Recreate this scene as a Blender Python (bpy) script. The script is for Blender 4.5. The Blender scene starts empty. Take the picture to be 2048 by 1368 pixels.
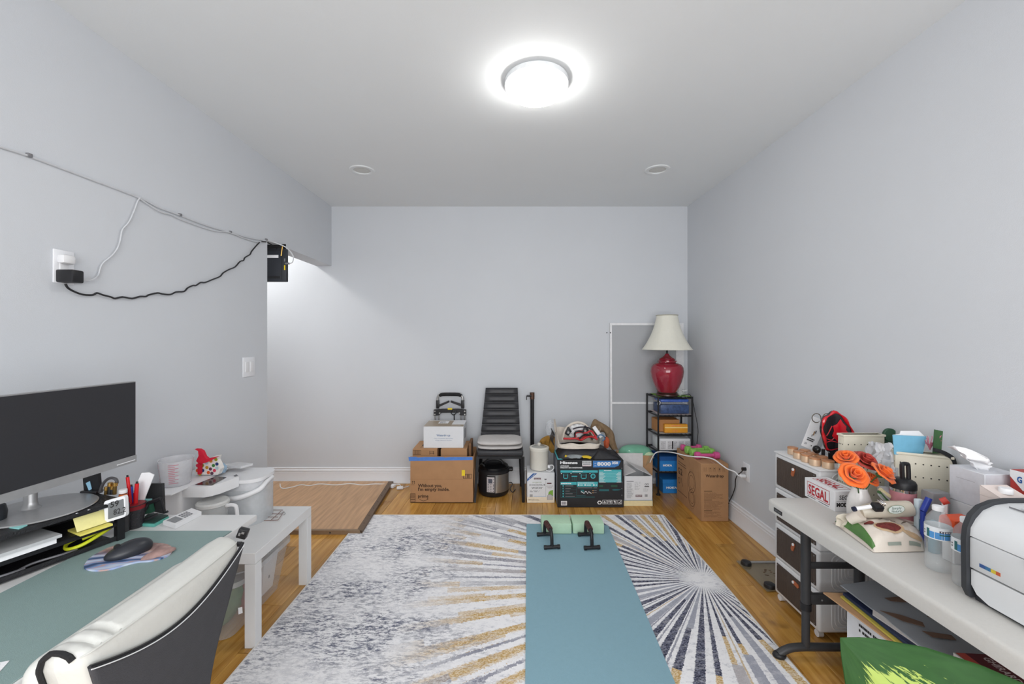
import bpy, bmesh, math, random
from mathutils import Vector, Matrix, Euler, noise
random.seed(7)
C = bpy.context.scene.collection
PI = math.pi
# ---------------------------------------------------------------- camera, light, exposure
FL, CX, CY, H = 840.0, 1020.0, 676.0, 1.437     # focal length, vanishing point (px of a 2048 wide frame), eye height
XL, XR, YB, ZC = -1.769, 1.759, 4.162, 2.74     # left wall, right wall, back wall, ceiling
sc = bpy.context.scene
cam = bpy.data.cameras.new('camera'); co = bpy.data.objects.new('camera', cam); C.objects.link(co)
co.location = (0, 0, H); co.rotation_euler = (PI/2, 0, 0)
cam.sensor_width = 36; cam.lens = 36*FL/2048; cam.clip_start = 0.02
cam.shift_x = 4/2048; cam.shift_y = -8/2048
sc.camera = co
sc.view_settings.view_transform = 'Standard'; sc.view_settings.look = 'None'
sc.view_settings.gamma = 1; sc.view_settings.use_curve_mapping = False
sc.view_settings.exposure = 0.0
w = bpy.data.worlds.new('world'); sc.world = w; w.use_nodes = True
bg = w.node_tree.nodes['Background']; bg.inputs[0].default_value = (.75, .85, 1, 1); bg.inputs[1].default_value = 1.0
def area(name, loc, rot, sx, sy, power, col=(1, 1, 1), spread=PI):
    l = bpy.data.lights.new(name, 'AREA'); l.shape = 'RECTANGLE'; l.size = sx; l.size_y = sy
    l.energy = power; l.color = col; l.spread = spread
    o = bpy.data.objects.new(name, l); C.objects.link(o); o.location = loc; o.rotation_euler = rot
    return o
# soft fill lamp added at the unseen window behind the camera, and the lamp of the side passage
area('window_fill', (0.1, -1.52, 1.55), (PI/2, 0, 0), 2.9, 1.9, 96, (.985, .985, .975))
LAMP_E, PASS_E = 35.0, 56.0

# ---------------------------------------------------------------- helpers
def P(px, py, Y=None, z=None, X=None):
    """pixel of the 2048 frame -> world point on the plane Y=.., z=.. or X=.."""
    if z is not None: Y = (H-z)*FL/(py-CY)
    if X is not None: Y = X*FL/(px-CX)
    return Vector(((px-CX)/FL*Y, Y, H-(py-CY)/FL*Y))
def lin(c):
    return tuple(((v/255)/12.92 if v/255 <= .04045 else ((v/255+.055)/1.055)**2.4) for v in c)
MATS = {}
def mat(name, rgb=None, rough=.5, metal=0, var=.06, scale=40, bump=0, bscale=None, alpha=1, trans=0, spec=.5, ior=1.45, stretch=(1, 1, 1), coat=0, sheen=0):
    if name in MATS: return MATS[name]
    m = bpy.data.materials.new(name); m.use_nodes = True; nt = m.node_tree; n = nt.nodes; L = nt.links
    b = n['Principled BSDF']; b.inputs['Roughness'].default_value = rough; b.inputs['Metallic'].default_value = metal
    b.inputs['Alpha'].default_value = alpha; b.inputs['Transmission Weight'].default_value = trans; b.inputs['IOR'].default_value = ior
    b.inputs['Specular IOR Level'].default_value = spec; b.inputs['Coat Weight'].default_value = coat; b.inputs['Sheen Weight'].default_value = sheen
    tc = n.new('ShaderNodeTexCoord'); mp = n.new('ShaderNodeMapping'); mp.inputs['Scale'].default_value = stretch
    L.new(tc.outputs['Object'], mp.inputs[0])
    nz = n.new('ShaderNodeTexNoise'); nz.inputs['Scale'].default_value = scale; nz.inputs['Detail'].default_value = 4
    L.new(mp.outputs[0], nz.inputs['Vector'])
    c = lin(rgb); mx = n.new('ShaderNodeMix'); mx.data_type = 'RGBA'
    mx.inputs[6].default_value = tuple(v*(1-var*2) for v in c)+(1,); mx.inputs[7].default_value = tuple(min(1, v*(1+var*2)) for v in c)+(1,)
    L.new(nz.outputs['Fac'], mx.inputs[0]); L.new(mx.outputs[2], b.inputs['Base Color'])
    if bump:
        nb = n.new('ShaderNodeTexNoise'); nb.inputs['Scale'].default_value = bscale or scale*4; nb.inputs['Detail'].default_value = 3
        L.new(mp.outputs[0], nb.inputs['Vector'])
        bp = n.new('ShaderNodeBump'); bp.inputs['Strength'].default_value = bump; bp.inputs['Distance'].default_value = .004
        L.new(nb.outputs['Fac'], bp.inputs['Height']); L.new(bp.outputs[0], b.inputs['Normal'])
    MATS[name] = m; return m
def emit(name, rgb, s):
    m = bpy.data.materials.new(name); m.use_nodes = True; b = m.node_tree.nodes['Principled BSDF']
    b.inputs['Base Color'].default_value = lin(rgb)+(1,); b.inputs['Emission Color'].default_value = lin(rgb)+(1,)
    b.inputs['Emission Strength'].default_value = s; MATS[name] = m; return m

class MB:
    """collects shapes (world coordinates) that become ONE mesh"""
    def __init__(s): s.V = []; s.F = []; s.I = []; s.mats = []
    def add(s, vs, fs, m, M=None):
        if m not in s.mats: s.mats.append(m)
        k = len(s.V); i = s.mats.index(m)
        s.V += [tuple(M @ Vector(v)) if M is not None else tuple(v) for v in vs]
        s.F += [tuple(a+k for a in f) for f in fs]; s.I += [i]*len(fs); return s
    def bmd(s, bm, m, M=None):
        bm.verts.index_update(); s.add([v.co.copy() for v in bm.verts], [[v.index for v in f.verts] for f in bm.faces], m, M); bm.free(); return s
    def box(s, x0, x1, y0, y1, z0, z1, m, bev=0, seg=2, M=None):
        bm = bmesh.new(); bmesh.ops.create_cube(bm, size=1)
        for v in bm.verts: v.co = Vector(((x0+x1)/2+v.co.x*(x1-x0), (y0+y1)/2+v.co.y*(y1-y0), (z0+z1)/2+v.co.z*(z1-z0)))
        if bev: bmesh.ops.bevel(bm, geom=bm.edges[:], offset=min(bev, .49*min(abs(x1-x0), abs(y1-y0), abs(z1-z0))), segments=seg, affect='EDGES', profile=.5)
        return s.bmd(bm, m, M)
    def cbox(s, c, sz, m, rz=0, rx=0, ry=0, bev=0, seg=2):
        M = Matrix.Translation(c) @ Euler((rx, ry, rz)).to_matrix().to_4x4()
        return s.box(-sz[0]/2, sz[0]/2, -sz[1]/2, sz[1]/2, -sz[2]/2, sz[2]/2, m, bev, seg, M)
    def lathe(s, prof, c, m, n=28, M=None, sx=1, sy=1):
        vs = []; fs = []
        for r, z in prof:
            for k in range(n):
                a = 2*PI*k/n; vs.append((r*math.cos(a)*sx, r*math.sin(a)*sy, z))
        for i in range(len(prof)-1):
            for k in range(n):
                a = i*n+k; b = i*n+(k+1) % n; fs.append((a, b, b+n, a+n))
        if prof[0][0] > 1e-5: fs.append(tuple(range(n-1, -1, -1)))
        if prof[-1][0] > 1e-5: fs.append(tuple(range((len(prof)-1)*n, len(prof)*n)))
        T = Matrix.Translation(c) @ (M.to_4x4() if M is not None else Matrix.Identity(4))
        return s.add(vs, fs, m, T)
    def cyl(s, a, b, r, m, n=16, r2=None):
        a = Vector(a); b = Vector(b); d = b-a; q = d.to_track_quat('Z', 'Y').to_matrix()
        return s.lathe([(r, 0), (r if r2 is None else r2, d.length)], a, m, n, q)
    def tube(s, pts, r, m, n=8, closed=False, smooth=0):
        pts = [Vector(p) for p in pts]
        if smooth: pts = spline(pts, smooth, closed)
        vs = []; fs = []; N = len(pts); up = Vector((0, 0, 1)); last = None
        for i, p in enumerate(pts):
            a = pts[i-1] if i or closed else p; b = pts[(i+1) % N] if (i < N-1 or closed) else p
            t = (b-a).normalized() if (b-a).length > 1e-9 else Vector((0, 0, 1))
            if last is None: last = t.orthogonal().normalized()
            u = last-t*last.dot(t); u = u.normalized() if u.length > 1e-6 else t.orthogonal().normalized(); last = u; v = t.cross(u)
            rr = r[i*len(r)//N] if isinstance(r, (list, tuple)) else r
            for k in range(n):
                g = 2*PI*k/n; vs.append(p+(u*math.cos(g)+v*math.sin(g))*rr)
        for i in range(N if closed else N-1):
            for k in range(n):
                a = i*n+k; b = i*n+(k+1) % n; c = ((i+1) % N)*n+k; d = ((i+1) % N)*n+(k+1) % n; fs.append((a, b, d, c))
        if not closed: fs.append(tuple(range(n-1, -1, -1))); fs.append(tuple(range((N-1)*n, N*n)))
        return s.add(vs, fs, m)
    def prism(s, pts, d, m, M=None):
        """polygon points (3D, planar) pushed along the vector d"""
        d = Vector(d); pts = [Vector(p) for p in pts]; n = len(pts)
        return s.add(pts+[p+d for p in pts], [tuple(range(n)), tuple(range(2*n-1, n-1, -1))]+[(i, i+n, (i+1) % n+n, (i+1) % n) for i in range(n)], m, M)
    def grid(s, f, nu, nv, m, wrap=False):
        vs = [f(i/nu, j/nv) for j in range(nv+1) for i in range(nu+1)]
        fs = [(j*(nu+1)+i, j*(nu+1)+i+1, (j+1)*(nu+1)+i+1, (j+1)*(nu+1)+i) for j in range(nv) for i in range(nu)]
        return s.add(vs, fs, m)
    def blob(s, c, r, m, seed=0, amp=.15, n=3, M=None, freq=1.5, flat=None):
        bm = bmesh.new(); bmesh.ops.create_icosphere(bm, subdivisions=n, radius=1)
        for v in bm.verts:
            k = 1+amp*noise.noise(v.co*freq+Vector((seed*7.1, seed*3.3, 0)))+amp*.4*noise.noise(v.co*freq*3+Vector((seed, 0, 9)))
            v.co = Vector((v.co.x*r[0]*k, v.co.y*r[1]*k, v.co.z*r[2]*k))
            if flat is not None and v.co.z < flat: v.co.z = flat
        return s.bmd(bm, m, Matrix.Translation(c) @ (M.to_4x4() if M is not None else Matrix.Identity(4)))
def spline(p, k, closed=False):
    out = []; n = len(p)
    for i in range(n if closed else n-1):
        a, b, c, d = (p[(i-1) % n], p[i], p[(i+1) % n], p[(i+2) % n]) if closed else (p[max(i-1, 0)], p[i], p[i+1], p[min(i+2, n-1)])
        for j in range(k):
            t = j/k; out.append(.5*((2*b)+(c-a)*t+(2*a-5*b+4*c-d)*t*t+(3*b-a-3*c+d)*t**3))
    if not closed: out.append(p[-1])
    return out
def RZ(a): return Matrix.Rotation(a, 3, 'Z')
def tagit(o, label=None, cat=None, group=None, kind=None):
    if label: o['label'] = label
    if cat: o['category'] = cat
    if group: o['group'] = group
    if kind: o['kind'] = kind
    return o
def thing(name, label, cat, loc=(0, 0, 0), rz=0, group=None):
    o = bpy.data.objects.new(name, None); C.objects.link(o); o.location = loc; o.rotation_euler = (0, 0, rz); o.empty_display_size = .05
    return tagit(o, label, cat, group)
def mtx(o):
    m = Matrix.LocRotScale(o.location, o.rotation_euler, o.scale)
    return mtx(o.parent) @ m if o.parent else m
def obj(name, mb, parent=None, label=None, loc=None, flat=False, sub=0, ang=38, solid=0):
    """link the collected shapes as one mesh; geometry is given in world coordinates"""
    me = bpy.data.meshes.new(name); me.from_pydata(mb.V, [], mb.F)
    for m in mb.mats: me.materials.append(m)
    me.polygons.foreach_set('material_index', mb.I)
    bm = bmesh.new(); bm.from_mesh(me)
    if not flat and not solid: bmesh.ops.recalc_face_normals(bm, faces=bm.faces)
    bm.to_mesh(me); bm.free()
    if not flat:
        me.polygons.foreach_set('use_smooth', [True]*len(me.polygons)); me.set_sharp_from_angle(angle=math.radians(ang))
    o = bpy.data.objects.new(name, me); C.objects.link(o)
    if parent is not None:
        o.parent = parent; me.transform(mtx(parent).inverted())
    elif loc is not None:
        me.transform(Matrix.Translation(-Vector(loc))); o.location = loc
    if solid:
        s_ = o.modifiers.new('thickness', 'SOLIDIFY'); s_.thickness = solid; s_.offset = 0
    if sub:
        s_ = o.modifiers.new('sub', 'SUBSURF'); s_.levels = sub; s_.render_levels = sub
    me.update()
    if label: o['label'] = label
    return o
def solo(name, mb, label, cat, group=None, loc=None, **k):
    if loc is None:
        xs = [v[0] for v in mb.V]; ys = [v[1] for v in mb.V]; zs = [v[2] for v in mb.V]
        loc = ((min(xs)+max(xs))/2, (min(ys)+max(ys))/2, min(zs))
    return tagit(obj(name, mb, loc=loc, **k), label, cat, group)
def struct(name, mb, **k): return tagit(obj(name, mb, **k), kind='structure')
def base(name, label, cat, mb, group=None):
    """Empty at the foot of a box-shaped thing"""
    xs = [v[0] for v in mb.V]; ys = [v[1] for v in mb.V]; zs = [v[2] for v in mb.V]
    return thing(name, label, cat, ((min(xs)+max(xs))/2, (min(ys)+max(ys))/2, min(zs)), 0, group)
def copy_tree(o, parent=None):
    c = o.copy(); C.objects.link(c); c.parent = parent
    for ch in [x for x in bpy.data.objects if x.parent == o]: copy_tree(ch, c)
    return c
TXT = {}
def text_geo(s, bold):
    if (s, bold) not in TXT:
        cu = bpy.data.curves.new('t', 'FONT'); cu.body = s; cu.size = 1; cu.offset = bold; cu.resolution_u = 2; cu.fill_mode = 'FRONT'
        o = bpy.data.objects.new('t', cu); me = bpy.data.meshes.new_from_object(o)
        TXT[(s, bold)] = ([v.co.copy() for v in me.vertices], [tuple(p.vertices) for p in me.polygons])
        bpy.data.objects.remove(o); bpy.data.curves.remove(cu); bpy.data.meshes.remove(me)
    return TXT[(s, bold)]
class Face:
    """flat print on a face: metric u (right) and v (up) from origin o; lift pushes it off the surface"""
    def __init__(s, o, u, v, lift=.0008): s.o = Vector(o); s.u = Vector(u).normalized(); s.v = Vector(v).normalized(); s.n = s.u.cross(s.v)*lift
    def c(s, u, v): return (u, v)
    def w(s, u, v, k=1): u, v = s.c(u, v); return s.o+s.u*u+s.v*v+s.n*k
    def poly(s, mb, pts, m, k=1): mb.add([s.w(a, b, k) for a, b in pts], [tuple(range(len(pts)))], m)
    def rect(s, mb, u0, v0, u1, v1, m, k=1): s.poly(mb, [(u0, v0), (u1, v0), (u1, v1), (u0, v1)], m, k)
    def frame(s, mb, u0, v0, u1, v1, t, m, k=1):
        s.rect(mb, u0, v0, u1, v0+t, m, k); s.rect(mb, u0, v1-t, u1, v1, m, k); s.rect(mb, u0, v0, u0+t, v1, m, k); s.rect(mb, u1-t, v0, u1, v1, m, k)
    def disc(s, mb, u, v, r, m, k=1, n=20, r0=0, sy=1):
        ps = [(u+r*math.cos(2*PI*i/n), v+sy*r*math.sin(2*PI*i/n)) for i in range(n)]
        if not r0: s.poly(mb, ps, m, k); return
        q = [(u+r0*math.cos(2*PI*i/n), v+sy*r0*math.sin(2*PI*i/n)) for i in range(n)]
        mb.add([s.w(a, b, k) for a, b in ps+q], [(i, (i+1) % n, (i+1) % n+n, i+n) for i in range(n)], m)
    def line(s, mb, a, b, t, m, k=1):
        A = Vector(a); B = Vector(b); d = (B-A).normalized()*t/2; q = Vector((-d.y, d.x))
        s.poly(mb, [tuple(A+q), tuple(A-q), tuple(B-q), tuple(B+q)], m, k)
    def text(s, mb, t, u0, v0, u1, m, bold=0, k=1.5, h=None, sx=1):
        """text whose width runs from u0 to u1, baseline at v0; h fixes the cap height instead"""
        vs, fs = text_geo(t, bold)
        if not vs: return
        x0 = min(v.x for v in vs); x1 = max(v.x for v in vs); a = Vector(s.c(u0, v0)); b = Vector(s.c(u1, v0))
        sc_ = (b.x-a.x)/(x1-x0); sh = abs(sc_)
        if h is not None: sh = h/.73
        mb.add([s.o+s.u*(a.x+(v.x-x0)*sc_)+s.v*(a.y+v.y*sh)+s.n*k for v in vs], fs, m)
class Fr(Face):
    """print on a face square to the camera at depth Y, laid out in photo pixels"""
    def __init__(s, Y, lift=.0008): super().__init__((0, Y, 0), (1, 0, 0), (0, 0, 1), lift); s.Y = Y
    def c(s, px, py): return ((px-CX)/FL*s.Y, H-(py-CY)/FL*s.Y)
def scribble(F, mb, u0, v0, u1, v1, rows, m, t=.45, dens=.8, k=1):
    """fine print too small to read: broken bars"""
    r = random.Random(int(abs(u0*91+v0*17+u1*7)*1000) % 9973)
    dv = (v1-v0)/rows; L_ = abs(u1-u0); s_ = 1 if u1 > u0 else -1
    for i in range(rows):
        u = 0; e = L_*r.uniform(.6, 1)
        while u < e:
            w_ = L_*r.uniform(.04, .12)
            if r.random() < dens: F.rect(mb, u0+s_*u, v0+dv*i, u0+s_*min(e, u+w_*.85), v0+dv*i+dv*t, m, k)
            u += w_
def barcode(F, mb, u0, v0, u1, v1, m, n=14, vert=False):
    r = random.Random(3); 
    for i in range(n):
        a = i/n; b = a+r.uniform(.3, .75)/n
        if vert: F.rect(mb, u0, v0+(v1-v0)*a, u1, v0+(v1-v0)*b, m)
        else: F.rect(mb, u0+(u1-u0)*a, v0, u0+(u1-u0)*b, v1, m)

# ---------------------------------------------------------------- common materials
WALL = mat('wall_paint', (208, 211, 216), .85, var=.012, scale=3, bump=.12, bscale=350)
CEIL = mat('ceiling_paint', (230, 233, 235), .9, var=.012, scale=2, bump=.1, bscale=200)
TRIM = mat('trim_white', (233, 234, 238), .35, var=.01)
WHITE = mat('white_plastic', (228, 228, 230), .4, var=.015, scale=15)
WLAM = mat('white_laminate', (226, 226, 226), .38, var=.015, scale=8)
BLK = mat('black_plastic', (30, 30, 33), .42, var=.1)
BLKM = mat('black_metal', (36, 36, 39), .38, metal=.3, var=.1)
BLKF = mat('black_fabric', (32, 32, 34), .9, var=.2, bump=.4, bscale=300)
INK = mat('black_ink', (38, 36, 38), .7)
INKG = mat('grey_ink', (120, 120, 124), .7)
RED = mat('red_plastic', (205, 30, 38), .35)
STEEL = mat('brushed_steel', (178, 178, 178), .3, metal=.9, var=.06, scale=8, stretch=(1, 1, 30))
SILV = mat('silver_plastic', (165, 165, 166), .35, metal=.5, var=.05)
CARD = mat('brown_cardboard', (176, 134, 96), .85, var=.05, scale=14, bump=.1, bscale=200)
CARD2 = mat('tan_cardboard', (190, 150, 112), .85, var=.05, scale=14)
CARDI = mat('cardboard_ink', (74, 52, 38), .8)
PAPER = mat('white_paper', (236, 236, 238), .8, var=.015)
WBOX = mat('white_carton', (224, 225, 228), .6, var=.015)
GOLD = mat('brass', (190, 150, 80), .25, metal=.9)
CHROME = mat('chrome', (210, 210, 212), .12, metal=1)
CLEAR = mat('clear_plastic', (236, 240, 242), .08, alpha=.22, spec=.8)
FROST = mat('frosted_plastic', (226, 230, 234), .25, alpha=.45)
# ================================================================ the room
TH = math.radians(2.3)                            # the planks run almost along the room
def wood_floor():
    m = bpy.data.materials.new('oak_plank'); m.use_nodes = True; nt = m.node_tree; n = nt.nodes; L = nt.links; b = n['Principled BSDF']
    tc = n.new('ShaderNodeTexCoord'); oi = n.new('ShaderNodeObjectInfo'); add = n.new('ShaderNodeVectorMath'); add.operation = 'MULTIPLY_ADD'
    mp = n.new('ShaderNodeMapping'); mp.inputs['Scale'].default_value = (16, 1.3, 1)
    L.new(oi.outputs['Random'], add.inputs[0]); add.inputs[1].default_value = (37, 91, 13); L.new(tc.outputs['Object'], add.inputs[2])
    L.new(add.outputs[0], mp.inputs[0])
    nz = n.new('ShaderNodeTexNoise'); nz.inputs['Scale'].default_value = 2.2; nz.inputs['Detail'].default_value = 8; nz.inputs['Distortion'].default_value = .6
    L.new(mp.outputs[0], nz.inputs[0])
    cr = n.new('ShaderNodeValToRGB'); e = cr.color_ramp.elements
    e[0].position = .25; e[0].color = lin((166, 112, 42))+(1,); e[1].position = .75; e[1].color = lin((216, 166, 86))+(1,)
    L.new(nz.outputs['Fac'], cr.inputs[0])
    hs = n.new('ShaderNodeHueSaturation'); mr = n.new('ShaderNodeMapRange'); mr.inputs[3].default_value = .74; mr.inputs[4].default_value = 1.16
    L.new(oi.outputs['Random'], mr.inputs[0]); L.new(mr.outputs[0], hs.inputs['Value']); L.new(cr.outputs[0], hs.inputs['Color'])
    kn = n.new('ShaderNodeTexNoise'); kn.inputs['Scale'].default_value = 6; L.new(add.outputs[0], kn.inputs[0])
    kr = n.new('ShaderNodeValToRGB'); kr.color_ramp.elements[0].position = .68; kr.color_ramp.elements[1].position = .76; L.new(kn.outputs['Fac'], kr.inputs[0])
    mx = n.new('ShaderNodeMix'); mx.data_type = 'RGBA'; mx.inputs[7].default_value = lin((96, 62, 34))+(1,)
    ml = n.new('ShaderNodeMath'); ml.operation = 'MULTIPLY'; ml.inputs[1].default_value = .5; L.new(kr.outputs[0], ml.inputs[0]); L.new(ml.outputs[0], mx.inputs[0])
    L.new(hs.outputs[0], mx.inputs[6]); L.new(mx.outputs[2], b.inputs['Base Color'])
    b.inputs['Roughness'].default_value = .2; b.inputs['Specular IOR Level'].default_value = .55
    return m
OAK = wood_floor()
f = MB(); f.box(-3.7, 2.0, -1.75, 4.35, -.12, -.018, mat('subfloor', (60, 42, 26), .9))
FLOOR = struct('floor', f)
PW = .132; cols = {}
rr = random.Random(5)
ct, st = math.cos(TH), math.sin(TH)
k0 = int(-3.9/PW)-1
protos = {}
for k in range(k0, int(2.2/PW)+2):
    y = -1.9+rr.random()*1.0
    while y < 4.3:
        Ln = rr.choice([.9, 1.2, 1.5, 1.8]); y1 = min(y+Ln, 4.6)
        if y1 < -.2: y = y1; continue
        if k*PW+PW < -1.95 and y1 < 2.9: y = y1; continue
        key = round(Ln, 2)
        if key not in protos:
            q = MB(); q.box(.0006, PW-.0006, .0006, Ln-.0006, -.018, 0, OAK, bev=.0012, seg=1)
            o = obj('plank', q, FLOOR); protos[key] = o.data
        else:
            o = bpy.data.objects.new('plank', protos[key]); C.objects.link(o); o.parent = FLOOR
        o.location = (k*PW*ct-y*(-st)*1, y*ct+k*PW*(-st)*0, 0) if False else (k*PW+y*st, y, -rr.random()*.0006)
        o.rotation_euler = (0, 0, -TH)
        y = y1
c = MB(); c.box(-3.7, 2.0, -1.75, 4.35, ZC, ZC+.1, CEIL); struct('ceiling', c)
q = MB(); q.box(-3.6, 2.0, YB, YB+.12, 0, ZC, WALL); struct('wall_back', q)
q = MB(); q.box(XR, XR+.12, -1.75, YB, 0, ZC, WALL); struct('wall_right', q)
q = MB(); q.box(XL-.15, XL, -1.75, 3.06, 0, ZC, WALL); q.box(XL-.15, XL, 3.06, YB, 2.150, ZC, WALL); struct('wall_left', q)
q = MB(); q.box(-3.6, XL-.15, 2.92, 3.06, 0, ZC, WALL); struct('wall_passage', q)
q = MB(); q.box(-3.7, -3.58, 3.06, YB, 0, ZC, WALL); struct('wall_passage_end', q)
q = MB(); q.box(XL, -1.35, -1.7, -1.58, 0, ZC, WALL); q.box(1.55, XR, -1.7, -1.58, 0, ZC, WALL)
q.box(-1.35, 1.55, -1.7, -1.58, 0, .55, WALL); q.box(-1.35, 1.55, -1.7, -1.58, 2.55, ZC, WALL); struct('wall_rear', q)
q = MB(); q.box(-1.35, 1.55, -1.66, -1.62, .55, .62, TRIM); q.box(-1.35, 1.55, -1.66, -1.62, 2.48, 2.55, TRIM)
for x in (-1.35, .06, 1.48): q.box(x, x+.07, -1.66, -1.62, .62, 2.48, TRIM)
q.box(-1.35, 1.55, -1.645, -1.635, .6, 2.5, mat('pane_glass', (240, 244, 248), .02, alpha=.12)); struct('window_1', q)
def baseboard(name, a, b, n):
    """profiled skirting from a to b on the floor, n points into the room"""
    a = Vector(a); b = Vector(b); n = Vector(n); prof = [(0, 0), (.018, 0), (.018, .012), (.015, .016), (.015, .112), (.010, .115), (.010, .120), (.015, .124), (.015, .131), (.008, .137), (.007, .146), (.011, .149), (.011, .154), (0, .157)]
    q = MB(); vs = [a+n*u+Vector((0, 0, z)) for u, z in prof]+[b+n*u+Vector((0, 0, z)) for u, z in prof]; k = len(prof)
    q.add(vs, [(i, i+1, i+1+k, i+k) for i in range(k-1)]+[tuple(range(k)), tuple(range(2*k-1, k-1, -1))], TRIM)
    struct(name, q)
baseboard('baseboard_back', (-3.58, YB, 0), (XR-.01, YB, 0), (0, -1, 0))
baseboard('baseboard_right', (XR, -1.5, 0), (XR, YB-.02, 0), (-1, 0, 0))
baseboard('baseboard_left', (XL, -1.5, 0), (XL, 3.06, 0), (1, 0, 0))
# ceiling lamp (opal dome)
cc = P(1073, 172, z=ZC-.03); LX, LY = cc.x, cc.y
t = thing('ceiling_lamp', 'glowing round flush-mount ceiling lamp in the middle of the ceiling', 'ceiling lamp', (LX, LY, ZC))
q = MB(); q.lathe([(.150, 0), (.160, -.006), (.160, -.030), (.150, -.034)], (LX, LY, ZC), mat('lamp_rim', (230, 233, 235), .4)); obj('rim', q, t)
q = MB(); q.lathe([(.149, -.031), (.152, -.038), (.148, -.052), (.13, -.068), (.1, -.081), (.06, -.089), (.02, -.092), (0, -.0925)], (LX, LY, ZC), emit('lamp_glow', (255, 253, 248), LAMP_E)); obj('shade', q, t)
q = MB(); q.lathe([(.16, 0), (.16, -.05), (.13, -.075), (0, -.085)], (-2.72, 3.6, ZC), emit('passage_glow', (255, 252, 246), PASS_E)); solo('passage_lamp', q, 'flush ceiling lamp of the side passage behind the left wall', 'ceiling lamp', loc=(-2.72, 3.6, ZC))
for i, (x, y, lb) in enumerate(((724, 340, 'unlit recessed ceiling downlight nearer the left wall'), (1315, 339, 'unlit recessed ceiling downlight nearer the right wall'))):
    p = P(x, y, z=ZC); t = thing('downlight', lb, 'downlight', p, 0, 'recessed downlights')
    q = MB(); q.lathe([(.094, 0), (.096, -.003), (.092, -.007), (.07, -.009), (.064, -.006), (.064, 0)], p, CEIL, 40); obj('trim_ring', q, t)
    q = MB(); q.lathe([(.064, -.0005), (.045, -.003), (0, -.0035)], p, mat('downlight_lens', (208, 208, 205), .5), 32); obj('lens', q, t)
# laminate threshold board in the opening
BW = mat('laminate_board', (190, 152, 116), .4, var=.24, scale=3, stretch=(14, 1.2, 1))
BE = mat('dark_board_edge', (104, 84, 66), .5, var=.1, scale=20)
t = thing('floor_board', 'large loose wood-look laminate board lying in the opening at left', 'floor board', (-1.7, 3.6, 0))
xa = P(773, 967, z=.03).x; xb = P(708, 1066, z=.03).x
q = MB(); q.prism([(-2.9, 3.095, .004), (xb, 3.095, .004), (xa, 4.135, .004), (-2.9, 4.135, .004)], (0, 0, .024), BW)
obj('deck', q, t)
q = MB(); q.prism([(-2.9, 3.07, 0), (xb+.03, 3.07, 0), (xb, 3.095, 0), (-2.9, 3.095, 0)], (0, 0, .030), mat('front_edge', (140, 116, 92), .5)); obj('front_edging', q, t)
q = MB(); q.prism([(xb, 3.095, 0), (xb+.045, 3.07, 0), (xa+.045, 4.135, 0), (xa, 4.135, 0)], (0, 0, .027), BE); obj('side_edging', q, t)
q = MB()
for i in range(7):
    y = 3.2+i*.14; x = xb+.022+(xa-xb)*(y-3.07)/1.065; q.lathe([(.005, 0), (.004, .0015), (0, .002)], (x, y, .0265), INK, 8)
q.lathe([(.006, 0), (0, .001)], (P(659, 1065, z=.02).x, 3.069, .014), INK, 8, Matrix.Rotation(PI/2, 3, 'X')); obj('nail', q, t)
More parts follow.
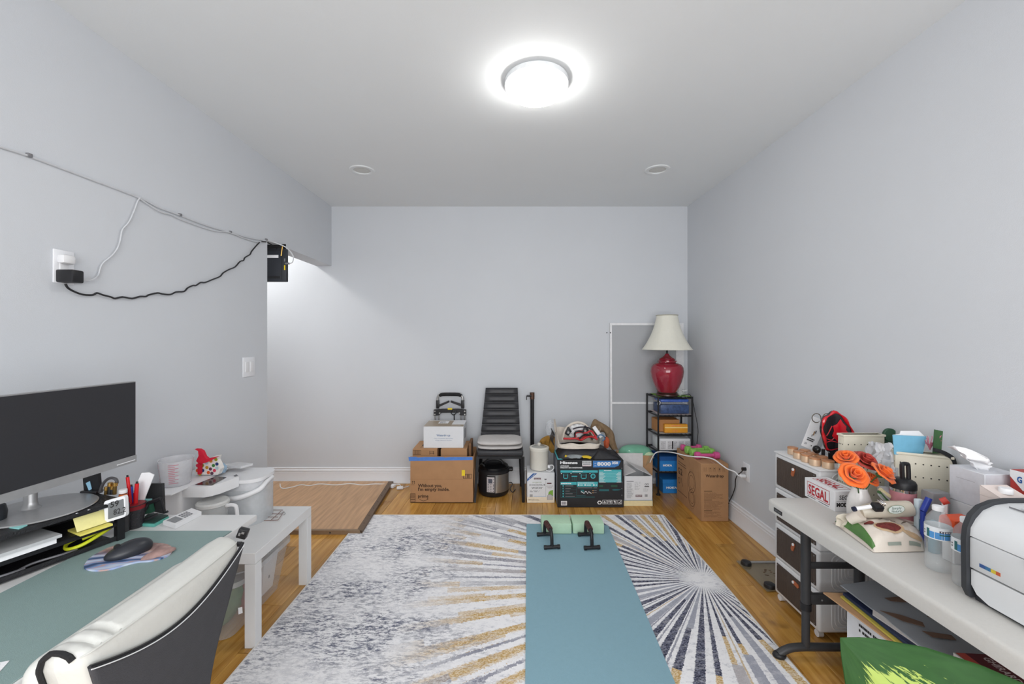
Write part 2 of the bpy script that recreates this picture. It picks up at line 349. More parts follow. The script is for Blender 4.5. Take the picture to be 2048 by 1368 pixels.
# ================================================================ rug
def rug_mat():
    m = bpy.data.materials.new('rug_pattern'); m.use_nodes = True; nt = m.node_tree; n = nt.nodes; L = nt.links; b = n['Principled BSDF']
    b.inputs['Roughness'].default_value = .95; b.inputs['Specular IOR Level'].default_value = .1
    def nd(t, **k):
        x = n.new(t)
        for a, v in k.items(): setattr(x, a, v)
        return x
    def mt(op, a, b_=None, c_=None, clamp=False):
        x = nd('ShaderNodeMath', operation=op); x.use_clamp = clamp
        for i, v in enumerate((a, b_, c_)):
            if v is None: continue
            if isinstance(v, (int, float)): x.inputs[i].default_value = v
            else: L.new(v, x.inputs[i])
        return x.outputs[0]
    def mixc(f_, a, b_):
        x = nd('ShaderNodeMix', data_type='RGBA')
        if isinstance(f_, (int, float)): x.inputs[0].default_value = f_
        else: L.new(f_, x.inputs[0])
        for i, v in ((6, a), (7, b_)):
            if isinstance(v, tuple): x.inputs[i].default_value = lin(v)+(1,)
            else: L.new(v, x.inputs[i])
        return x.outputs[2]
    def noi(scale, stretch, detail=4, rough=.6, off=0):
        mp = nd('ShaderNodeMapping'); mp.inputs['Scale'].default_value = stretch; mp.inputs['Location'].default_value = (off, off*.7, 0); L.new(tc.outputs['Object'], mp.inputs[0])
        z = nd('ShaderNodeTexNoise'); z.inputs['Scale'].default_value = scale; z.inputs['Detail'].default_value = detail; z.inputs['Roughness'].default_value = rough; L.new(mp.outputs[0], z.inputs[0]); return z.outputs['Fac']
    def step(v, lo, hi):
        x = nd('ShaderNodeMapRange', interpolation_type='SMOOTHSTEP'); L.new(v, x.inputs[0]); x.inputs[1].default_value = lo; x.inputs[2].default_value = hi; return x.outputs[0]
    def white(v3):
        x = nd('ShaderNodeTexWhiteNoise', noise_dimensions='3D'); L.new(v3, x.inputs[0]); return x
    def comb(a, b_, c_=0):
        x = nd('ShaderNodeCombineXYZ')
        for i, v in enumerate((a, b_, c_)):
            if isinstance(v, (int, float)): x.inputs[i].default_value = v
            else: L.new(v, x.inputs[i])
        return x.outputs[0]
    tc = nd('ShaderNodeTexCoord'); sp = nd('ShaderNodeSeparateXYZ'); L.new(tc.outputs['Object'], sp.inputs[0])
    # object origin is the hub of the sunburst; the rug runs along the room
    x, y = sp.outputs[0], sp.outputs[1]
    wob = mt('MULTIPLY', mt('SUBTRACT', noi(2.2, (1, 1, 1), 2), .5), .012)
    th = mt('ADD', mt('ARCTAN2', y, x), wob); r = mt('SQRT', mt('ADD', mt('MULTIPLY', x, x), mt('MULTIPLY', y, y)))
    N = 58
    a = mt('MULTIPLY', th, N/(2*PI)); a = mt('ADD', a, 100.0)
    ci = mt('FLOOR', a); fr = mt('FRACT', a)
    w1 = white(comb(ci, 3.0)).outputs[0]                 # per ray random
    seg = mt('FLOOR', mt('ADD', mt('MULTIPLY', r, 1.55), mt('MULTIPLY', w1, 7.0)))
    w2 = white(comb(ci, seg, 5.0)).outputs[0]            # per brick random
    edge = mt('ADD', mt('MULTIPLY', w2, .34), .40)       # share of the ray that is inked
    e1 = noi(90, (1, 1, 1), 3, .7); fr2 = mt('ADD', fr, mt('MULTIPLY', mt('SUBTRACT', e1, .5), .22))
    ink = mt('MULTIPLY', step(fr2, .08, .14), mt('SUBTRACT', 1.0, mt('GREATER_THAN', fr2, edge)))
    ink = mt('MULTIPLY', ink, step(r, .05, .16))
    # a thin second stripe
    fr3 = mt('ADD', fr2, -.74); st2 = mt('MULTIPLY', mt('GREATER_THAN', fr3, 0), mt('LESS_THAN', fr3, .12)); st2 = mt('MULTIPLY', st2, mt('GREATER_THAN', w1, .4)); st2 = mt('MULTIPLY', st2, step(r, .1, .3))
    w3 = white(comb(ci, seg, 9.0)).outputs[0]
    # gold further from the hub and on the left, navy near the hub
    goldp = mt('ADD', mt('MULTIPLY', step(r, .38, .85), .50), mt('MULTIPLY', step(mt('MULTIPLY', x, -1.0), .55, 1.1), .28))
    isg = mt('LESS_THAN', w3, goldp)
    spk = noi(210, (.45, 1, 1), 3, .75, 3); spk = step(spk, .42, .60)
    navy = mixc(spk, (44, 46, 64), (128, 130, 148)); gold = mixc(spk, (188, 150, 84), (226, 208, 176)); grey = (176, 178, 190)
    basec = mixc(step(noi(60, (.5, 1, 1), 5, .7, 7), .50, .72), (240, 239, 241), (196, 196, 204))
    col = mixc(isg, navy, gold)
    pale = mt('GREATER_THAN', w2, .80); col = mixc(mt('MULTIPLY', pale, .8), col, grey)
    fade = mt('SUBTRACT', 1.0, mt('MULTIPLY', mt('MULTIPLY', mt('LESS_THAN', w3, 2.0), step(mt('MULTIPLY', x, -1.0), 1.25, 1.75)), 1.0))
    thin = step(mt('MULTIPLY', x, -1.0), .9, 1.2)        # left of the mat the streaks are thinner and rarer
    keep = mt('SUBTRACT', 1.0, mt('MULTIPLY', thin, mt('GREATER_THAN', fr2, .42)))
    worn = step(noi(28, (.5, 1.4, 1), 5, .75, 11), .36, .52)
    worn = mt('ADD', mt('MULTIPLY', worn, mt('ADD', mt('MULTIPLY', thin, .35), .25)), mt('SUBTRACT', .75, mt('MULTIPLY', thin, .35)))
    ff = mt('MULTIPLY', mt('MULTIPLY', mt('MULTIPLY', ink, keep), fade), worn)
    ff = mt('MULTIPLY', ff, mt('SUBTRACT', 1.0, mt('MULTIPLY', mt('MULTIPLY', thin, mt('SUBTRACT', 1.0, isg)), .65)))
    out = mixc(ff, basec, col)
    out = mixc(mt('MULTIPLY', mt('MULTIPLY', st2, fade), mt('MULTIPLY', worn, .75)), out, mixc(mt('GREATER_THAN', w1, .7), (196, 166, 112), (110, 112, 132)))
    # finer broken streaks left of the mat
    b2 = mt('ADD', mt('MULTIPLY', th, 124/(2*PI)), 300.0); c2 = mt('FLOOR', b2); f2 = mt('FRACT', mt('ADD', b2, mt('MULTIPLY', mt('SUBTRACT', e1, .5), .5)))
    q1 = white(comb(c2, 21.0)).outputs[0]; s2 = mt('FLOOR', mt('ADD', mt('MULTIPLY', r, 3.2), mt('MULTIPLY', q1, 9.0))); q2 = white(comb(c2, s2, 23.0)).outputs[0]
    m2 = mt('MULTIPLY', mt('MULTIPLY', mt('GREATER_THAN', q2, .55), mt('LESS_THAN', f2, .62)), mt('MULTIPLY', thin, fade))
    out = mixc(mt('MULTIPLY', mt('MULTIPLY', m2, worn), .8), out, mixc(mt('GREATER_THAN', q2, .82), gold, mixc(spk, (110, 112, 128), (196, 196, 204))))
    # distressed grey-blue patches at the far left
    left = step(mt('ADD', mt('MULTIPLY', x, -1.0), mt('MULTIPLY', noi(2.5, (1, 1, 1), 3, .5, 5), .8)), 1.6, 2.1)
    big = step(noi(3.2, (1, 1, 1), 4, .6, 21), .38, .60); fine = step(noi(75, (.35, 1, 1), 5, .8, 31), .46, .60); fine2 = step(noi(38, (.5, 1.2, 1), 5, .8, 41), .52, .62)
    dis = mt('MULTIPLY', left, mt('MULTIPLY', mt('ADD', mt('MULTIPLY', big, .8), .22), mt('MAXIMUM', fine, mt('MULTIPLY', fine2, .8))))
    out = mixc(mt('MULTIPLY', dis, 1.0), out, mixc(noi(5, (1, 1, 1), 2, .5, 51), (72, 76, 96), (116, 120, 140)))
    fleck = mt('MULTIPLY', step(noi(120, (.3, 1, 1), 4, .8, 61), .60, .68), .5); out = mixc(fleck, out, (120, 122, 140))
    L.new(out, b.inputs['Base Color'])
    wv = noi(420, (.4, 1, 1), 2, .5, 71); bp = nd('ShaderNodeBump'); bp.inputs['Strength'].default_value = .35; bp.inputs['Distance'].default_value = .003; L.new(wv, bp.inputs['Height']); L.new(bp.outputs[0], b.inputs['Normal'])
    return m
HUB = P(1406, 1160, z=.008)
rt = thing('area_rug', 'large white area rug with navy and gold sunburst rays, blue-grey distressed left side', 'rug', (HUB.x, HUB.y, 0))
q = MB()
def rugf(u, v):
    x = -1.178+u*2.417; y = .34+v*3.05
    e = min(u, 1-u)*2.417; 
    return Vector((x+.004*math.sin(y*3.1), y, .0085+.0008*noise.noise(Vector((x*3, y*3, 0)))))
q.grid(rugf, 40, 50, rug_mat())
q.box(-1.176, 1.237, .342, 3.388, .0005, .007, mat('rug_backing', (200, 196, 190), .9))
o = obj('pile', q, rt)
q = MB(); bind = mat('rug_binding', (214, 210, 206), .9, bump=.3)
q.tube([(-1.178+.004*math.sin((.34+i*.061)*3.1), .34+i*.061, .0062) for i in range(51)], .0055, bind, 6); q.tube([(1.239+.004*math.sin((.34+i*.061)*3.1), .34+i*.061, .0062) for i in range(51)], .0055, bind, 6)
q.tube([(-1.178, 3.39, .0062), (1.239, 3.39, .0062)], .0055, bind, 6); obj('binding', q, rt)
# yoga mat
MAT = mat('teal_foam', (134, 170, 184), .75, var=.02, scale=60, bump=.25, bscale=500)
mr = -math.radians(2.45)
mc = P(1053, 1048, z=.014); a0 = Vector((mc.x, mc.y, 0)); d_ = Vector((math.sin(mr), -math.cos(mr), 0)); r_ = Vector((math.cos(mr), math.sin(mr), 0))
Wm = .617; Lm = 1.78; pts = []
def rc(cx_, cy_, a0_, r=.02):
    return [(cx_+r*math.cos(a0_+i*PI/8), cy_+r*math.sin(a0_+i*PI/8)) for i in range(5)]
out2 = rc(Wm-.02, Lm-.02, 0)+rc(.02, Lm-.02, PI/2)+rc(.02, .02, PI)+rc(Wm-.02, .02, 1.5*PI)
q = MB(); q.prism([a0+r_*u+d_*v+Vector((0, 0, .0098)) for u, v in out2], (0, 0, .007), MAT)
solo('yoga_mat', q, 'blue-green foam exercise mat unrolled on the rug', 'yoga mat')
YG = mat('green_foam_block', (182, 214, 186), .75, var=.03, scale=60, bump=.15)
for (x0, x1, lb) in ((1084, 1144, 'pale green foam yoga block, left one at the far end of the mat'), (1146, 1209, 'pale green foam yoga block, right one at the far end of the mat')):
    a = P(x0, 1068, z=.018); b = P(x1, 1068, z=.018); q = MB()
    cx_ = (a.x+b.x)/2; w_ = b.x-a.x
    q.cbox((cx_, a.y+.078, .018+.0375), (w_-.002, .155, .075), YG, bev=.006, rz=mr*.3); solo('yoga_block', q, lb, 'yoga block', 'pale green yoga blocks')
def pushup(px, lb):
    # two cross feet and an arched grip between them
    A = P(px[0][0], px[0][1], z=.031); B = P(px[1][0], px[1][1], z=.031)
    t = thing('push_up_bar', lb, 'push-up bar', ((A.x+B.x)/2, (A.y+B.y)/2, .017), 0, 'push-up bars on the exercise mat')
    for S in (A, B):
        q = MB(); d = Vector((.052, .006, 0)); S = Vector((S.x, S.y, .031)); q.cyl(S-d, S+d, .012, BLK); q.cyl(S-d*1.04, S-d*.72, .0142, BLK); q.cyl(S+d*.72, S+d*1.04, .0142, BLK); obj('foot', q, t)
    up = Vector((0, 0, .1)); A = Vector((A.x, A.y, .031)); B = Vector((B.x, B.y, .031)); u = (B-A)
    pts = [A, A+up*.55+u*.02, A+up*.92+u*.10, A+up+u*.25, A+up+u*.75, A+up*.92+u*.90, A+up*.55+u*.98, B]
    q = MB(); q.tube(pts, .0115, BLK, 10, smooth=5); obj('frame', q, t)
    q = MB(); GR = mat('brown_grip', (78, 48, 46), .7, var=.1)
    q.cyl(A+up+u*.22, A+up+u*.78, .0155, GR)
    for i in range(6): s = A+up+u*(.24+i*.095); q.cyl(s, s+u*.045, .0185, GR)
    obj('grip', q, t)
pushup(((1089, 1068), (1104, 1094)), 'black push-up bar with brown grip, left one on the mat')
pushup(((1171, 1068), (1184, 1095)), 'black push-up bar with brown grip, right one on the mat')
# ================================================================ along the back wall
BLUETAPE = mat('blue_tape', (78, 128, 206), .6); YEL = mat('yellow_print', (236, 206, 40), .5)
# --- open brown box
Y0, Y1, Z1 = 3.658, 4.03, .405; xa, xb = -.868, -.322
q0 = MB(); q0.box(xa, xb, Y0, Y1, 0, .4, CARD)
t = base('cardboard_box', 'large open brown cardboard box on the floor with blue tape along its front edge', 'box', q0)
q = MB(); th = .005
q.box(xa, xb, Y0, Y0+th, 0, Z1, CARD); q.box(xa, xb, Y1-th, Y1, 0, Z1-.01, CARD); q.box(xa, xa+th, Y0+th, Y1-th, 0, Z1-.03, CARD); q.box(xb-th, xb, Y0+th, Y1-th, 0, Z1-.02, CARD); q.box(xa, xb, Y0, Y1, 0, th, CARD); obj('body', q, t)
q = MB(); q.prism([(xb+.001, Y0+.03, Z1-.02), (xb+.001, Y1-.02, Z1-.02), (xb+.008, Y1-.04, .12), (xb+.008, Y0+.05, .10)], (.003, 0, 0), CARD2); obj('side_flap', q, t)
q = MB(); A = Fr(Y0)
A.poly(q, [(817, 914), (832, 913.5), (836, 915), (850, 914), (886, 914), (890, 915), (900, 914), (945, 914), (945, 920), (818, 922)], BLUETAPE); obj('tape', q, t)
q = MB()
A.text(q, 'Without you,', 836, 974, 884, CARDI, .03, h=.0285); A.text(q, "I'm empty inside.", 836, 981.5, 899, CARDI, .03, h=.0285)
A.text(q, 'prime', 836, 995, 857, CARDI, .03, h=.028)
sm = [(839+16*i/8, 997.2+4.2*math.sin(PI*i/8*.93+.1)) for i in range(9)]
for i in range(8): A.line(q, A.c(*sm[i]), A.c(*sm[i+1]), .0045, CARDI) if False else q.add([A.w(*sm[i]), A.w(*sm[i+1]), A.w(sm[i+1][0], sm[i+1][1]+1.0), A.w(sm[i][0], sm[i][1]+1.0)], [(0, 1, 2, 3)], CARDI)
A.poly(q, [(853.5, 996.5), (856.5, 996.8), (856, 1000)], CARDI)
for x in (824.5, 828): A.rect(q, x, 963, x+.9, 968, CARDI); A.poly(q, [(x-1, 963.6), (x+1.9, 963.6), (x+.45, 961.4)], CARDI)
A.rect(q, 822, 969.3, 829, 969.8, CARDI)
A.rect(q, 820.5, 987, 821.3, 1003.5, CARDI); A.rect(q, 830, 987, 830.8, 1003.5, CARDI)
for y in (987, 993, 998, 1003): A.rect(q, 820.5, y, 830.8, y+.8, CARDI)
for y in (988.5, 989.8, 991.2, 994.3, 995.6, 999.5): A.rect(q, 821.5, y, 829.5, y+.5, CARDI)
A.rect(q, 926, 948.2, 943.5, 949, CARDI); A.rect(q, 926, 956, 943.5, 956.8, CARDI)
for x in (926, 931, 934, 936.5, 939, 943): A.rect(q, x, 948.2, x+.8, 956.8, CARDI)
for x in (935, 937.6): A.rect(q, x, 949.5, x+.5, 955, CARDI)
A.rect(q, 819, 958, 946.5, 958.4, mat('crease', (150, 110, 76), .8)); obj('print', q, t)
q = MB(); A.rect(q, 923.5, 940, 930, 951.5, YEL, 2); obj('sticker', q, t)
# --- two brown boxes inside
def plainbox(nm, lb, x0, x1, y0, y1, z0, z1, m, group=None, bev=.002, cat='box', seam=True):
    q = MB(); q.box(x0, x1, y0, y1, z0, z1, m, bev=bev, seg=1)
    t = base(nm, lb, cat, q, group); obj('carton', q, t)
    return t
t = plainbox('shipping_box', 'brown shipping box with a barcode, left one standing inside the open blue-taped box', -.862, -.645, 3.716, 4.015, .006, .455, CARD, 'brown boxes inside the open box')
q = MB(); A = Fr(3.716)
A.frame(q, 826.5, 907, 842, 899.5, .0025, CARDI) if False else None
A.rect(q, 826, 900.5, 842, 901.2, CARDI); A.rect(q, 826, 908.4, 842, 909.1, CARDI)
for x in (826, 829, 831, 833, 834.5, 836, 838.5, 841.4): A.rect(q, x, 900.5, x+.7, 909.1, CARDI)
A.rect(q, 859, 901.5, 859.8, 909, CARDI)
for y in (903.5, 907): A.rect(q, 860, y, 866.5, y+.7, CARDI); A.poly(q, [(866, y-1.2), (866, y+1.9), (868.5, y+.35)], CARDI)
F2 = Face((-.862, 3.716, .455), (1, 0, 0), (0, 1, 0)); F2.rect(q, .06, .10, .10, .2, INK); scribble(F2, q, .055, .05, .13, .09, 2, CARDI); obj('print', q, t)
t = plainbox('shipping_box', 'plain brown shipping box, right one standing inside the open blue-taped box', -.612, -.382, 3.716, 4.015, .006, .455, CARD, 'brown boxes inside the open box')
q = MB(); q.box(-.374, -.352, 3.80, 4.0, .006, .485, mat('dark_cardboard', (132, 98, 70), .85)); solo('flat_carton', q, 'narrow brown flattened carton upright beside the boxes inside the open box', 'carton')
# --- white waterfilter box on top
xa, xb, y0, y1, z0, z1 = -.772, -.416, 3.748, 4.035, .4555, .648
q0 = MB(); q0.box(xa, xb, y0, y1, z0, z1, WBOX, bev=.002, seg=1)
t = base('white_box', 'white carton with small blue lettering lying on top of the brown boxes', 'box', q0); obj('carton', q0, t)
q = MB(); A = Fr(y0); BI = mat('blue_grey_ink', (110, 132, 168), .7)
A.text(q, 'Waterdr', 873, 872.6, 892.5, BI, .02, h=.019); A.text(q, 'o', 893, 872.6, 896, BI, .0, h=.019); A.text(q, 'p', 897, 872.6, 900.5, BI, .02, h=.019)
A.text(q, 'Your Powerful Everyday', 867.5, 877.7, 906, BI, 0, h=.007); A.text(q, 'Water Filtration System', 870.5, 881.6, 903.5, BI, 0, h=.007)
F2 = Face((xa, y0, z1), (1, 0, 0), (0, 1, 0)); TAPE = mat('brown_packing_tape', (166, 150, 130), .3, var=.1)
F2.rect(q, 0, .0, .355, .08, TAPE); F2.rect(q, 0, .08, .24, .26, TAPE); F2.rect(q, .11, .12, .20, .23, PAPER, 2); scribble(F2, q, .12, .13, .19, .22, 6, INKG, k=3); scribble(F2, q, .24, .02, .34, .05, 2, PAPER, k=2)
F3 = Face((xb, y0, z0), (0, 1, 0), (0, 0, 1)); F3.rect(q, .10, .06, .16, .15, INKG); obj('print', q, t)
# --- folding hand truck behind the boxes
Yh = 4.10
t = thing('hand_truck', 'black folding hand truck leaning behind the stacked boxes', 'hand truck', (P(900, 800, Y=Yh).x, Yh, 0))
hp = lambda x, y: P(x, y, Y=Yh)
q = MB(); q.tube([hp(875.5, 801), hp(875.5, 796), hp(878, 790), hp(883, 788.5), hp(917, 788.5), hp(922, 790), hp(925.5, 796), hp(925.5, 801)], .012, STEEL, 10, smooth=3); obj('handle_frame', q, t)
q = MB(); q.tube([hp(879, 791.5), hp(882, 789.5), hp(890, 788.7), hp(910, 788.7), hp(919, 789.5), hp(922.5, 792)], .0175, BLKF, 10, smooth=2); obj('grip', q, t)
q = MB()
for x in (875.5, 925.5): a = hp(x, 800); b = hp(x, 817); q.cbox((a+b)/2, (.03, .03, (a-b).length), BLK, bev=.006)
obj('hinge_block', q, t)
q = MB(); q.prism([hp(878, 809)+Vector((0, -.01, 0)), hp(898, 801)+Vector((0, -.01, 0)), hp(899, 804.5)+Vector((0, -.01, 0)), hp(878, 814)+Vector((0, -.01, 0))], (0, .02, 0), BLK); q.prism([hp(923, 813)+Vector((0, -.01, 0)), hp(923, 808)+Vector((0, -.01, 0)), hp(902, 801)+Vector((0, -.01, 0)), hp(901, 804.5)+Vector((0, -.01, 0))], (0, .02, 0), BLK); obj('folded_arm', q, t)
q = MB(); q.prism([hp(x, y)+Vector((0, -.02, 0)) for x, y in ((868, 819), (874, 818.5), (886, 817.5), (917, 817.5), (926, 818.5), (932.5, 819), (932.5, 830.5), (921, 830), (917, 825), (884, 825), (879, 830), (868, 831))], (0, .03, 0), BLKM)
for x, y in ((870.5, 822), (870.5, 828), (880, 825.5), (919, 825.5), (930, 822), (930, 828)): q.cyl(hp(x, y)+Vector((0, -.024, 0)), hp(x, y)+Vector((0, -.018, 0)), .007, STEEL, 10)
obj('cross_plate', q, t)
for x in (870.5, 877.5, 922.5, 929.5):
    q = MB(); a = hp(x, 826); q.cyl((a.x, Yh, a.z), (a.x, Yh, .06), .0085, STEEL, 8); obj('rail', q, t)
q = MB(); q.tube([hp(906, 819)+Vector((0, -.026, 0)), hp(903, 824)+Vector((0, -.026, 0)), hp(907, 829)+Vector((0, -.026, 0)), hp(913, 825)+Vector((0, -.026, 0)), hp(911, 818)+Vector((0, -.026, 0))], .005, BLK, 6, smooth=4); q.tube([hp(909, 827)+Vector((0, -.026, 0)), hp(909.5, 845)+Vector((0, -.03, 0))], .006, BLK, 6); obj('elastic_cord', q, t)
q = MB(); q.box(hp(896, 0).x, hp(905, 0).x, Yh-.023, Yh-.0205, hp(0, 818.5).z, hp(0, 815.5).z, YEL); obj('tag', q, t)
for x in (-.76, -.44):
    q = MB(); q.cyl((x-.014, Yh-.01, .07), (x+.014, Yh-.01, .07), .045, BLK, 20); q.cyl((x-.02, Yh-.01, .07), (x+.02, Yh-.01, .07), .012, STEEL); obj('wheel', q, t)
q = MB(); q.box(-.73, -.47, Yh-.02, Yh+.01, .01, .03, BLKM); obj('foot_plate', q, t)
# --- black dining chair
t = thing('dining_chair', 'black faux-leather dining chair with ribbed backrest beside the open box', 'chair', (-.095, 3.88, 0))
CL = mat('black_leatherette', (46, 46, 50), .42, var=.08, bump=.25, bscale=120)
def by(z): return 3.985+(z-.45)*.19               # the back leans away
zt, zb = .955, .47; n = 7
q = MB(); q.prism([(-.283, by(.45)+.028, .42), (.10, by(.45)+.028, .42), (.075, by(.955)+.03, .95), (-.237, by(.955)+.03, .95)], (0, -.02, 0), CL); obj('back_board', q, t)
for i in range(n):
    z0 = zb+(zt-zb)*i/n; z1 = zb+(zt-zb)*(i+1)/n; q = MB()
    def wd(z): k = (z-zb)/(zt-zb); return -.283+.047*k, .10-.026*k
    l0, r0 = wd(z0); l1, r1 = wd(z1); zm = (z0+z1)/2; h_ = (z1-z0)
    def f(u, v, z0=z0, z1=z1):
        z = z0+.003+(z1-z0-.006)*v; a, b = wd(z); x = a+(b-a)*u; e = (1-abs(2*u-1)**8)*(1-abs(2*v-1)**4)
        return Vector((x, by(z)+.006-.016*e, z))
    q.grid(f, 12, 8, CL); obj('backrest_panel', q, t)
q = MB(); q.box(-.292, .118, 3.685, 4.03, .395, .448, CL, bev=.016, seg=3); obj('seat', q, t)
q = MB(); q.box(-.285, .11, 3.69, 4.02, .375, .397, BLKM); obj('seat_frame', q, t)
for a, b in (((-.284, 3.70, .39), (-.308, 3.672, 0)), ((.109, 3.70, .39), (.117, 3.672, 0)), ((-.275, 4.01, .39), (-.295, 4.07, 0)), ((.10, 4.01, .39), (.11, 4.07, 0))):
    q = MB(); A_ = Vector(a); B_ = Vector(b); q.cyl(A_, B_, .0195, BLKM, 4, .013); obj('leg', q, t, ang=20)
CU = mat('grey_seat_fabric', (198, 194, 192), .95, var=.03, bump=.3, bscale=300)
def cushion(z, r, hgt, lb, dx=0):
    q = MB()
    def f(u, v):
        a = 2*PI*u; p = PI*(v-.5); ce = abs(math.cos(p))**.45; s = math.copysign(abs(math.sin(p))**.8, math.sin(p))
        cx_, cy_ = math.cos(a), math.sin(a); k = (abs(cx_)**5+abs(cy_)**5)**(-1/5)
        return Vector((-.09+dx+cx_*k*r*ce*(1+.03*cy_), 3.845+cy_*k*.158*ce, z+hgt/2+s*hgt/2+.004*noise.noise(Vector((cx_*2, cy_*2, z*9)))))
    q.grid(f, 48, 14, CU); a = solo('seat_cushion', q, lb, 'cushion', 'grey seat cushions on the black chair')
cushion(.448, .205, .036, 'light grey seat cushion, lower of the two on the black chair')
cushion(.484, .203, .042, 'light grey seat cushion, upper of the two on the black chair', -.004)
# --- electric pressure cooker
cx0, cy0 = -.150, 3.90
t = thing('pressure_cooker', 'black and steel electric pressure cooker on the floor under the black chair', 'pressure cooker', (cx0, cy0, 0))
q = MB(); q.lathe([(.10, 0), (.125, .004), (.136, .02), (.139, .045)], (cx0, cy0, 0), BLK, 40); obj('base_ring', q, t)
q = MB(); q.lathe([(.137, .044), (.139, .046), (.139, .205), (.137, .207)], (cx0, cy0, 0), STEEL, 48); obj('body', q, t)
q = MB(); a0, a1 = math.radians(165), math.radians(248)
q.grid(lambda u, v: Vector((cx0+.1405*math.cos(a0+(a1-a0)*u), cy0+.1405*math.sin(a0+(a1-a0)*u), .046+.16*v)), 14, 1, BLK)
obj('side_panel', q, t)
q = MB(); a0, a1 = math.radians(246), math.radians(274)
g = lambda r, lo=0, hi=1, z0=.052, z1=.195: (lambda u, v: Vector((cx0+r*math.cos(a0+(a1-a0)*(lo+(hi-lo)*u)), cy0+r*math.sin(a0+(a1-a0)*(lo+(hi-lo)*u)), z0+(z1-z0)*v)))
a0, a1 = math.radians(243), math.radians(278); q.grid(g(.1415, 0, 1, .045, .2), 10, 1, BLK)
q.grid(g(.1422, .08, .9, .055, .19), 10, 1, mat('panel_silver', (196, 190, 192), .4, var=.05)); q.grid(g(.1428, .25, .68, .135, .175), 6, 1, mat('display_grey', (84, 88, 100), .2))
for i in range(3):
    for j in range(5):
        u = .14+.27*i+.05; v = .062+.015*j; q.grid(g(.1430, u, u+.13, v, v+.006), 2, 1, INKG)
for j in range(5): v = .062+.026*j; q.grid(g(.1430, .76, .84, v, v+.006), 2, 1, INK)
obj('control_panel', q, t)
q = MB(); q.lathe([(.139, .206), (.149, .209), (.150, .232), (.143, .240), (.12, .246)], (cx0, cy0, 0), BLK, 40)
q.lathe([(.134, .242), (.132, .26), (.11, .275), (.06, .283), (0, .284)], (cx0, cy0, 0), mat('gloss_black', (22, 22, 24), .18), 40); obj('lid', q, t)
q = MB(); q.tube([(cx0-.08, cy0-.02, .272), (cx0-.065, cy0-.02, .302), (cx0-.02, cy0-.02, .316), (cx0+.03, cy0-.02, .316), (cx0+.07, cy0-.02, .3), (cx0+.085, cy0-.02, .27)], .013, BLK, 8, smooth=4); obj('lid_handle', q, t)
for s in (-1, 1):
    q = MB(); q.cbox((cx0+s*.155, cy0-.01, .225), (.045, .07, .028), BLK, bev=.01); obj('side_handle', q, t)
q = MB(); q.tube([(cx0+.135, cy0+.03, .08), (cx0+.165, cy0+.03, .085), (cx0+.17, cy0+.03, .06), (cx0+.15, cy0+.02, .03), (cx0+.175, cy0, .004), (cx0+.2, cy0+.08, .004)], .004, BLK, 6, smooth=5); obj('power_cord', q, t)
# --- black pole with a side bracket
t = thing('black_pole', 'tall black metal pole with a copper-coloured top leaning upright at the back wall', 'pole', (.217, 4.105, 0))
q = MB(); q.cyl((.217, 4.105, 0), (.217, 4.105, .868), .0185, BLKM, 20); obj('tube', q, t)
q = MB(); q.cyl((.217, 4.105, .84), (.217, 4.105, .905), .0225, mat('copper_black', (92, 66, 54), .35, metal=.5), 20); obj('cap', q, t)
q = MB(); q.cyl((.217, 4.09, .872), (.165, 4.09, .872), .008, BLKM, 10); q.box(.158, .166, 4.082, 4.098, .835, .876, BLKM); obj('bracket', q, t)
# --- coconut water carton
Y0 = 3.662; xa, xb, zt = .150, .389, .262
q0 = MB(); q0.box(xa, xb, Y0, 3.875, 0, zt, WBOX, bev=.002, seg=1)
t = base('drinks_carton', 'white coconut water carton on the floor under the small cream cooker', 'box', q0); obj('carton', q0, t)
q = MB(); A = Fr(Y0)
NV = mat('blue_banner', (40, 92, 160), .6); MAR = mat('maroon_print', (96, 50, 56), .6); GRN = mat('leaf_green_print', (128, 174, 66), .6); CRM = mat('cream_print', (238, 226, 204), .7)
A.rect(q, 1054.3, 1005.4, 1108.8, 994, CRM)
A.poly(q, [(1054.3, 958), (1066, 946.6), (1074.5, 946.6), (1054.3, 962.6)], NV, 1.5)
q.add(*(lambda V, Fs: ([A.w(1057.5+v.x*2.9+v.y*-0.0, 958.5-v.x*2.3-v.y*2.6, 2.5) for v in V], Fs))(*text_geo('6 x 1 Liter', .03)), PAPER)
A.rect(q, 1068, 959.3, 1081.5, 955.8, MAR); A.text(q, 'KIRKLAND', 1069, 958.8, 1080.5, PAPER, .02, h=.008, k=2.5)
A.disc(q, *(1091, 958.5), 1.6, INKG) if False else A.poly(q, [(1088.5, 957.5), (1093.5, 957.5), (1092.5, 960.2), (1089.5, 960.2)], INKG)
A.text(q, 'organic', 1065, 965.6, 1083.5, mat('pale_green_ink', (158, 168, 140), .7), 0, h=.013)
A.text(q, 'coconut', 1058.5, 971.2, 1090.5, INK, .0, h=.019); A.text(q, 'water', 1063, 977.2, 1086, INK, .0, h=.019)
A.frame(q, *(0, 0, 0, 0), .1, INKG) if False else None
A.rect(q, 1091.5, 994, 1091.8, 962, INKG); A.rect(q, 1094, 968, 1103, 965.4, MAR); A.text(q, 'coconut', 1092.5, 972.6, 1106, MAR, 0, h=.008); A.text(q, 'water', 1094.5, 976.2, 1104.5, MAR, 0, h=.008)
A.poly(q, [(1096, 990), (1097.5, 984), (1101, 981), (1106, 980), (1106, 992)], GRN); A.poly(q, [(1094.3, 999.5), (1094.3, 992), (1097, 988.5), (1101, 988), (1105, 991), (1105.5, 999.5)], INKG, 1.5)
A.poly(q, [(1094.9, 999.2), (1094.9, 992.2), (1097.2, 989.2), (1100.8, 988.7), (1104.4, 991.3), (1104.8, 999.2)], mat('grey_print', (190, 186, 186), .7), 2)
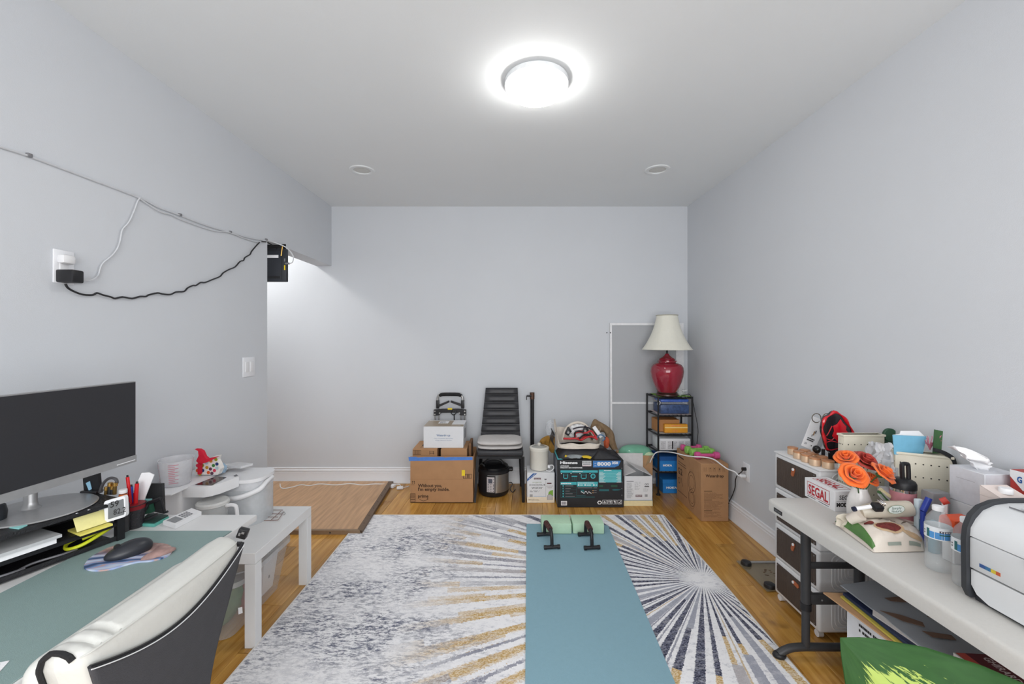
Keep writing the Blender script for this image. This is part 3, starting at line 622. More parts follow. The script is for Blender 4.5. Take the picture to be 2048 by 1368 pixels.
scribble(A, q, 1060, 984, 1088, 980, 2, INKG); barcode(A, q, 1059.5, 994, 1065.5, 988.5, INK, 8); A.rect(q, 1067, 993.2, 1091, 992.4, mat('pale_blue_print', (150, 180, 214), .6))
scribble(A, q, 1057, 1000.5, 1088, 997.5, 2, mat('tan_ink', (196, 160, 120), .7)); obj('print', q, t)
# --- small cream cooker
c0 = (.262, 3.772, .2625)
t = thing('crock_cooker', 'small round cream slow cooker with glass lid standing on the coconut water carton', 'slow cooker', c0)
CRE = mat('cream_enamel', (222, 218, 208), .4, var=.015)
q = MB(); q.lathe([(.07, 0), (.079, .006), (.082, .02), (.083, .165), (.086, .17), (.088, .176), (.088, .19)], c0, CRE, 40); obj('body', q, t)
q = MB(); q.lathe([(.088, .188), (.0895, .192), (.086, .199), (.074, .203), (.068, .2)], c0, CRE, 40); obj('rim', q, t)
q = MB(); q.lathe([(.068, .2), (.05, .207), (.02, .212), (0, .213)], c0, mat('lid_glass', (190, 190, 184), .08, var=.05, alpha=.75), 32); obj('lid', q, t)
q = MB(); q.lathe([(.01, .21), (.016, .222), (.014, .232), (0, .234)], c0, CRE, 20); obj('knob', q, t)
q = MB(); q.tube([(.32, 3.70, .27), (.35, 3.675, .272), (.375, 3.672, .286), (.384, 3.685, .302), (.375, 3.70, .316), (.352, 3.705, .314)], .004, PAPER, 6, smooth=4); q.cbox((.343, 3.70, .305), (.022, .02, .026), PAPER, bev=.004); obj('power_cord', q, t)
# --- air conditioner carton
Y0, zt = 3.561, .404; xa, xb = .403, .963
BC = mat('black_carton', (38, 38, 42), .5, var=.12, scale=20); TEAL = mat('teal_print', (70, 178, 186), .5); TEALD = mat('dark_teal_print', (42, 104, 108), .5); BLU = mat('blue_print', (62, 124, 190), .5)
q0 = MB(); q0.box(xa, xb, Y0, 3.89, 0, zt, BC, bev=.003, seg=1)
t = base('appliance_carton', 'large black air conditioner carton with teal print in front of the window screen', 'box', q0); obj('carton', q0, t)
q = MB(); A = Fr(Y0)
def a(x, y): return 1100+x/10.944, 900+y/10.944
def R(x0, y0, x1, y1, m, k=1): A.rect(q, *a(x0, y0), *a(x1, y1), m, k)
def T(s, x0, y, x1, m, b=.02, h=.01, k=2.5): A.text(q, s, a(x0, y)[0], a(x0, y)[1], a(x1, y)[0], m, b, k, h)
def S(x0, y, x1, y1): A.rect(q, *a(0, 0), *a(0, 0), PAPER) if False else scribble(A, q, a(x0, y)[0], a(x0, y)[1], a(x1, y)[0], a(x0, y1)[1], 1, PAPER, .8, 1, 2.5)
T('Hisense', 222, 300, 605, PAPER, .05, .021); T('ULTRASLIM', 222, 362, 412, PAPER, .04, .0105); T('WINDOW AIR CONDITIONER', 222, 400, 710, PAPER, .04, .0105)
R(705, 240, 905, 355, PAPER); A2 = [R(712+i*13, 250, 718+i*13, 290, INK, 2) for i in range(15)]; R(720, 300, 890, 320, INKG, 2); R(705, 340, 905, 350, mat('pink_ink', (200, 150, 160), .6), 2)
A.poly(q, [a(940, 235), a(1550, 235), a(1500, 345), a(1440, 365), a(1420, 378), a(940, 380)], BLU); T('8000', 1030, 340, 1330, PAPER, .04, .031); T('350', 1355, 305, 1490, PAPER, .05, .021)
for i, (y, h_) in enumerate(((300, .006), (350, .006))): T('BTU', 975, y, 1015, PAPER, .02, h_)
R(230, 445, 1045, 495, TEAL); S(490, 478, 780, 462)
for i, x in enumerate((235, 445, 640, 860)):
    A.disc(q, *[0, 0], .001, PAPER) if False else None
    R(x+5, 505, x+25, 522, PAPER); R(x+40, 503, x+170, 510, TEALD)
for x0, x1 in ((290, 395), (675, 800)):
    R(x0, 530, x0+16, 630, TEAL); R(x1-16, 530, x1, 630, TEAL); R(x0, 612, x1, 630, TEAL); R(x0+20, 540, x1-20, 556, TEALD)
R(472, 565, 595, 585, TEAL); [R(480+i*24, 590, 486+i*24, 670, TEALD) for i in range(5)]
v = a(942, 572); vv = A.c(*v); f3 = Face((0, Y0, 0), (1, 0, 0), (0, 0, 1)); f3.disc(q, vv[0], vv[1], .0215, TEAL, 1, 24, .0125); f3.disc(q, vv[0], vv[1]+.003, .008, TEALD, 1)
for x in (430, 635, 848): R(x, 505, x+3, 690, TEALD)
R(230, 700, 580, 760, TEAL); S(240, 745, 572, 715)
R(590, 695, 1045, 800, TEAL); S(610, 730, 1020, 710)
for x in (627, 768, 960): vv = A.c(*a(x, 765)); f3.disc(q, vv[0], vv[1], .007, PAPER, 2)
for x0, x1 in ((660, 720), (800, 900), (1000, 1030)): R(x0, 758, x1, 775, PAPER, 2)
R(235, 760, 240, 1040, TEALD); R(580, 800, 585, 1040, TEALD); R(235, 1036, 980, 1041, TEALD)
for i, wd_ in enumerate((510, 455, 430, 495, 545)):
    y = 785+i*57; vv = A.c(*a(288, y)); f3.disc(q, vv[0], vv[1], .0062, TEAL, 1, 12, .0035 if i == 1 else 0); R(335, y-6, wd_, y+8, INKG); R(245, y+28, 578, y+31, TEALD)
R(605, 820, 930, 834, INKG); R(950, 820, 1030, 834, INKG); R(605, 845, 1040, 848, TEALD); R(670, 870, 745, 930, TEALD)
pz = [(680, 900), (720, 920), (745, 945), (765, 905), (795, 900), (822, 945), (850, 900), (875, 925), (905, 940)]
for i in range(len(pz)-1): A.poly(q, [a(*pz[i]), a(*pz[i+1]), a(pz[i+1][0], pz[i+1][1]+16), a(pz[i][0], pz[i][1]+16)], PAPER, 2)
for y in (880, 925): R(930, y, 950, y+18, mat('orange_dot', (226, 170, 110), .6)); R(958, y, 1020, y+14, INKG)
R(590, 992, 780, 1000, TEALD); R(590, 1022, 980, 1030, TEALD)
R(1068, 430, 1562, 710, TEAL); S(1180, 456, 1450, 438)
for i in range(9): y = 476+i*27; R(1075, y, 1555, y+5, mat('pale_teal', (170, 224, 226), .6), 2); R(1080, y+9, 1080+80+(i*37) % 60, y+17, PAPER, 2); R(1490-(i*23) % 50, y+9, 1550, y+17, PAPER, 2)
R(1075, 768, 1160, 808, mat('dim_green', (44, 82, 62), .6)); R(1330, 765, 1475, 810, mat('dim_green', (0, 0, 0))); R(1075, 858, 1290, 900, TEALD); A.poly(q, [a(1350, 872), a(1400, 855), a(1490, 855), a(1560, 868), a(1490, 885), a(1400, 888)], TEALD)
for y in (400, 700, 845, 990): A.poly(q, [a(1572, y-18), a(1584, y), a(1572, y+18), a(1560, y)], INKG)
R(240, 1115, 372, 1212, PAPER); [R(255+i*13, 1130, 262+i*13, 1195, INK if i % 3 else mat('purple_ink', (110, 70, 120), .6), 2) for i in range(8)]
A.poly(q, [a(1030, 1150), a(1060, 1110), a(1110, 1110), a(1140, 1150), a(1110, 1190), a(1060, 1190)], PAPER); A.poly(q, [a(1055, 1150), a(1070, 1128), a(1100, 1128), a(1115, 1150), a(1100, 1172), a(1070, 1172)], BC, 2); A.line(q, (A.c(*a(1060, 1130))), (A.c(*a(1110, 1175))), .002, PAPER, 3) if False else None
for i, x in enumerate((1148, 1258, 1368, 1478)):
    R(x, 1092, x+95, 1186, PAPER); R(x+7, 1099, x+88, 1179, BC, 2)
    if i == 0: A.poly(q, [a(x+47, 1110), a(x+70, 1140), a(x+24, 1140)], PAPER, 3); R(x+20, 1150, x+75, 1163, PAPER, 3)
    if i == 1: R(x+25, 1120, x+38, 1168, PAPER, 3); R(x+55, 1120, x+68, 1168, PAPER, 3); R(x+16, 1112, x+46, 1122, PAPER, 3); R(x+50, 1112, x+80, 1122, PAPER, 3)
    if i == 2: A.poly(q, [a(x+30, 1108), a(x+65, 1112), a(x+66, 1165), a(x+48, 1172), a(x+44, 1145), a(x+28, 1130)], PAPER, 3)
    if i == 3: A.poly(q, [a(x+20, 1168), a(x+75, 1105), a(x+82, 1112), a(x+30, 1172)], PAPER, 3); R(x+20, 1140, x+50, 1150, PAPER, 3); R(x+50, 1155, x+80, 1166, PAPER, 3)
F3 = Face((xa, Y0, zt), (1, 0, 0), (0, 1, 0)); F3.rect(q, .0, .0, .045, .32, TEAL); F3.text(q, '8000', .01, .03, .04, PAPER, .02)
F4 = Face((xa, 3.89, 0), (0, -1, 0), (0, 0, 1)); F4.rect(q, .04, .02, .3, .39, mat('side_grey_print', (120, 124, 136), .5)); obj('print', q, t)
# things heaped on the carton
def lump(nm, lb, cat, c, r, m, seed, amp=.25, freq=2.2, rz=0, flat=-.9, group=None):
    q = MB(); q.blob(c, r, m, seed, amp, 4, RZ(rz), freq, flat); return solo(nm, q, lb, cat, group)
BF = mat('black_nylon', (34, 34, 38), .5, var=.2, bump=.6, bscale=40)
q = MB(); r_ = random.Random(2)
def f(u, v):
    x = .415+u*.47; y = 3.60+v*.25; e = (1-abs(2*u-1)**6)*(1-abs(2*v-1)**5)
    return Vector((x, y, zt+.002+.075*e**.7+.012*noise.noise(Vector((x*9, y*9, 1)))*e))
q.grid(f, 36, 20, BF); q.box(.42, .88, 3.61, 3.84, zt+.0005, zt+.004, BF); solo('folded_jacket', q, 'black folded garment under the canvas bag on the air conditioner carton', 'garment')
q = MB()
def f(u, v):
    x = .70+u*.25; y = 3.575+v*.12; e = (1-abs(2*u-1)**2.5)*(1-abs(2*v-1)**3)
    return Vector((x, y, zt+.002+.072*e*(1-.35*u)+.02*noise.noise(Vector((x*22, y*22, 4)))*e))
q.grid(f, 24, 14, BF); solo('nylon_pouch', q, 'crumpled black nylon pouch at the front right of the air conditioner carton', 'pouch')
# canvas tote: open-topped, striped side
CV = mat('canvas_cloth', (222, 212, 200), .95, var=.04, bump=.3, bscale=250)
c1 = zt+.078
t = thing('canvas_tote_bag', 'cream canvas tote bag with zigzag-striped side full of cables, on the black carton', 'bag', (.58, 3.72, c1))
q = MB()
def f(u, v):
    a_ = 2*PI*u; k = (abs(math.cos(a_))**4+abs(math.sin(a_))**4)**-.25
    ztop = .045 if math.sin(a_) < 0 else .14
    rr_ = 1+.05*noise.noise(Vector((math.cos(a_)*2, math.sin(a_)*2, v*2)))
    return Vector((.60+math.cos(a_)*k*.195*rr_*(.95+.1*v), 3.73+math.sin(a_)*k*.115*rr_, c1+v*(ztop+(.085 if math.cos(a_) < -.75 else 0))+.006*math.sin(a_*9)*v))
q.grid(f, 48, 8, CV); q.lathe([(0, .004), (.17, .004)], (.60, 3.73, c1), CV, 24, None, 1, .62); obj('bag_body', q, t, flat=True)
q = MB()
for i in range(6):
    pts = [P(1102+i*1.1+1.6*math.sin(j*1.3+i*.2), 856+i*2.2+j*5.2, Y=3.70-.012*i) for j in range(6)]
    q.tube([p+Vector((-.0, 0, 0)) for p in pts], .0028, INK, 5, smooth=3)
obj('stripes', q, t)
q = MB(); q.tube([P(1125, 880, Y=3.73), P(1132, 858, Y=3.74), P(1148, 846, Y=3.75), P(1166, 847, Y=3.76), P(1180, 860, Y=3.74), P(1188, 872, Y=3.72)], .011, CV, 8, smooth=5); obj('bag_strap', q, t)
# contents
lump('white_cloth', 'crumpled white cloth with black trim on top of the canvas bag', 'cloth', P(1155, 862, Y=3.76), (.075, .05, .06), PAPER, 3, .3)
def cable(nm, lb, pts, r, m, group=None, Y=3.70, cat='cable', dy=.01):
    q = MB(); q.tube([P(x, y, Y=Y+dy*math.sin(i*2.3)) for i, (x, y) in enumerate(pts)], r, m, 7, smooth=5); return solo(nm, q, lb, cat, group)
RC = mat('red_cable', (196, 52, 58), .45); DK = mat('dark_cable', (44, 40, 52), .45); BLC = mat('blue_cable', (72, 112, 150), .45)
cable('red_cable', 'thick red cable end lying across the front of the canvas bag', [(1127, 877), (1140, 877.5), (1152, 877), (1162, 880), (1170, 876), (1178, 873), (1188, 875), (1195, 879)], .009, RC, Y=3.66)
cable('red_cable', 'bright red cable running down the right of the heap in the canvas bag', [(1150, 866), (1160, 864), (1172, 866), (1182, 862), (1190, 871), (1194, 877)], .008, RC, Y=3.67)
cable('red_cable', 'looped red cable in the middle of the canvas bag', [(1152, 874), (1150, 868), (1158, 862), (1168, 864), (1172, 870), (1164, 875), (1156, 876)], .008, RC, Y=3.69)
cable('dark_cable', 'dark purple cable arching over the top of the canvas bag', [(1146, 858), (1156, 855), (1168, 854), (1178, 856), (1184, 862), (1190, 870)], .006, DK, Y=3.68)
cable('dark_cable', 'black cable loop at the centre of the canvas bag', [(1150, 876), (1149, 868), (1153, 863), (1162, 863), (1170, 867), (1176, 874)], .007, BLK, Y=3.66)
cable('dark_cable', 'short black cable with clip between the red cables', [(1158, 878), (1166, 871), (1174, 869), (1182, 874), (1186, 878)], .007, BLK, Y=3.655)
cable('blue_cable', 'thin blue cable loop hanging at the right of the canvas bag', [(1194, 876), (1199, 870), (1206, 871), (1210, 877), (1205, 882)], .005, BLC, Y=3.66)
for (x, y, s_, lb) in ((1136, 864, 5, 'black clamp lying at the left of the canvas bag opening'), (1170, 861, 4, 'black clip on top of the cables in the canvas bag')):
    p = P(x, y, Y=3.69); q = MB(); q.cbox(p, (.04, .03, .055), BLK, ry=.5, bev=.008); q.cbox(p+Vector((.012, 0, .02)), (.02, .028, .05), BLK, ry=-.6, bev=.006); q.cyl(p+Vector((0, -.02, 0)), p+Vector((0, .02, 0)), .011, STEEL, 12); solo('clamp', q, lb, 'clamp', 'black clamps in the canvas bag')
q = MB(); p = P(1195, 864, Y=3.68); q.cbox(p, (.032, .012, .115), PAPER, ry=-.62, bev=.004); solo('white_card_sleeve', q, 'white flat card tilted in the right of the canvas bag', 'card')
# brown cloth, mustard cloth
BRN = mat('brown_cloth', (130, 108, 82), .85, var=.12, bump=.5, bscale=60); MUS = mat('mustard_cloth', (146, 108, 44), .8, var=.15, bump=.5, bscale=60)
q = MB()
def band(top, low, Yc, dy, seed):
    T_ = spline([Vector((x, y, 0)) for x, y in top], 4); L_ = spline([Vector((x, y, 0)) for x, y in low], 4)
    def f(u, v, side):
        a = T_[min(int(u*(len(T_)-1)+.5), len(T_)-1)]; b = L_[min(int(u*(len(L_)-1)+.5), len(L_)-1)]; p = a*(1-v)+b*v
        return P(p.x, p.y, Y=Yc+side*dy*math.sin(PI*v)**.6+.022*noise.noise(Vector((u*9, v*3, seed)))*math.sin(PI*v)*(1 if side < 0 else 0))
    q.grid(lambda u, v: f(u, v, -1), 36, 10, BRN if seed == 1 else MUS); q.grid(lambda u, v: f(u, v, 1), 36, 10, BRN if seed == 1 else MUS)
band([(1178, 870), (1182, 850), (1189, 838), (1199, 843), (1210, 849), (1221, 857), (1228, 868), (1231, 884), (1236, 899)], [(1184, 882), (1190, 872), (1197, 866), (1204, 864), (1209, 866), (1212, 874), (1214, 884), (1218, 892), (1224, 900)], 3.80, .035, 1)
solo('brown_jacket', q, 'olive-brown jacket draped behind the canvas bag over the carton corner', 'garment')
lump('orange_cloth', 'orange-red cloth peeking out between the canvas bag and the brown jacket', 'cloth', P(1213, 885, Y=3.72), (.025, .03, .05), mat('rust_cloth', (178, 84, 52), .8), 5, .2)
q = MB(); band([(1079, 884), (1082, 878), (1090, 873), (1098, 870), (1104, 870), (1110, 874)], [(1080, 887), (1086, 889), (1092, 891), (1096, 897), (1102, 905), (1109, 906)], 3.845, .025, 2); solo('mustard_cloth', q, 'mustard-brown cloth hanging left of the canvas bag above the slow cooker', 'cloth')
q = MB(); q.blob(P(1101, 857, Y=3.83), (.04, .03, .075), mat('clear_film', (226, 230, 236), .15, alpha=.3), 4, .35, 3, None, 2); solo('plastic_bag', q, 'clear crumpled plastic bag behind the left end of the canvas bag', 'plastic bag')
# work gloves
YG2 = mat('glove_yellow', (222, 190, 50), .7, var=.1)
t = thing('work_glove', 'yellow and grey work glove lying at the front edge of the black carton', 'glove', P(1148, 912, Y=3.60))
z_ = zt+.002; q = MB(); q.blob((.55, 3.590, z_+.016), (.075, .028, .018), mat('glove_grey', (150, 156, 158), .8, var=.2), 2, .3, 3, None, 2, -.9); obj('palm', q, t)
for i, (dx, dy) in enumerate(((.05, -.012), (.055, .0), (.05, .012))): q = MB(); q.tube([(.60, 3.588+dy*.6, z_+.014), (.60+dx, 3.588+dy, z_+.016), (.60+dx*1.7, 3.588+dy*1.8, z_+.01)], .0085, YG2, 8, smooth=3); obj('finger', q, t)
q = MB(); q.tube([(.475, 3.585, z_+.012), (.48, 3.587, z_+.03)], .01, YG2, 8); obj('cuff', q, t)
q = MB(); q.tube([(.44, 3.578, z_+.008), (.56, 3.572, z_+.008), (.62, 3.577, z_+.012)], .009, BLK, 8, smooth=3); solo('black_tool_handle', q, 'thin black handled tool beside the yellow work glove', 'tool')
# --- window insect screen panel
t = thing('window_screen', 'white framed window screen with grey mesh propped against the back wall behind the lamp', 'window screen', (1.35, 4.13, 0))
Ys = 4.125; x0 = .985; x1 = P(1368, 700, Y=Ys).x; z1 = P(0, 646, Y=Ys).z
WF = mat('white_frame', (232, 232, 234), .4)
q = MB(); q.box(x0, x0+.018, Ys-.012, Ys+.012, .04, z1, WF); obj('left_stile', q, t)
q = MB(); q.box(x1-.075, x1, Ys-.012, Ys+.012, .04, z1, WF); obj('right_stile', q, t)
q = MB(); q.box(x0+.018, x1-.075, Ys-.012, Ys+.012, z1-.022, z1, WF); obj('top_rail', q, t)
zc = P(0, 806, Y=Ys).z; q = MB(); q.box(x0+.018, x1-.075, Ys-.01, Ys+.01, zc-.009, zc+.009, WF); obj('middle_rail', q, t)
q = MB(); q.box(x0+.018, x1-.075, Ys-.012, Ys+.012, .04, .065, WF); obj('bottom_rail', q, t)
MESH = mat('grey_mesh', (176, 178, 182), .9, var=.03, scale=300)
for a_, b_ in ((.065, zc-.009), (zc+.009, z1-.022)): q = MB(); q.box(x0+.018, x1-.075, Ys-.002, Ys+.002, a_, b_, MESH); obj('mesh_panel', q, t)
q = MB(); q.box(x0, x0+.03, Ys-.012, Ys+.012, 0, .04, WF); q.box(x1-.03, x1, Ys-.012, Ys+.012, 0, .04, WF); obj('foot', q, t)
q = MB()
for x in (1214.5, 1221.5): p = P(x, 665.5, Y=Ys-.013); q.cyl(p, p-Vector((0, .006, 0)), .006, BLK, 8)
obj('latch_pin', q, t)
t.rotation_euler = (-.0163, 0, 0); t.location = (1.35, 4.125, 0)
# --- opened white water carton
Y0 = 3.595; xa, xb, zt = .975, 1.222, .254
q0 = MB(); th = .004
for b in ((xa, xb, Y0, Y0+th, 0, zt), (xa, xb, 3.84, 3.844, 0, zt), (xa, xa+th, Y0, 3.84, 0, zt), (xb-th, xb, Y0, 3.84, 0, zt), (xa, xb, Y0, 3.84, 0, th)): q0.box(*b, WBOX)
t = base('white_carton', 'white carton with crossed open flaps on the floor right of the black carton', 'box', q0); obj('carton', q0, t)
def flap(pts, lab=None):
    q = MB(); n_ = (Vector(pts[1])-Vector(pts[0])).cross(Vector(pts[2])-Vector(pts[0])).normalized()*.003; q.prism(pts, n_, mat('flap_white', (214, 212, 212), .7)); obj('flap', q, t)
flap([(xa, Y0+.01, zt), (xa, 3.83, zt), (xa+.075, 3.83, zt+.035), (xa+.115, Y0+.04, zt+.03)])
flap([(xb, 3.83, zt), (xb, Y0+.01, zt), (xb-.12, Y0+.08, zt+.045), (xb-.16, 3.83, zt+.06)])
flap([(xa+.01, 3.846, zt), (xb-.005, 3.846, zt), (xb-.005, 3.85, zt+.128), (xa+.01, 3.85, zt+.128)])
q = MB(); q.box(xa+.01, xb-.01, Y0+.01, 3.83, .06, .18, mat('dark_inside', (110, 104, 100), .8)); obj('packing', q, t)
q = MB(); A = Fr(Y0)
def a(x, y): return 1230+x/9.767, 880+y/9.767
def R(x0, y0, x1, y1, m, k=1): A.rect(q, *a(x0, y0), *a(x1, y1), m, k)
R(172, 1180, 734, 1290, mat('yellow_band', (236, 222, 176), .7)); R(172, 1170, 734, 1184, mat('pale_blue_print', (0, 0, 0)))
R(225, 800, 365, 810, INK)
p0 = a(228, 1130); p1 = a(362, 825); scribble(A, q, p0[0], p0[1], p1[0], p1[1], 16, INKG, .35, .9)
p0 = a(385, 970); p1 = a(495, 805); scribble(A, q, p0[0], p0[1], p1[0], p1[1], 8, INKG, .25, .7)
p0 = a(548, 1000); p1 = a(650, 935); scribble(A, q, p0[0], p0[1], p1[0], p1[1], 3, INKG, .25, .8)
for x in (600, 640): vv = A.c(*a(x, 868)); f3 = Face((0, Y0, 0), (1, 0, 0), (0, 0, 1)); f3.disc(q, vv[0], vv[1], .0085, INK, 1, 16, .0055)
R(575, 900, 665, 916, INK); R(400, 1070, 530, 1112, MAR); A.text(q, 'KIRKLAND', *a(405, 1098), a(524, 0)[0], PAPER, .03, 2.5, .009); p0 = a(582, 1110); p1 = a(642, 1060); barcode(A, q, p0[0], p0[1], p1[0], p1[1], INK, 6); obj('print', q, t)
# green plates on a box behind
q0 = MB(); q0.box(1.03, 1.325, 3.90, 4.09, 0, .345, CARD2, bev=.002, seg=1)
t = base('brown_carton', 'tan carton hidden behind the opened white carton, one flap sticking out', 'box', q0); obj('carton', q0, t)
q = MB(); q.prism([P(1290, 905, Y=3.92), P(1308, 915, Y=3.88), P(1291, 932, Y=3.9), P(1289, 927, Y=3.905)], (0, .004, 0), mat('flap_tan', (160, 136, 104), .85)); obj('flap', q, t)
GP = mat('green_glass', (130, 196, 166), .12, var=.1, scale=12, alpha=.85)
for i, (dx, dz, lb) in enumerate(((0, 0, 'translucent green glass bowl lying upside down behind the opened white carton'),)):
    q = MB(); q.lathe([(.155, 0), (.158, .006), (.15, .03), (.125, .055), (.085, .07), (.04, .076), (0, .077)], (1.19, 3.99, .3455), GP, 40, None, 1, .6); solo('green_bowl', q, lb, 'bowl')
q = MB(); q.lathe([(.06, 0), (.064, .004), (.04, .02), (0, .028)], (1.29, 3.93, .346), mat('pale_green_plastic', (196, 222, 182), .4), 28, None, 1, .6); solo('pale_green_lid', q, 'small pale green lid lying next to the green bowl', 'lid')
# --- wire rack with the lamp
xl, xr, yf, yb = 1.357, 1.668, 3.844, 4.09; xbl = 1.335
t = thing('shelf_rack', 'narrow black metal shelf rack in the back right corner', 'shelf rack', (1.51, 3.97, 0))
for x, y in ((xl, yf), (xr, yf), (xbl, yb), (xr, yb)): q = MB(); q.cyl((x, y, .012), (x, y, .9), .0085, BLKM, 10); q.lathe([(.02, 0), (.02, .008), (.01, .016)], (x, y, 0), BLK, 12); obj('post', q, t)
for z in (.888, .723, .549, .396, .206):
    q = MB(); q.tube([(xl, yf, z), (xr, yf, z), (xr, yb, z), (xbl, yb, z)], .0075, BLKM, 6, closed=True)
    for i in range(1, 8): x = xl+(xr-xl)*i/8; q.cyl((x, yf, z), (x, yb, z), .0025, BLKM, 6)
    obj('shelf', q, t)
# shelf papers
def sheet(nm, lb, z, m, dz=.004, x0=xl+.005, x1=xr-.005, sag=.01, cat='mat'):
    q = MB(); q.grid(lambda u, v: Vector((x0+(x1-x0)*u, yf+.004+(yb-yf-.01)*v, z+dz+sag*noise.noise(Vector((u*3, v*3, z*20))))), 10, 8, m); q.grid(lambda u, v: Vector((x0+(x1-x0)*u, yf+.004+(yb-yf-.01)*v, z+.003+sag*noise.noise(Vector((u*3, v*3, z*20))))), 10, 8, m); solo(nm, q, lb, cat)
sheet('green_mat', 'lime green patterned mat under the red lamp on the rack top', .896, mat('lime_print', (126, 172, 70), .6, var=.25, scale=30), sag=.004)
sheet('shelf_paper', 'white and red printed paper lining the second rack shelf', .732, mat('white_red_paper', (214, 196, 196), .7, var=.1, scale=12), sag=.004, cat='paper')
sheet('shelf_paper', 'creased pale paper under the orange box on the rack', .558, mat('pale_paper', (206, 202, 196), .6, var=.1), sag=.004, cat='paper')
# bagged blue thing + navy box
NB = mat('navy_pattern', (58, 78, 118), .35, var=.45, scale=45)
q = MB(); q.box(1.385, 1.645, 3.86, 4.06, .742, .822, NB, bev=.004); solo('patterned_box', q, 'navy blue patterned box on the second rack shelf below the lamp', 'box')
q = MB(); q.box(1.39, 1.65, 3.87, 4.06, .845, .873, mat('blue_folder', (70, 104, 190), .25, var=.2), bev=.01)
q.box(1.40, 1.64, 3.88, 4.05, .823, .846, mat('clear_film', (0, 0, 0)), bev=.006); solo('blue_packet', q, 'shiny blue packet in clear film on top of the navy patterned box', 'packet')
q = MB(); q.tube([(1.378, 3.90, .80), (1.362, 3.88, .83), (1.372, 3.87, .855), (1.388, 3.88, .84), (1.386, 3.9, .815)], .004, PAPER, 6, smooth=4); solo('white_cord_loop', q, 'short white cord loop at the left of the blue packet', 'cord')
t = plainbox('brown_box', 'plain orange-brown cardboard box at the left of the middle rack shelf', 1.365, 1.575, 3.90, 4.05, .567, .678, mat('orange_card', (184, 130, 80), .7))
q0 = MB(); q0.box(1.42, 1.63, 3.852, 3.893, .567, .645, mat('orange_box_side', (226, 156, 46), .5, var=.08), bev=.003)
t = base('orange_box', 'yellow-orange flat box in front of the brown box on the middle rack shelf', 'box', q0); obj('carton', q0, t); q = MB(); f3 = Face((1.42, 3.852, .567), (1, 0, 0), (0, 0, 1)); f3.rect(q, .0, .044, .21, .052, mat('cream_line', (246, 220, 150), .5)); f3.rect(q, .06, .062, .15, .069, mat('salmon_print', (232, 140, 90), .5)); scribble(f3, q, .07, .012, .15, .028, 2, mat('salmon_print', (0, 0, 0))); obj('print', q, t)
q0 = MB(); q0.box(1.372, 1.655, 3.856, 4.05, .4055, .512, WBOX, bev=.003)
t = base('white_supply_box', 'long white box printed with grey columns on the lower rack shelf', 'box', q0); obj('carton', q0, t); q = MB(); f3 = Face((1.372, 3.856, .4055), (1, 0, 0), (0, 0, 1))
GC = mat('pale_grey_print', (204, 204, 208), .7)
for x in (.01, .075, .115, .175, .235): f3.rect(q, x, .012, x+.05, .085, GC); scribble(f3, q, x+.004, .018, x+.046, .08, 7, INKG, .3, .6, 2)
obj('print', q, t)
BX = mat('sky_blue_carton', (38, 128, 204), .5, var=.05); BXD = mat('deep_blue_carton', (28, 84, 150), .5, var=.05)
def hoka(x0, x1, y0, y1, z0, z1, lb, tx):
    q0 = MB(); q0.box(x0, x1, y0, y1, z0, z1, BX, bev=.002, seg=1); t = base('shoe_box', lb, 'shoe box', q0, 'blue shoe boxes in the rack'); obj('carton', q0, t)
    q = MB(); q.box(x0-.003, x1+.003, y0-.003, y1+.003, z1-.035, z1+.003, BXD if tx[3] else BX, bev=.001, seg=1); obj('lid', q, t)
    q = MB(); f3 = Face((x0, y0-.0035 if tx[4] else y0, z0), (1, 0, 0), (0, 0, 1)); f3.text(q, 'HOKA', tx[0], tx[1], tx[2], PAPER, .07, 1.5, .017); 
    if tx[3]:
        for i in range(7): f3.rect(q, .004+i*.02, .10, .016+i*.02, .112+.008*(i % 3), mat('pale_blue_print', (0, 0, 0)))
    obj('print', q, t)
hoka(1.375, 1.652, 3.858, 4.075, .214, .345, 'blue shoe box with a white logo on the lowest rack shelf', (.03, .045, .115, 1, 0))
hoka(1.415, 1.652, 3.885, 4.075, 0, .125, 'blue shoe box with a white logo on the floor under the rack', (.03, .045, .13, 0, 0))
# lamp
lc = (P(1334, 700, Y=3.912).x, 3.912, .9015)
t = thing('table_lamp', 'red ceramic urn table lamp with cream bell shade on top of the rack', 'lamp', lc)
WD = mat('dark_wood', (62, 34, 28), .3, var=.1); RG = mat('red_glaze', (146, 34, 52), .1, var=.12, scale=9, coat=.6)
q = MB(); q.lathe([(.092, 0), (.098, .006), (.096, .018), (.084, .024), (.09, .03), (.086, .036), (0, .036)], lc, WD, 36); obj('base', q, t)
q = MB(); q.lathe([(.082, .034), (.088, .045), (.108, .08), (.128, .13), (.142, .18), (.147, .225), (.143, .262), (.127, .288), (.098, .303), (.078, .308), (.076, .314)], lc, RG, 48); obj('urn', q, t)
q = MB(); q.lathe([(.078, .313), (.086, .318), (.086, .325), (.07, .331), (.073, .338), (.066, .346), (.05, .354), (.034, .366), (.02, .378), (.016, .39), (0, .392)], lc, RG, 40); obj('cover', q, t)
q = MB(); q.cyl(Vector(lc)+Vector((0, 0, .385)), Vector(lc)+Vector((0, 0, .425)), .009, BLKM); q.lathe([(.012, .42), (.022, .428), (.024, .45), (.018, .46), (.012, .47)], lc, GOLD, 20); obj('socket', q, t)
SH = mat('cream_shade', (226, 224, 212), .85, var=.02, sheen=.2)
q = MB(); pr = [(.222, .428), (.220, .436), (.197, .468), (.171, .512), (.146, .562), (.124, .617), (.106, .68), (.096, .735), (.095, .748)]
n_ = 8; vs = []; fs = []; M_ = 64
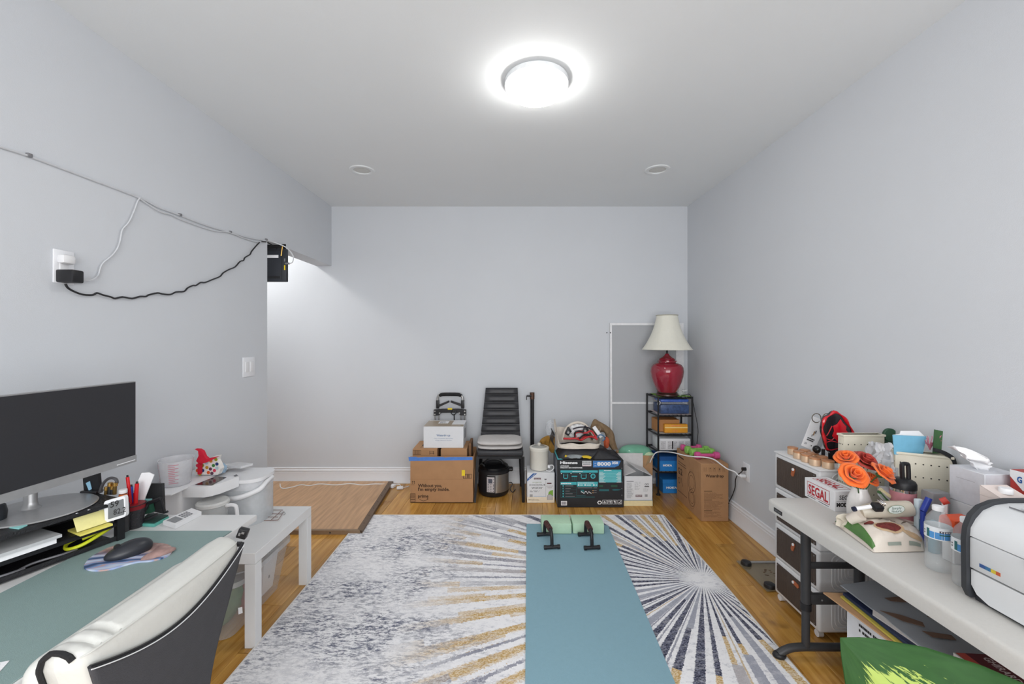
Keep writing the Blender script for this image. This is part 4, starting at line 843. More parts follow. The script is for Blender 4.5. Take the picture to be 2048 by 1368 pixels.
for r_, z_ in pr:
    for k in range(M_): a_ = 2*PI*k/M_; s_ = 1-.022*(1-math.cos(a_*8))/2; vs.append((lc[0]+r_*s_*math.cos(a_), lc[1]+r_*s_*math.sin(a_), lc[2]+z_))
for i in range(len(pr)-1):
    for k in range(M_): fs.append((i*M_+k, i*M_+(k+1) % M_, (i+1)*M_+(k+1) % M_, (i+1)*M_+k))
q.add(vs, fs, SH); obj('lamp_shade', q, t, flat=False, solid=.003)
q = MB(); q.tube([(lc[0]+.2225*math.cos(2*PI*k/40), lc[1]+.2225*math.sin(2*PI*k/40), lc[2]+.43) for k in range(40)], .003, SH, 6, closed=True); q.tube([(lc[0]+.096*math.cos(2*PI*k/40), lc[1]+.096*math.sin(2*PI*k/40), lc[2]+.747) for k in range(40)], .004, mat('shade_rim', (176, 172, 158), .7), 6, closed=True); obj('shade_trim', q, t)
q = MB(); q.tube([(lc[0], lc[1], lc[2]+.46), (lc[0], lc[1], lc[2]+.745)], .002, GOLD, 6)
for k in range(3): a_ = 2*PI*k/3; q.tube([(lc[0], lc[1], lc[2]+.735), (lc[0]+.094*math.cos(a_), lc[1]+.094*math.sin(a_), lc[2]+.745)], .0015, GOLD, 5)
obj('shade_harp', q, t)
q = MB(); q.tube([lc[0:2]+(lc[2]+.02,), (1.60, 3.90, .905), (1.66, 3.86, .91), P(1391, 830, Y=3.83), P(1396, 860, Y=3.85), P(1394, 885, Y=3.85), P(1392, 900, Y=3.86), (1.70, 3.88, .3)], .003, BLK, 6, smooth=5); obj('power_cord', q, t)
GL = mat('clear_glass', (226, 230, 232), .04, alpha=.35, spec=1)
for i, (x, y, lb) in enumerate(((1.575, 3.885, 'small clear glass ornament right of the red lamp base'), (1.615, 3.93, 'second clear glass ornament near the rack corner'))):
    q = MB(); q.blob((x, y, .93), (.022, .02, .028), GL, i+2, .3, 3, None, 2); q.blob((x+.025, y-.01, .95), (.018, .014, .012), GL, i+5, .3, 2, None, 2); solo('glass_ornament', q, lb, 'ornament')
# --- big brown carton with dumbbells
xa, xb, y0, y1, zt = 1.497, 1.712, 3.289, 3.77, .452
q0 = MB(); q0.box(xa, xb, y0, y1, 0, zt, CARD, bev=.003, seg=1)
t = base('tall_carton', 'tall brown water filter carton on the floor by the right wall, dumbbells on top', 'box', q0); obj('carton', q0, t)
q = MB(); A = Fr(y0)
def a(x, y): return 1340+x/7.6, 870+y/7.6
def R(x0, y0_, x1, y1_, m, k=1): A.rect(q, *a(x0, y0_), *a(x1, y1_), m, k)
LI = mat('light_card_ink', (140, 104, 74), .8)
A.text(q, 'Waterdr', *a(540, 642), a(750, 0)[0], CARDI, .03, 1.5, .0225); A.text(q, 'o', *a(752, 642), a(782, 0)[0], CARDI, .05, 1.5, .0225); A.text(q, 'p', *a(784, 642), a(816, 0)[0], CARDI, .03, 1.5, .0225)
for i, x in enumerate((510, 585, 650, 725, 790)):
    R(x, 555, x+50, 558, LI); 
    for j in range(3): R(x+4+j*16, 490+10*(j % 2), x+9+j*16, 550, LI)
    if i in (1, 2, 3): vv = A.c(*a(x+25, 500+i*6)); Face((0, y0, 0), (1, 0, 0), (0, 0, 1)).disc(q, vv[0], vv[1], .004, CARDI, 2, 10)
for ya, yb_, n_ in ((970, 865, 8), (1130, 1000, 11), (1250, 1160, 7)):
    p0 = a(518, yb_+ (ya-yb_)); p1 = a(825, yb_); scribble(A, q, p0[0], p0[1], p1[0], p1[1], n_, LI, .4, .92)
for y in (855, 988, 1152): R(516, y-4, 640, y+3, CARDI)
F4 = Face((xa, y1, 0), (0, -1, 0), (0, 0, 1))         # left side: u runs towards the camera
F4.text(q, 'G2', .045, .17, .165, CARDI, .0, 1.5, .14) if False else None
def ell(u, v, ru, rv, tt, m):
    n = 28; ps = [(u+ru*math.cos(2*PI*i/n), v+rv*math.sin(2*PI*i/n)) for i in range(n)]; qs = [(u+(ru-tt)*math.cos(2*PI*i/n), v+(rv-tt)*math.sin(2*PI*i/n)) for i in range(n)]
    q.add([F4.w(*p) for p in ps+qs], [(i, (i+1) % n, (i+1) % n+n, i+n) for i in range(n)], m)
F4.text(q, 'G', .03, .24, .075, CARDI, .02, 1.5, .055); F4.text(q, '2', .085, .24, .125, CARDI, .02, 1.5, .055); ell(.055, .18, .022, .028, .006, CARDI); F4.line(q, (.095, .215), (.13, .15), .007, CARDI)
for v0, u1_ in ((.345, .19), (.325, .2)): F4.line(q, (.03, v0), (u1_, v0-.0), .005, CARDI)
F4.line(q, (.03, .39), (.15, .39), .012, CARDI); F4.line(q, (.03, .085), (.22, .085), .005, CARDI)
ell(.31, .25, .07, .085, .004, CARDI); ell(.31, .25, .05, .055, .003, CARDI); ell(.31, .12, .06, .07, .004, CARDI); ell(.31, .12, .04, .045, .003, CARDI); ell(.31, .19, .082, .16, .003, LI)
F5 = Face((xa, y0, zt), (1, 0, 0), (0, 1, 0)); F5.rect(q, .1, 0, .115, .48, mat('clear_tape_brown', (188, 150, 112), .3)); obj('print', q, t)
PK = mat('pink_vinyl', (206, 84, 140), .35); GV = mat('green_vinyl', (134, 188, 88), .35)
def dumbbell(c, L_, r, m, rz, lb):
    c = Vector((c[0], c[1], zt+r*.95+.001)); t = thing('dumbbell', lb, 'dumbbell', (c.x, c.y, zt), 0, 'vinyl dumbbells on the tall carton'); d = Vector((math.cos(rz), math.sin(rz), 0))
    q = MB(); q.cyl(c-d*L_*.33, c+d*L_*.33, r*.48, m, 16); obj('handle', q, t)
    for s in (-1, 1):
        q = MB(); e = c+d*s*L_*.38; Q = (d*s).to_track_quat('Z', 'Y').to_matrix()
        q.lathe([(r*.5, -L_*.12), (r*.93, -L_*.095), (r, -L_*.06), (r, L_*.06), (r*.9, L_*.1), (r*.5, L_*.12), (0, L_*.122)], e, m, 8, Q @ RZ(PI/8)); obj('weight', q, t, ang=50)
dumbbell(((P(1414, 906, Y=3.42).x), 3.42), .2, .03, PK, 0.0, 'pink dumbbell in front on the tall carton')
dumbbell((1.60, 3.50), .205, .034, GV, .05, 'green dumbbell just behind the front pink one')
dumbbell((1.592, 3.575), .205, .034, GV, .05, 'green dumbbell next to the rear pink one')
dumbbell((1.585, 3.68), .18, .027, PK, 0.0, 'pink dumbbell at the rear by the rack')
# right wall outlet, plugs and cords
p = P(1493.5, 944, X=XR)
t = thing('wall_outlet', 'white wall outlet low on the right wall with two plugs', 'outlet', (XR, p.y, p.z-.06))
q = MB(); q.box(XR-.006, XR, p.y-.045, p.y+.045, p.z-.066, p.z+.066, TRIM, bev=.003); obj('cover_plate', q, t)
q = MB(); q.box(XR-.008, XR-.005, p.y-.017, p.y+.017, p.z-.034, p.z+.034, WHITE, bev=.003); obj('socket_insert', q, t)
q = MB(); pl = (XR-.03, p.y, p.z-.028); q.cbox(pl, (.04, .028, .022), PAPER, bev=.006)
q.tube([pl, (XR-.06, p.y, p.z-.028), P(1470, 944, Y=3.15), P(1455, 938, Y=3.22), P(1442, 929, Y=3.27), P(1428, 919, Y=3.285), P(1410, 914.5, Y=3.287), P(1390, 913.5, Y=3.34), P(1370, 911, Y=3.45), P(1345, 905, Y=3.60), P(1322, 903.5, Y=3.82), P(1311, 906, Y=3.83), P(1304, 916, Y=3.86), P(1300, 925, Y=3.88)], .0048, PAPER, 8, smooth=6)
solo('extension_cable', q, 'white power cord running from the right wall outlet across the tall carton to the rack', 'cord')
q = MB(); pl = (XR-.025, p.y, p.z+.022); q.cyl((XR-.006, p.y, p.z+.022), (XR-.034, p.y, p.z+.022), .013, BLK); q.tube([(XR-.03, p.y, p.z+.018), P(1483, 944, X=XR-.02), P(1475, 950, X=XR-.015), P(1471, 960, X=XR-.012), P(1470, 975, X=XR-.012), P(1465, 990, X=XR-.012), P(1458, 1005, X=XR-.012), P(1456.5, 1020, X=XR-.022), P(1456.5, 1032, X=XR-.022)], .0035, BLK, 6, smooth=5)
solo('mains_cable', q, 'black power cord hanging from the right wall outlet behind the tall carton', 'cord')
# cord and plug strip at the left end of the back wall
q = MB(); zc_ = .032
pts = [P(540, 967, Y=4.13), P(558, 965, Y=4.12), P(561, 974, z=zc_), P(568, 977, z=zc_), P(585, 974, z=zc_), P(603, 969.5, z=zc_), P(618, 971.5, z=zc_), P(640, 968, z=zc_), P(670, 970, z=zc_), P(700, 967.5, z=zc_), P(725, 970, z=zc_), P(750, 968, z=zc_), P(780, 969, z=.02)]
q.tube(pts, .0045, PAPER, 6, smooth=5); q.tube([P(790, 969, z=.01), P(799, 969, z=.01), P(801, 973, z=.01), P(803, 976, z=.01), P(812, 974, z=.01), P(818, 972, z=.01)], .004, PAPER, 6, smooth=4); solo('floor_cord', q, 'thin white cord running along the foot of the back wall', 'cord')
p = P(785, 972, z=.012); q = MB(); q.cbox((p.x, p.y, .0125), (.05, .055, .024), PAPER, bev=.004, rz=-.3); solo('plug_adapter', q, 'white square plug adapter on the floor by the open box', 'adapter')
p = P(800, 975.5, z=.012); q = MB(); q.cbox((p.x, p.y, .0115), (.06, .045, .022), PAPER, bev=.007, rz=.2); solo('cord_switch', q, 'white rounded inline socket on the cord by the open box', 'socket')
# router hanging below the header
Yr = 3.20; x1r = P(571.5, 0, Y=Yr).x; z0, z1 = P(0, 563, Y=Yr).z, 2.149
z1 = min(z1, P(0, 497, Y=Yr).z)
t = thing('wifi_router', 'black internet router mounted below the header at the top end of the left wall', 'router', (x1r-.12, Yr, z0))
q = MB(); q.box(x1r-.30, x1r, Yr, Yr+.04, z0, z1, mat('router_black', (42, 45, 52), .4, var=.05), bev=.006); obj('case', q, t)
q = MB(); A = Fr(Yr, .001); A.rect(q, 520, 515.8, 557, 510, PAPER); A.rect(q, 563.5, 497, 564.3, 560, BLK); A.rect(q, 530, 501.5, 562, 500, BLK); A.rect(q, 530, 557, 560, 552, BLK); A.rect(q, 568.3, 540, 571, 530.5, YEL, 2); A.rect(q, 568.3, 523, 571, 517, INKG, 2); obj('print', q, t)
q = MB(); q.cyl(P(565, 492, Y=Yr-.004), P(562.5, 512, Y=Yr-.004), .004, GOLD, 8); obj('antenna', q, t)
q = MB(); q.box(x1r-.30, x1r-.02, Yr+.04, 3.24, z0+.05, 2.16, BLK); q.box(XL-.14, x1r-.03, Yr+.01, Yr+.03, z1-.01, 2.151, BLK); obj('bracket', q, t)
WC = mat('white_cable', (204, 206, 210), .5)
q = MB(); q.tube([P(531, 481, X=XL+.006), P(545, 484, Y=3.13), P(560, 489, Y=3.15), P(574, 496, Y=3.17), P(584, 508, Y=3.18), P(587, 516, Y=3.19), P(584, 525, Y=3.19), P(577, 527, Y=3.19), P(571, 527, Y=3.2)], .0045, WC, 6, smooth=5); q.cyl(P(579, 527, Y=3.19), P(571, 527, Y=3.2), .007, INKG, 8); solo('network_cable', q, 'white cable looping from the wall into the side of the router', 'cable')
q = MB(); q.tube([P(523, 483, X=XL+.012), P(530, 483.5, X=XL+.01), P(536, 485.5, Y=3.12), P(545, 490.5, Y=3.16), P(553, 496, Y=3.195), P(553, 499, Y=3.2)], .004, BLK, 6, smooth=4); solo('router_power_cable', q, 'short black cable entering the top of the router', 'cable')
# wall clips, long cable, outlet with adapters on the left wall
W_ = lambda x, y, d=.006: P(x, y, X=XL+d)
q = MB(); q.tube([W_(-1400, -260), W_(-700, 10), W_(-300, 170), W_(-40, 278), W_(0, 293.5), W_(55, 311), W_(170, 354), W_(280, 396), W_(318, 415), W_(358, 430), W_(410, 450), W_(459, 464.5), W_(500, 476), W_(531, 481)], .0042, WC, 6, smooth=4); solo('wall_cable', q, 'long white cable clipped in a sloping line across the left wall', 'cable')
q = MB(); q.tube([W_(280, 397, .009), W_(300, 411, .009), W_(322, 424, .01), W_(345, 430, .01), W_(360, 438, .009), W_(400, 453, .009), W_(430, 462, .009), W_(459, 465, .009), W_(490, 477, .009), W_(515, 484, .009), W_(530, 481, .009)], .0035, WC, 6, smooth=4); solo('wall_cable', q, 'second white cable sagging just under the sloping one near the router', 'cable')
q = MB(); pts = [(280, 396), (275, 403), (270, 417), (262, 436), (255, 448), (245, 459), (242, 472), (239, 486), (233, 500), (222, 513), (207, 525), (201, 535), (197, 549), (190, 557), (178, 561), (160, 560)]
q.tube([W_(x, y, .01+.02*(i > 12)) for i, (x, y) in enumerate(pts)], .0034, WC, 6, smooth=4); solo('adapter_cable', q, 'thin white cable dropping from the wall cable to the outlet adapter', 'cable')
q = MB(); r_ = random.Random(4); pts = [(131, 568), (136, 576), (148, 583), (165, 589), (185, 590), (194, 586), (206, 590), (222, 594), (230, 597), (245, 594), (264, 597), (280, 593), (292, 593), (297, 590), (315, 586), (325, 588), (341, 589), (352, 584), (368, 583), (375, 576), (386, 571), (392, 571), (401, 565), (410, 565), (425, 559), (440, 553), (446, 546), (458, 539), (470, 534), (480, 523), (487, 521), (490, 515), (500, 509), (503, 503), (512, 492), (519, 485)]
q.tube([W_(x, y, .012) for x, y in pts], .0042, BLK, 6, smooth=3); solo('black_cable', q, 'wavy black cable hanging in an arc from the outlet adapter to the router', 'cable')
for i, (x, y) in enumerate(((55, 311), (358, 430), (459, 464.5), (531, 479.5))):
    q = MB(); p = W_(x, y, .0); q.box(XL, XL+.012, p.y-.008, p.y+.008, p.z-.006, p.z+.008, INKG, bev=.002)
    solo('cable_clip', q, ('small grey cable clip on the left wall at the frame edge', 'small cable clip above the sagging part of the cable', 'small cable clip midway between the sag and the router', 'small cable clip at the corner above the router')[i], 'cable clip', 'cable clips on the left wall')
p = W_(125, 534, 0)
t = thing('wall_outlet', 'white double outlet plate high on the left wall', 'outlet', (XL, p.y, p.z-.06))
q = MB(); a_ = W_(104, 534, 0).y; b_ = W_(146, 534, 0).y; q.box(XL, XL+.006, a_, b_, p.z-.066, p.z+.066, TRIM, bev=.003); obj('cover_plate', q, t)
q = MB(); q.box(XL+.004, XL+.009, p.y-.017, p.y+.017, p.z-.034, p.z+.04, WHITE, bev=.003); obj('socket_insert', q, t)
q = MB(); c_ = W_(133, 519, .02); q.cbox(c_, (.032, .05, .036), WHITE, bev=.01); solo('white_adapter', q, 'white rounded plug adapter in the upper socket of the left wall', 'adapter')
q = MB(); c_ = W_(139, 553, .035); q.cbox((XL+.036, c_.y, c_.z), (.07, .046, .05), BLK, bev=.006); solo('black_adapter', q, 'black power adapter in the lower socket of the left wall', 'adapter')
a_ = W_(484.5, 735, 0); b_ = W_(508.5, 735, 0)
t = thing('light_switch', 'white double light switch on the left wall near the opening', 'light switch', (XL, (a_.y+b_.y)/2, a_.z-.06))
q = MB(); q.box(XL, XL+.006, a_.y, b_.y, a_.z-.066, a_.z+.066, TRIM, bev=.003); obj('cover_plate', q, t)
for k in (.3, .7): y_ = a_.y+(b_.y-a_.y)*k; q = MB(); q.box(XL+.004, XL+.0095, y_-.017, y_+.017, a_.z-.034, a_.z+.034, WHITE, bev=.002); obj('rocker', q, t)
# ================================================================ left: desk, low table, chair
DZ = .73
t = thing('desk', 'long white desk along the left wall under the monitor', 'desk', (-1.39, 1.0, 0))
q = MB(); q.box(-1.758, -1.013, .28, 1.683, DZ-.025, DZ, WLAM, bev=.004); obj('desktop', q, t)
for y in (.5, 1.5):
    q = MB(); q.box(-1.44, -1.36, y-.035, y+.035, .05, DZ-.06, WHITE, bev=.004); q.box(-1.70, -1.08, y-.03, y+.03, DZ-.06, DZ-.025, WHITE); obj('leg', q, t)
    q = MB(); q.box(-1.72, -1.185, y-.035, y+.035, 0, .05, WHITE, bev=.01); obj('foot', q, t)
q = MB(); q.box(-1.42, -1.38, .53, 1.47, DZ-.1, DZ-.06, WHITE); obj('crossbar', q, t)
q = MB(); p = P(486, 1066, z=DZ+.005)
M_ = tuple(P(486, 1066, Y=1.50))
t = thing('desk_power_block', 'small black socket block clipped to the far front edge of the desk', 'power block', (M_[0], M_[1], M_[2]-.02))
q = MB(); q.box(M_[0]-.075, M_[0]-.01, 1.495, 1.512, DZ-.036, DZ-.0255, BLK); q.cbox(M_, (.032, .022, .034), BLK, rz=.2, ry=.35, bev=.003); obj('block', q, t)
q = MB(); q.cbox((M_[0]+.007, M_[1]-.012, M_[2]+.005), (.009, .002, .007), SILV, rz=.2, ry=.35); q.cbox((M_[0]-.005, M_[1]-.0125, M_[2]+.001), (.006, .002, .010), SILV, rz=.2, ry=.35); obj('port', q, t)
DM = mat('sage_leather', (134, 156, 154), .55, var=.02, scale=80, bump=.25, bscale=450)
q = MB(); q.box(-1.408, -1.016, .6, 1.535, DZ+.0003, DZ+.003, DM, bev=.001, seg=1); solo('desk_mat', q, 'large grey-green desk mat on the white desk', 'desk mat')
# mouse pad
def mp_mat():
    m = bpy.data.materials.new('printed_mouse_pad'); m.use_nodes = True; nt = m.node_tree; n = nt.nodes; L = nt.links; b = n['Principled BSDF']; b.inputs['Roughness'].default_value = .6
    tc = n.new('ShaderNodeTexCoord'); mp = n.new('ShaderNodeMapping'); mp.inputs['Rotation'].default_value = (0, 0, .55); mp.inputs['Scale'].default_value = (5, 26, 1); L.new(tc.outputs['Object'], mp.inputs[0])
    w_ = n.new('ShaderNodeTexWave'); w_.inputs['Scale'].default_value = .5; w_.inputs['Distortion'].default_value = 7; w_.inputs['Detail'].default_value = 3; L.new(mp.outputs[0], w_.inputs[0])
    c1 = n.new('ShaderNodeValToRGB'); e = c1.color_ramp.elements; e[0].position = 0; e[0].color = lin((52, 74, 112))+(1,); e[1].position = 1; e[1].color = lin((196, 206, 222))+(1,)
    for p_, c_ in ((.3, (126, 156, 204)), (.5, (196, 160, 148)), (.7, (150, 170, 214))): x = c1.color_ramp.elements.new(p_); x.color = lin(c_)+(1,)
    L.new(w_.outputs['Fac'], c1.inputs[0])
    n2 = n.new('ShaderNodeTexNoise'); n2.inputs['Scale'].default_value = 28; n2.inputs['Detail'].default_value = 6; L.new(tc.outputs['Object'], n2.inputs[0])
    c2 = n.new('ShaderNodeValToRGB'); e = c2.color_ramp.elements; e[0].position = .35; e[0].color = lin((120, 92, 92))+(1,); e[1].position = .65; e[1].color = lin((196, 164, 154))+(1,); L.new(n2.outputs['Fac'], c2.inputs[0])
    sp = n.new('ShaderNodeSeparateXYZ'); L.new(tc.outputs['Object'], sp.inputs[0]); mr_ = n.new('ShaderNodeMapRange'); mr_.inputs[1].default_value = -.005; mr_.inputs[2].default_value = .03; L.new(sp.outputs[1], mr_.inputs[0])
    mx = n.new('ShaderNodeMix'); mx.data_type = 'RGBA'; L.new(mr_.outputs[0], mx.inputs[0]); L.new(c1.outputs[0], mx.inputs[6]); L.new(c2.outputs[0], mx.inputs[7]); L.new(mx.outputs[2], b.inputs['Base Color']); return m
ol = [(168, 1131), (180, 1115), (200, 1103), (225, 1092), (262, 1086), (300, 1085), (330, 1087), (344, 1094), (342, 1106), (325, 1115), (300, 1121), (275, 1123), (250, 1129), (222, 1137), (195, 1140), (175, 1138)]
zt = DZ+.008
sp_ = spline([P(x, y, z=zt) for x, y in ol], 4, True)
q = MB(); q.prism([Vector((p.x, p.y, DZ+.0032)) for p in sp_], (0, 0, .0045), mp_mat()); solo('mouse_pad', q, 'small printed mouse pad with sunset sky and rocks on the grey-green desk mat', 'mouse pad')
q = MB(); c_ = P(318, 1106, z=DZ+.012); q.blob((c_.x-.0, c_.y, DZ+.0085), (.045, .022, .014), mat('wrist_rest_print', (158, 128, 122), .6, var=.3, scale=40), 2, .08, 3, RZ(.95), 1, 0); solo('wrist_rest', q, 'raised brownish gel wrist rest at the far end of the mouse pad', 'wrist rest')
mc_ = P(258, 1100, z=DZ+.02)
t = thing('computer_mouse', 'black wireless mouse on the printed mouse pad', 'mouse', (mc_.x, mc_.y, DZ+.008))
def mouse(u, v):
    a_ = PI*(u); l = (v-.5)*2
    return None
q = MB(); Mz = RZ(-PI/2+.62)
bm = bmesh.new(); bmesh.ops.create_icosphere(bm, subdivisions=4, radius=1)
for v in bm.verts:
    x, y, z = v.co; z = max(z, -.35)
    v.co = Vector((x*.060*(1-.08*y), y*.036*(1-.12*x*x), (z+.35)*.030*(1+.25*x)))
q.bmd(bm, mat('mouse_black', (44, 46, 52), .38, var=.03), Matrix.Translation((mc_.x, mc_.y, DZ+.0078)) @ RZ(.855).to_4x4()); obj('shell', q, t)
q = MB(); d_ = RZ(.855) @ Vector((-1, 0, 0)); q.cyl(Vector((mc_.x, mc_.y, DZ+.040))+d_*.028+d_.cross(Vector((0, 0, 1)))*.004, Vector((mc_.x, mc_.y, DZ+.040))+d_*.028-d_.cross(Vector((0, 0, 1)))*.004, .009, BLK, 14); obj('scroll_wheel', q, t)
q = MB(); q.cbox(Vector((mc_.x, mc_.y, DZ+.0468))-d_*.012, (.010, .004, .001), PAPER, rz=.855); obj('logo_mark', q, t)
# paper at the near edge
q = MB(); q.prism([(-1.115, .84, DZ+.0035), (-1.065, .865, DZ+.0035), (-1.09, .915, DZ+.0035), (-1.16, .89, DZ+.0035)], (0, 0, .0012), PAPER); q.prism([(-1.12, .855, DZ+.0049), (-1.08, .87, DZ+.0049), (-1.098, .905, DZ+.0049), (-1.15, .885, DZ+.0049)], (0, 0, .0003), mat('photo_brown', (104, 74, 62), .4, var=.3)); solo('printed_card', q, 'small brown printed card on the near end of the desk mat', 'card')
# ---- monitor riser (black mesh organiser), turned towards the room
RZA = -math.atan2(.10, .27)                                     # front edge runs (-.10,-.27)
org = Vector((-1.352, 1.475, 0)); fd = Vector((-.098, -.272, 0)).normalized(); sd = Vector((-.272, .098, 0)).normalized()
def rp(u, v, z): return org+fd*u+sd*v+Vector((0, 0, z))        # u along the front towards the camera, v towards the wall
UL, VL, RZT = .46, .17, .872
MM = mat('mesh_black', (32, 32, 35), .5, var=.15, bump=.6, bscale=220)
t = thing('monitor_riser', 'black metal mesh monitor riser with open shelf on the left of the desk', 'monitor stand', rp(UL/2, VL/2, DZ))
def slab(q, u0, u1, v0, v1, z0, z1, m): q.prism([rp(u0, v0, z0), rp(u1, v0, z0), rp(u1, v1, z0), rp(u0, v1, z0)], (0, 0, z1-z0), m)
q = MB(); slab(q, 0, UL, 0, VL, RZT-.012, RZT, MM); obj('top_panel', q, t)
q = MB()
for i in range(9):
    for j in range(6):
        u = .012+i*.014+(j % 2)*.006; v = .03+j*.016; slab(q, u, u+.008, v, v+.004, RZT, RZT+.0006, mat('slot_dark', (8, 8, 9), .9))
obj('vent_slots', q, t)['kind'] = 'stuff'
for u in (0, UL-.022):
    for v in (0, VL-.02): q = MB(); slab(q, u, u+.022, v, v+.02, DZ+.0032 if v == 0 else DZ+.0005, RZT-.012, BLKM); obj('leg', q, t)
q = MB(); slab(q, .022, UL-.02, .004, VL, DZ+.066, DZ+.070, MM); obj('shelf', q, t)
q = MB(); slab(q, .022, UL-.02, .004, .007, DZ+.008, DZ+.02, MM); slab(q, .022, UL-.02, .004, .007, DZ+.054, DZ+.07, BLKM); slab(q, .022, UL-.02, .004, VL, DZ+.006, DZ+.009, MM); obj('drawer_tray', q, t)
q = MB(); slab(q, .022, UL-.02, VL-.006, VL-.003, DZ+.01, RZT-.012, MM); obj('back_panel', q, t)
for u in (.05, .10, .13): q = MB(); p = rp(u, -.0015, RZT-.003); q.lathe([(.004, 0), (.003, .002), (0, .003)], p+Vector((0, 0, .003)), CHROME, 10); obj('screw', q, t)
# things in the riser
def rslab(nm, lb, cat, u0, u1, v0, v1, z0, z1, m, group=None):
    q = MB(); slab(q, u0, u1, v0, v1, z0, z1, m); return solo(nm, q, lb, cat, group)
rslab('paper_stack', 'thin silvery folder of papers sticking out of the riser, topmost', 'papers', .17, .43, -.012, .14, DZ+.086, DZ+.095, mat('silver_folder', (186, 188, 190), .35, var=.06))
rslab('paper_stack', 'white paper stack on the riser shelf under the silvery folder', 'papers', .18, .44, -.006, .13, DZ+.0705, DZ+.085, PAPER)
a_ = rp(.07, 0, DZ+.072)
q = MB(); q.prism([rp(.045, -.02, DZ+.0705), rp(.13, -.02, DZ+.0705), rp(.125, .06, DZ+.072), rp(.04, .06, DZ+.072)], (0, 0, .006), mat('note_yellow', (232, 220, 110), .7)); solo('sticky_note_pad', q, 'yellow sticky note pad on the riser shelf', 'sticky notes')
q = MB(); q.prism([rp(.052, .002, DZ+.080), rp(.128, .002, DZ+.080), rp(.13, .02, DZ+.122), rp(.052, .02, DZ+.122)], (.001, .001, 0), mat('note_pale_yellow', (226, 218, 150), .7)); solo('sticky_note', q, 'pale yellow sticky note standing up behind the note pad', 'sticky notes')
q = MB(); YC = mat('neon_yellow', (206, 214, 40), .45)
q.tube([rp(.02, .03, DZ+.05), rp(.06, .01, DZ+.046), rp(.11, .012, DZ+.03), rp(.135, .04, DZ+.022), rp(.12, .07, DZ+.03), rp(.07, .06, DZ+.045)], .0055, YC, 8, smooth=6); q.tube([rp(.03, .05, DZ+.045), rp(.07, .03, DZ+.045), rp(.10, .035, DZ+.04)], .005, YC, 8, smooth=4); solo('yellow_cable', q, 'coiled neon yellow cable in the drawer tray of the riser', 'cable')
for k, (u0, lb) in enumerate(((.16, 'dark cable lying in the riser drawer beside the yellow cable'), (.28, 'dark cable lying in the riser drawer nearest the camera'))):
    q = MB(); q.tube([rp(u0-.04, .02, DZ+.018), rp(u0, .012, DZ+.022), rp(u0+.06, .03, DZ+.02), rp(u0+.11, .015, DZ+.016)], .0035, mat('grey_cable', (110, 110, 114), .4), 6, smooth=5); solo('dark_cable', q, lb, 'cable')
q = MB(); q.blob(rp(.36, .04, DZ+.03), (.035, .03, .018), mat('pink_grey_wrap', (176, 160, 164), .4, var=.2), 3, .4, 3, None, 3); solo('plastic_wrap', q, 'pale pinkish plastic wrap in the near end of the riser drawer', 'plastic wrap')
TN = mat('note_mint', (146, 208, 206), .7); q = MB(); a_ = P(12, 1055, z=RZT); b_ = P(55, 1050, z=RZT); c_ = P(42, 1060, z=RZT); q.prism([P(12, 1052, z=RZT+.0005), P(28, 1049, z=RZT+.0005), P(55, 1051.5, z=RZT+.0005), P(38, 1059, z=RZT+.0005), P(15, 1056, z=RZT+.0005)], (0, 0, .003), TN); solo('sticky_note', q, 'mint green sticky note on top of the riser beside the monitor foot', 'sticky notes')
p = P(-2, 1045, z=RZT); q = MB(); q.lathe([(.022, 0), (.026, .008), (.028, .03), (.024, .05), (.012, .06), (0, .062)], (p.x-.015, p.y, RZT+.0005), mat('speaker_black', (40, 44, 50), .4), 24); solo('small_speaker', q, 'small dark rounded speaker at the left edge of the riser', 'speaker')
# ---- monitor
mcn = Vector((-1.545, 1.375, RZT))
t = thing('monitor', 'black computer monitor with silver lower bezel and oval foot on the riser', 'monitor', mcn)
q = MB(); q.lathe([(.14, .0005), (.143, .003), (.140, .006), (.03, .009), (0, .009)], mcn, SILV, 48); obj('foot', q, t)
q = MB(); q.lathe([(.030, .008), (.021, .016), (.0185, .03), (.0185, .16)], mcn+Vector((-.025, -.0, 0)), SILV, 20, None, 1, .8); obj('neck', q, t)
A = P(271.5, 763, Y=1.6); B = P(275, 922, Y=1.6)
yr, yl = 1.602, 1.05; xr_, xl_ = -1.424, -1.452; zb0, zt0 = .966, 1.272
def mp_(s, d, z): return Vector((xl_+(xr_-xl_)*s-d, yl+(yr-yl)*s, z))
q = MB(); q.prism([mp_(0, .004, zb0), mp_(1, .004, zb0), mp_(1, .004, zt0), mp_(0, .004, zt0)], (-.022, 0, 0), SILV); q.prism([mp_(.2, .026, zb0+.02), mp_(.8, .026, zb0+.02), mp_(.8, .026, zt0-.05), mp_(.2, .026, zt0-.05)], (-.02, 0, 0), SILV)
q.cyl(mp_(.5, .04, RZT+.155), mp_(.5, .04, RZT+.20)+Vector((-.02, 0, 0)), .02, SILV, 16); obj('housing', q, t)
q = MB(); q.prism([mp_(.004, .0025, zb0+.026), mp_(.996, .0025, zb0+.026), mp_(.996, .0025, zt0-.003), mp_(.004, .0025, zt0-.003)], (-.0015, 0, 0), mat('screen_black', (44, 44, 48), .55, var=.02, scale=200)); obj('screen', q, t)
q = MB(); q.prism([mp_(0, .0, zb0), mp_(1, .0, zb0), mp_(1, .0, zb0+.026), mp_(0, .0, zb0+.026)], (-.006, 0, 0), mat('bezel_silver', (170, 170, 172), .35, metal=.4)); obj('lower_bezel', q, t)
q = MB(); q.prism([mp_(.86, -.001, zb0+.008), mp_(.985, -.001, zb0+.008), mp_(.985, -.001, zb0+.0105), mp_(.86, -.001, zb0+.0105)], (.001, 0, 0), PAPER); obj('indicator_bar', q, t)
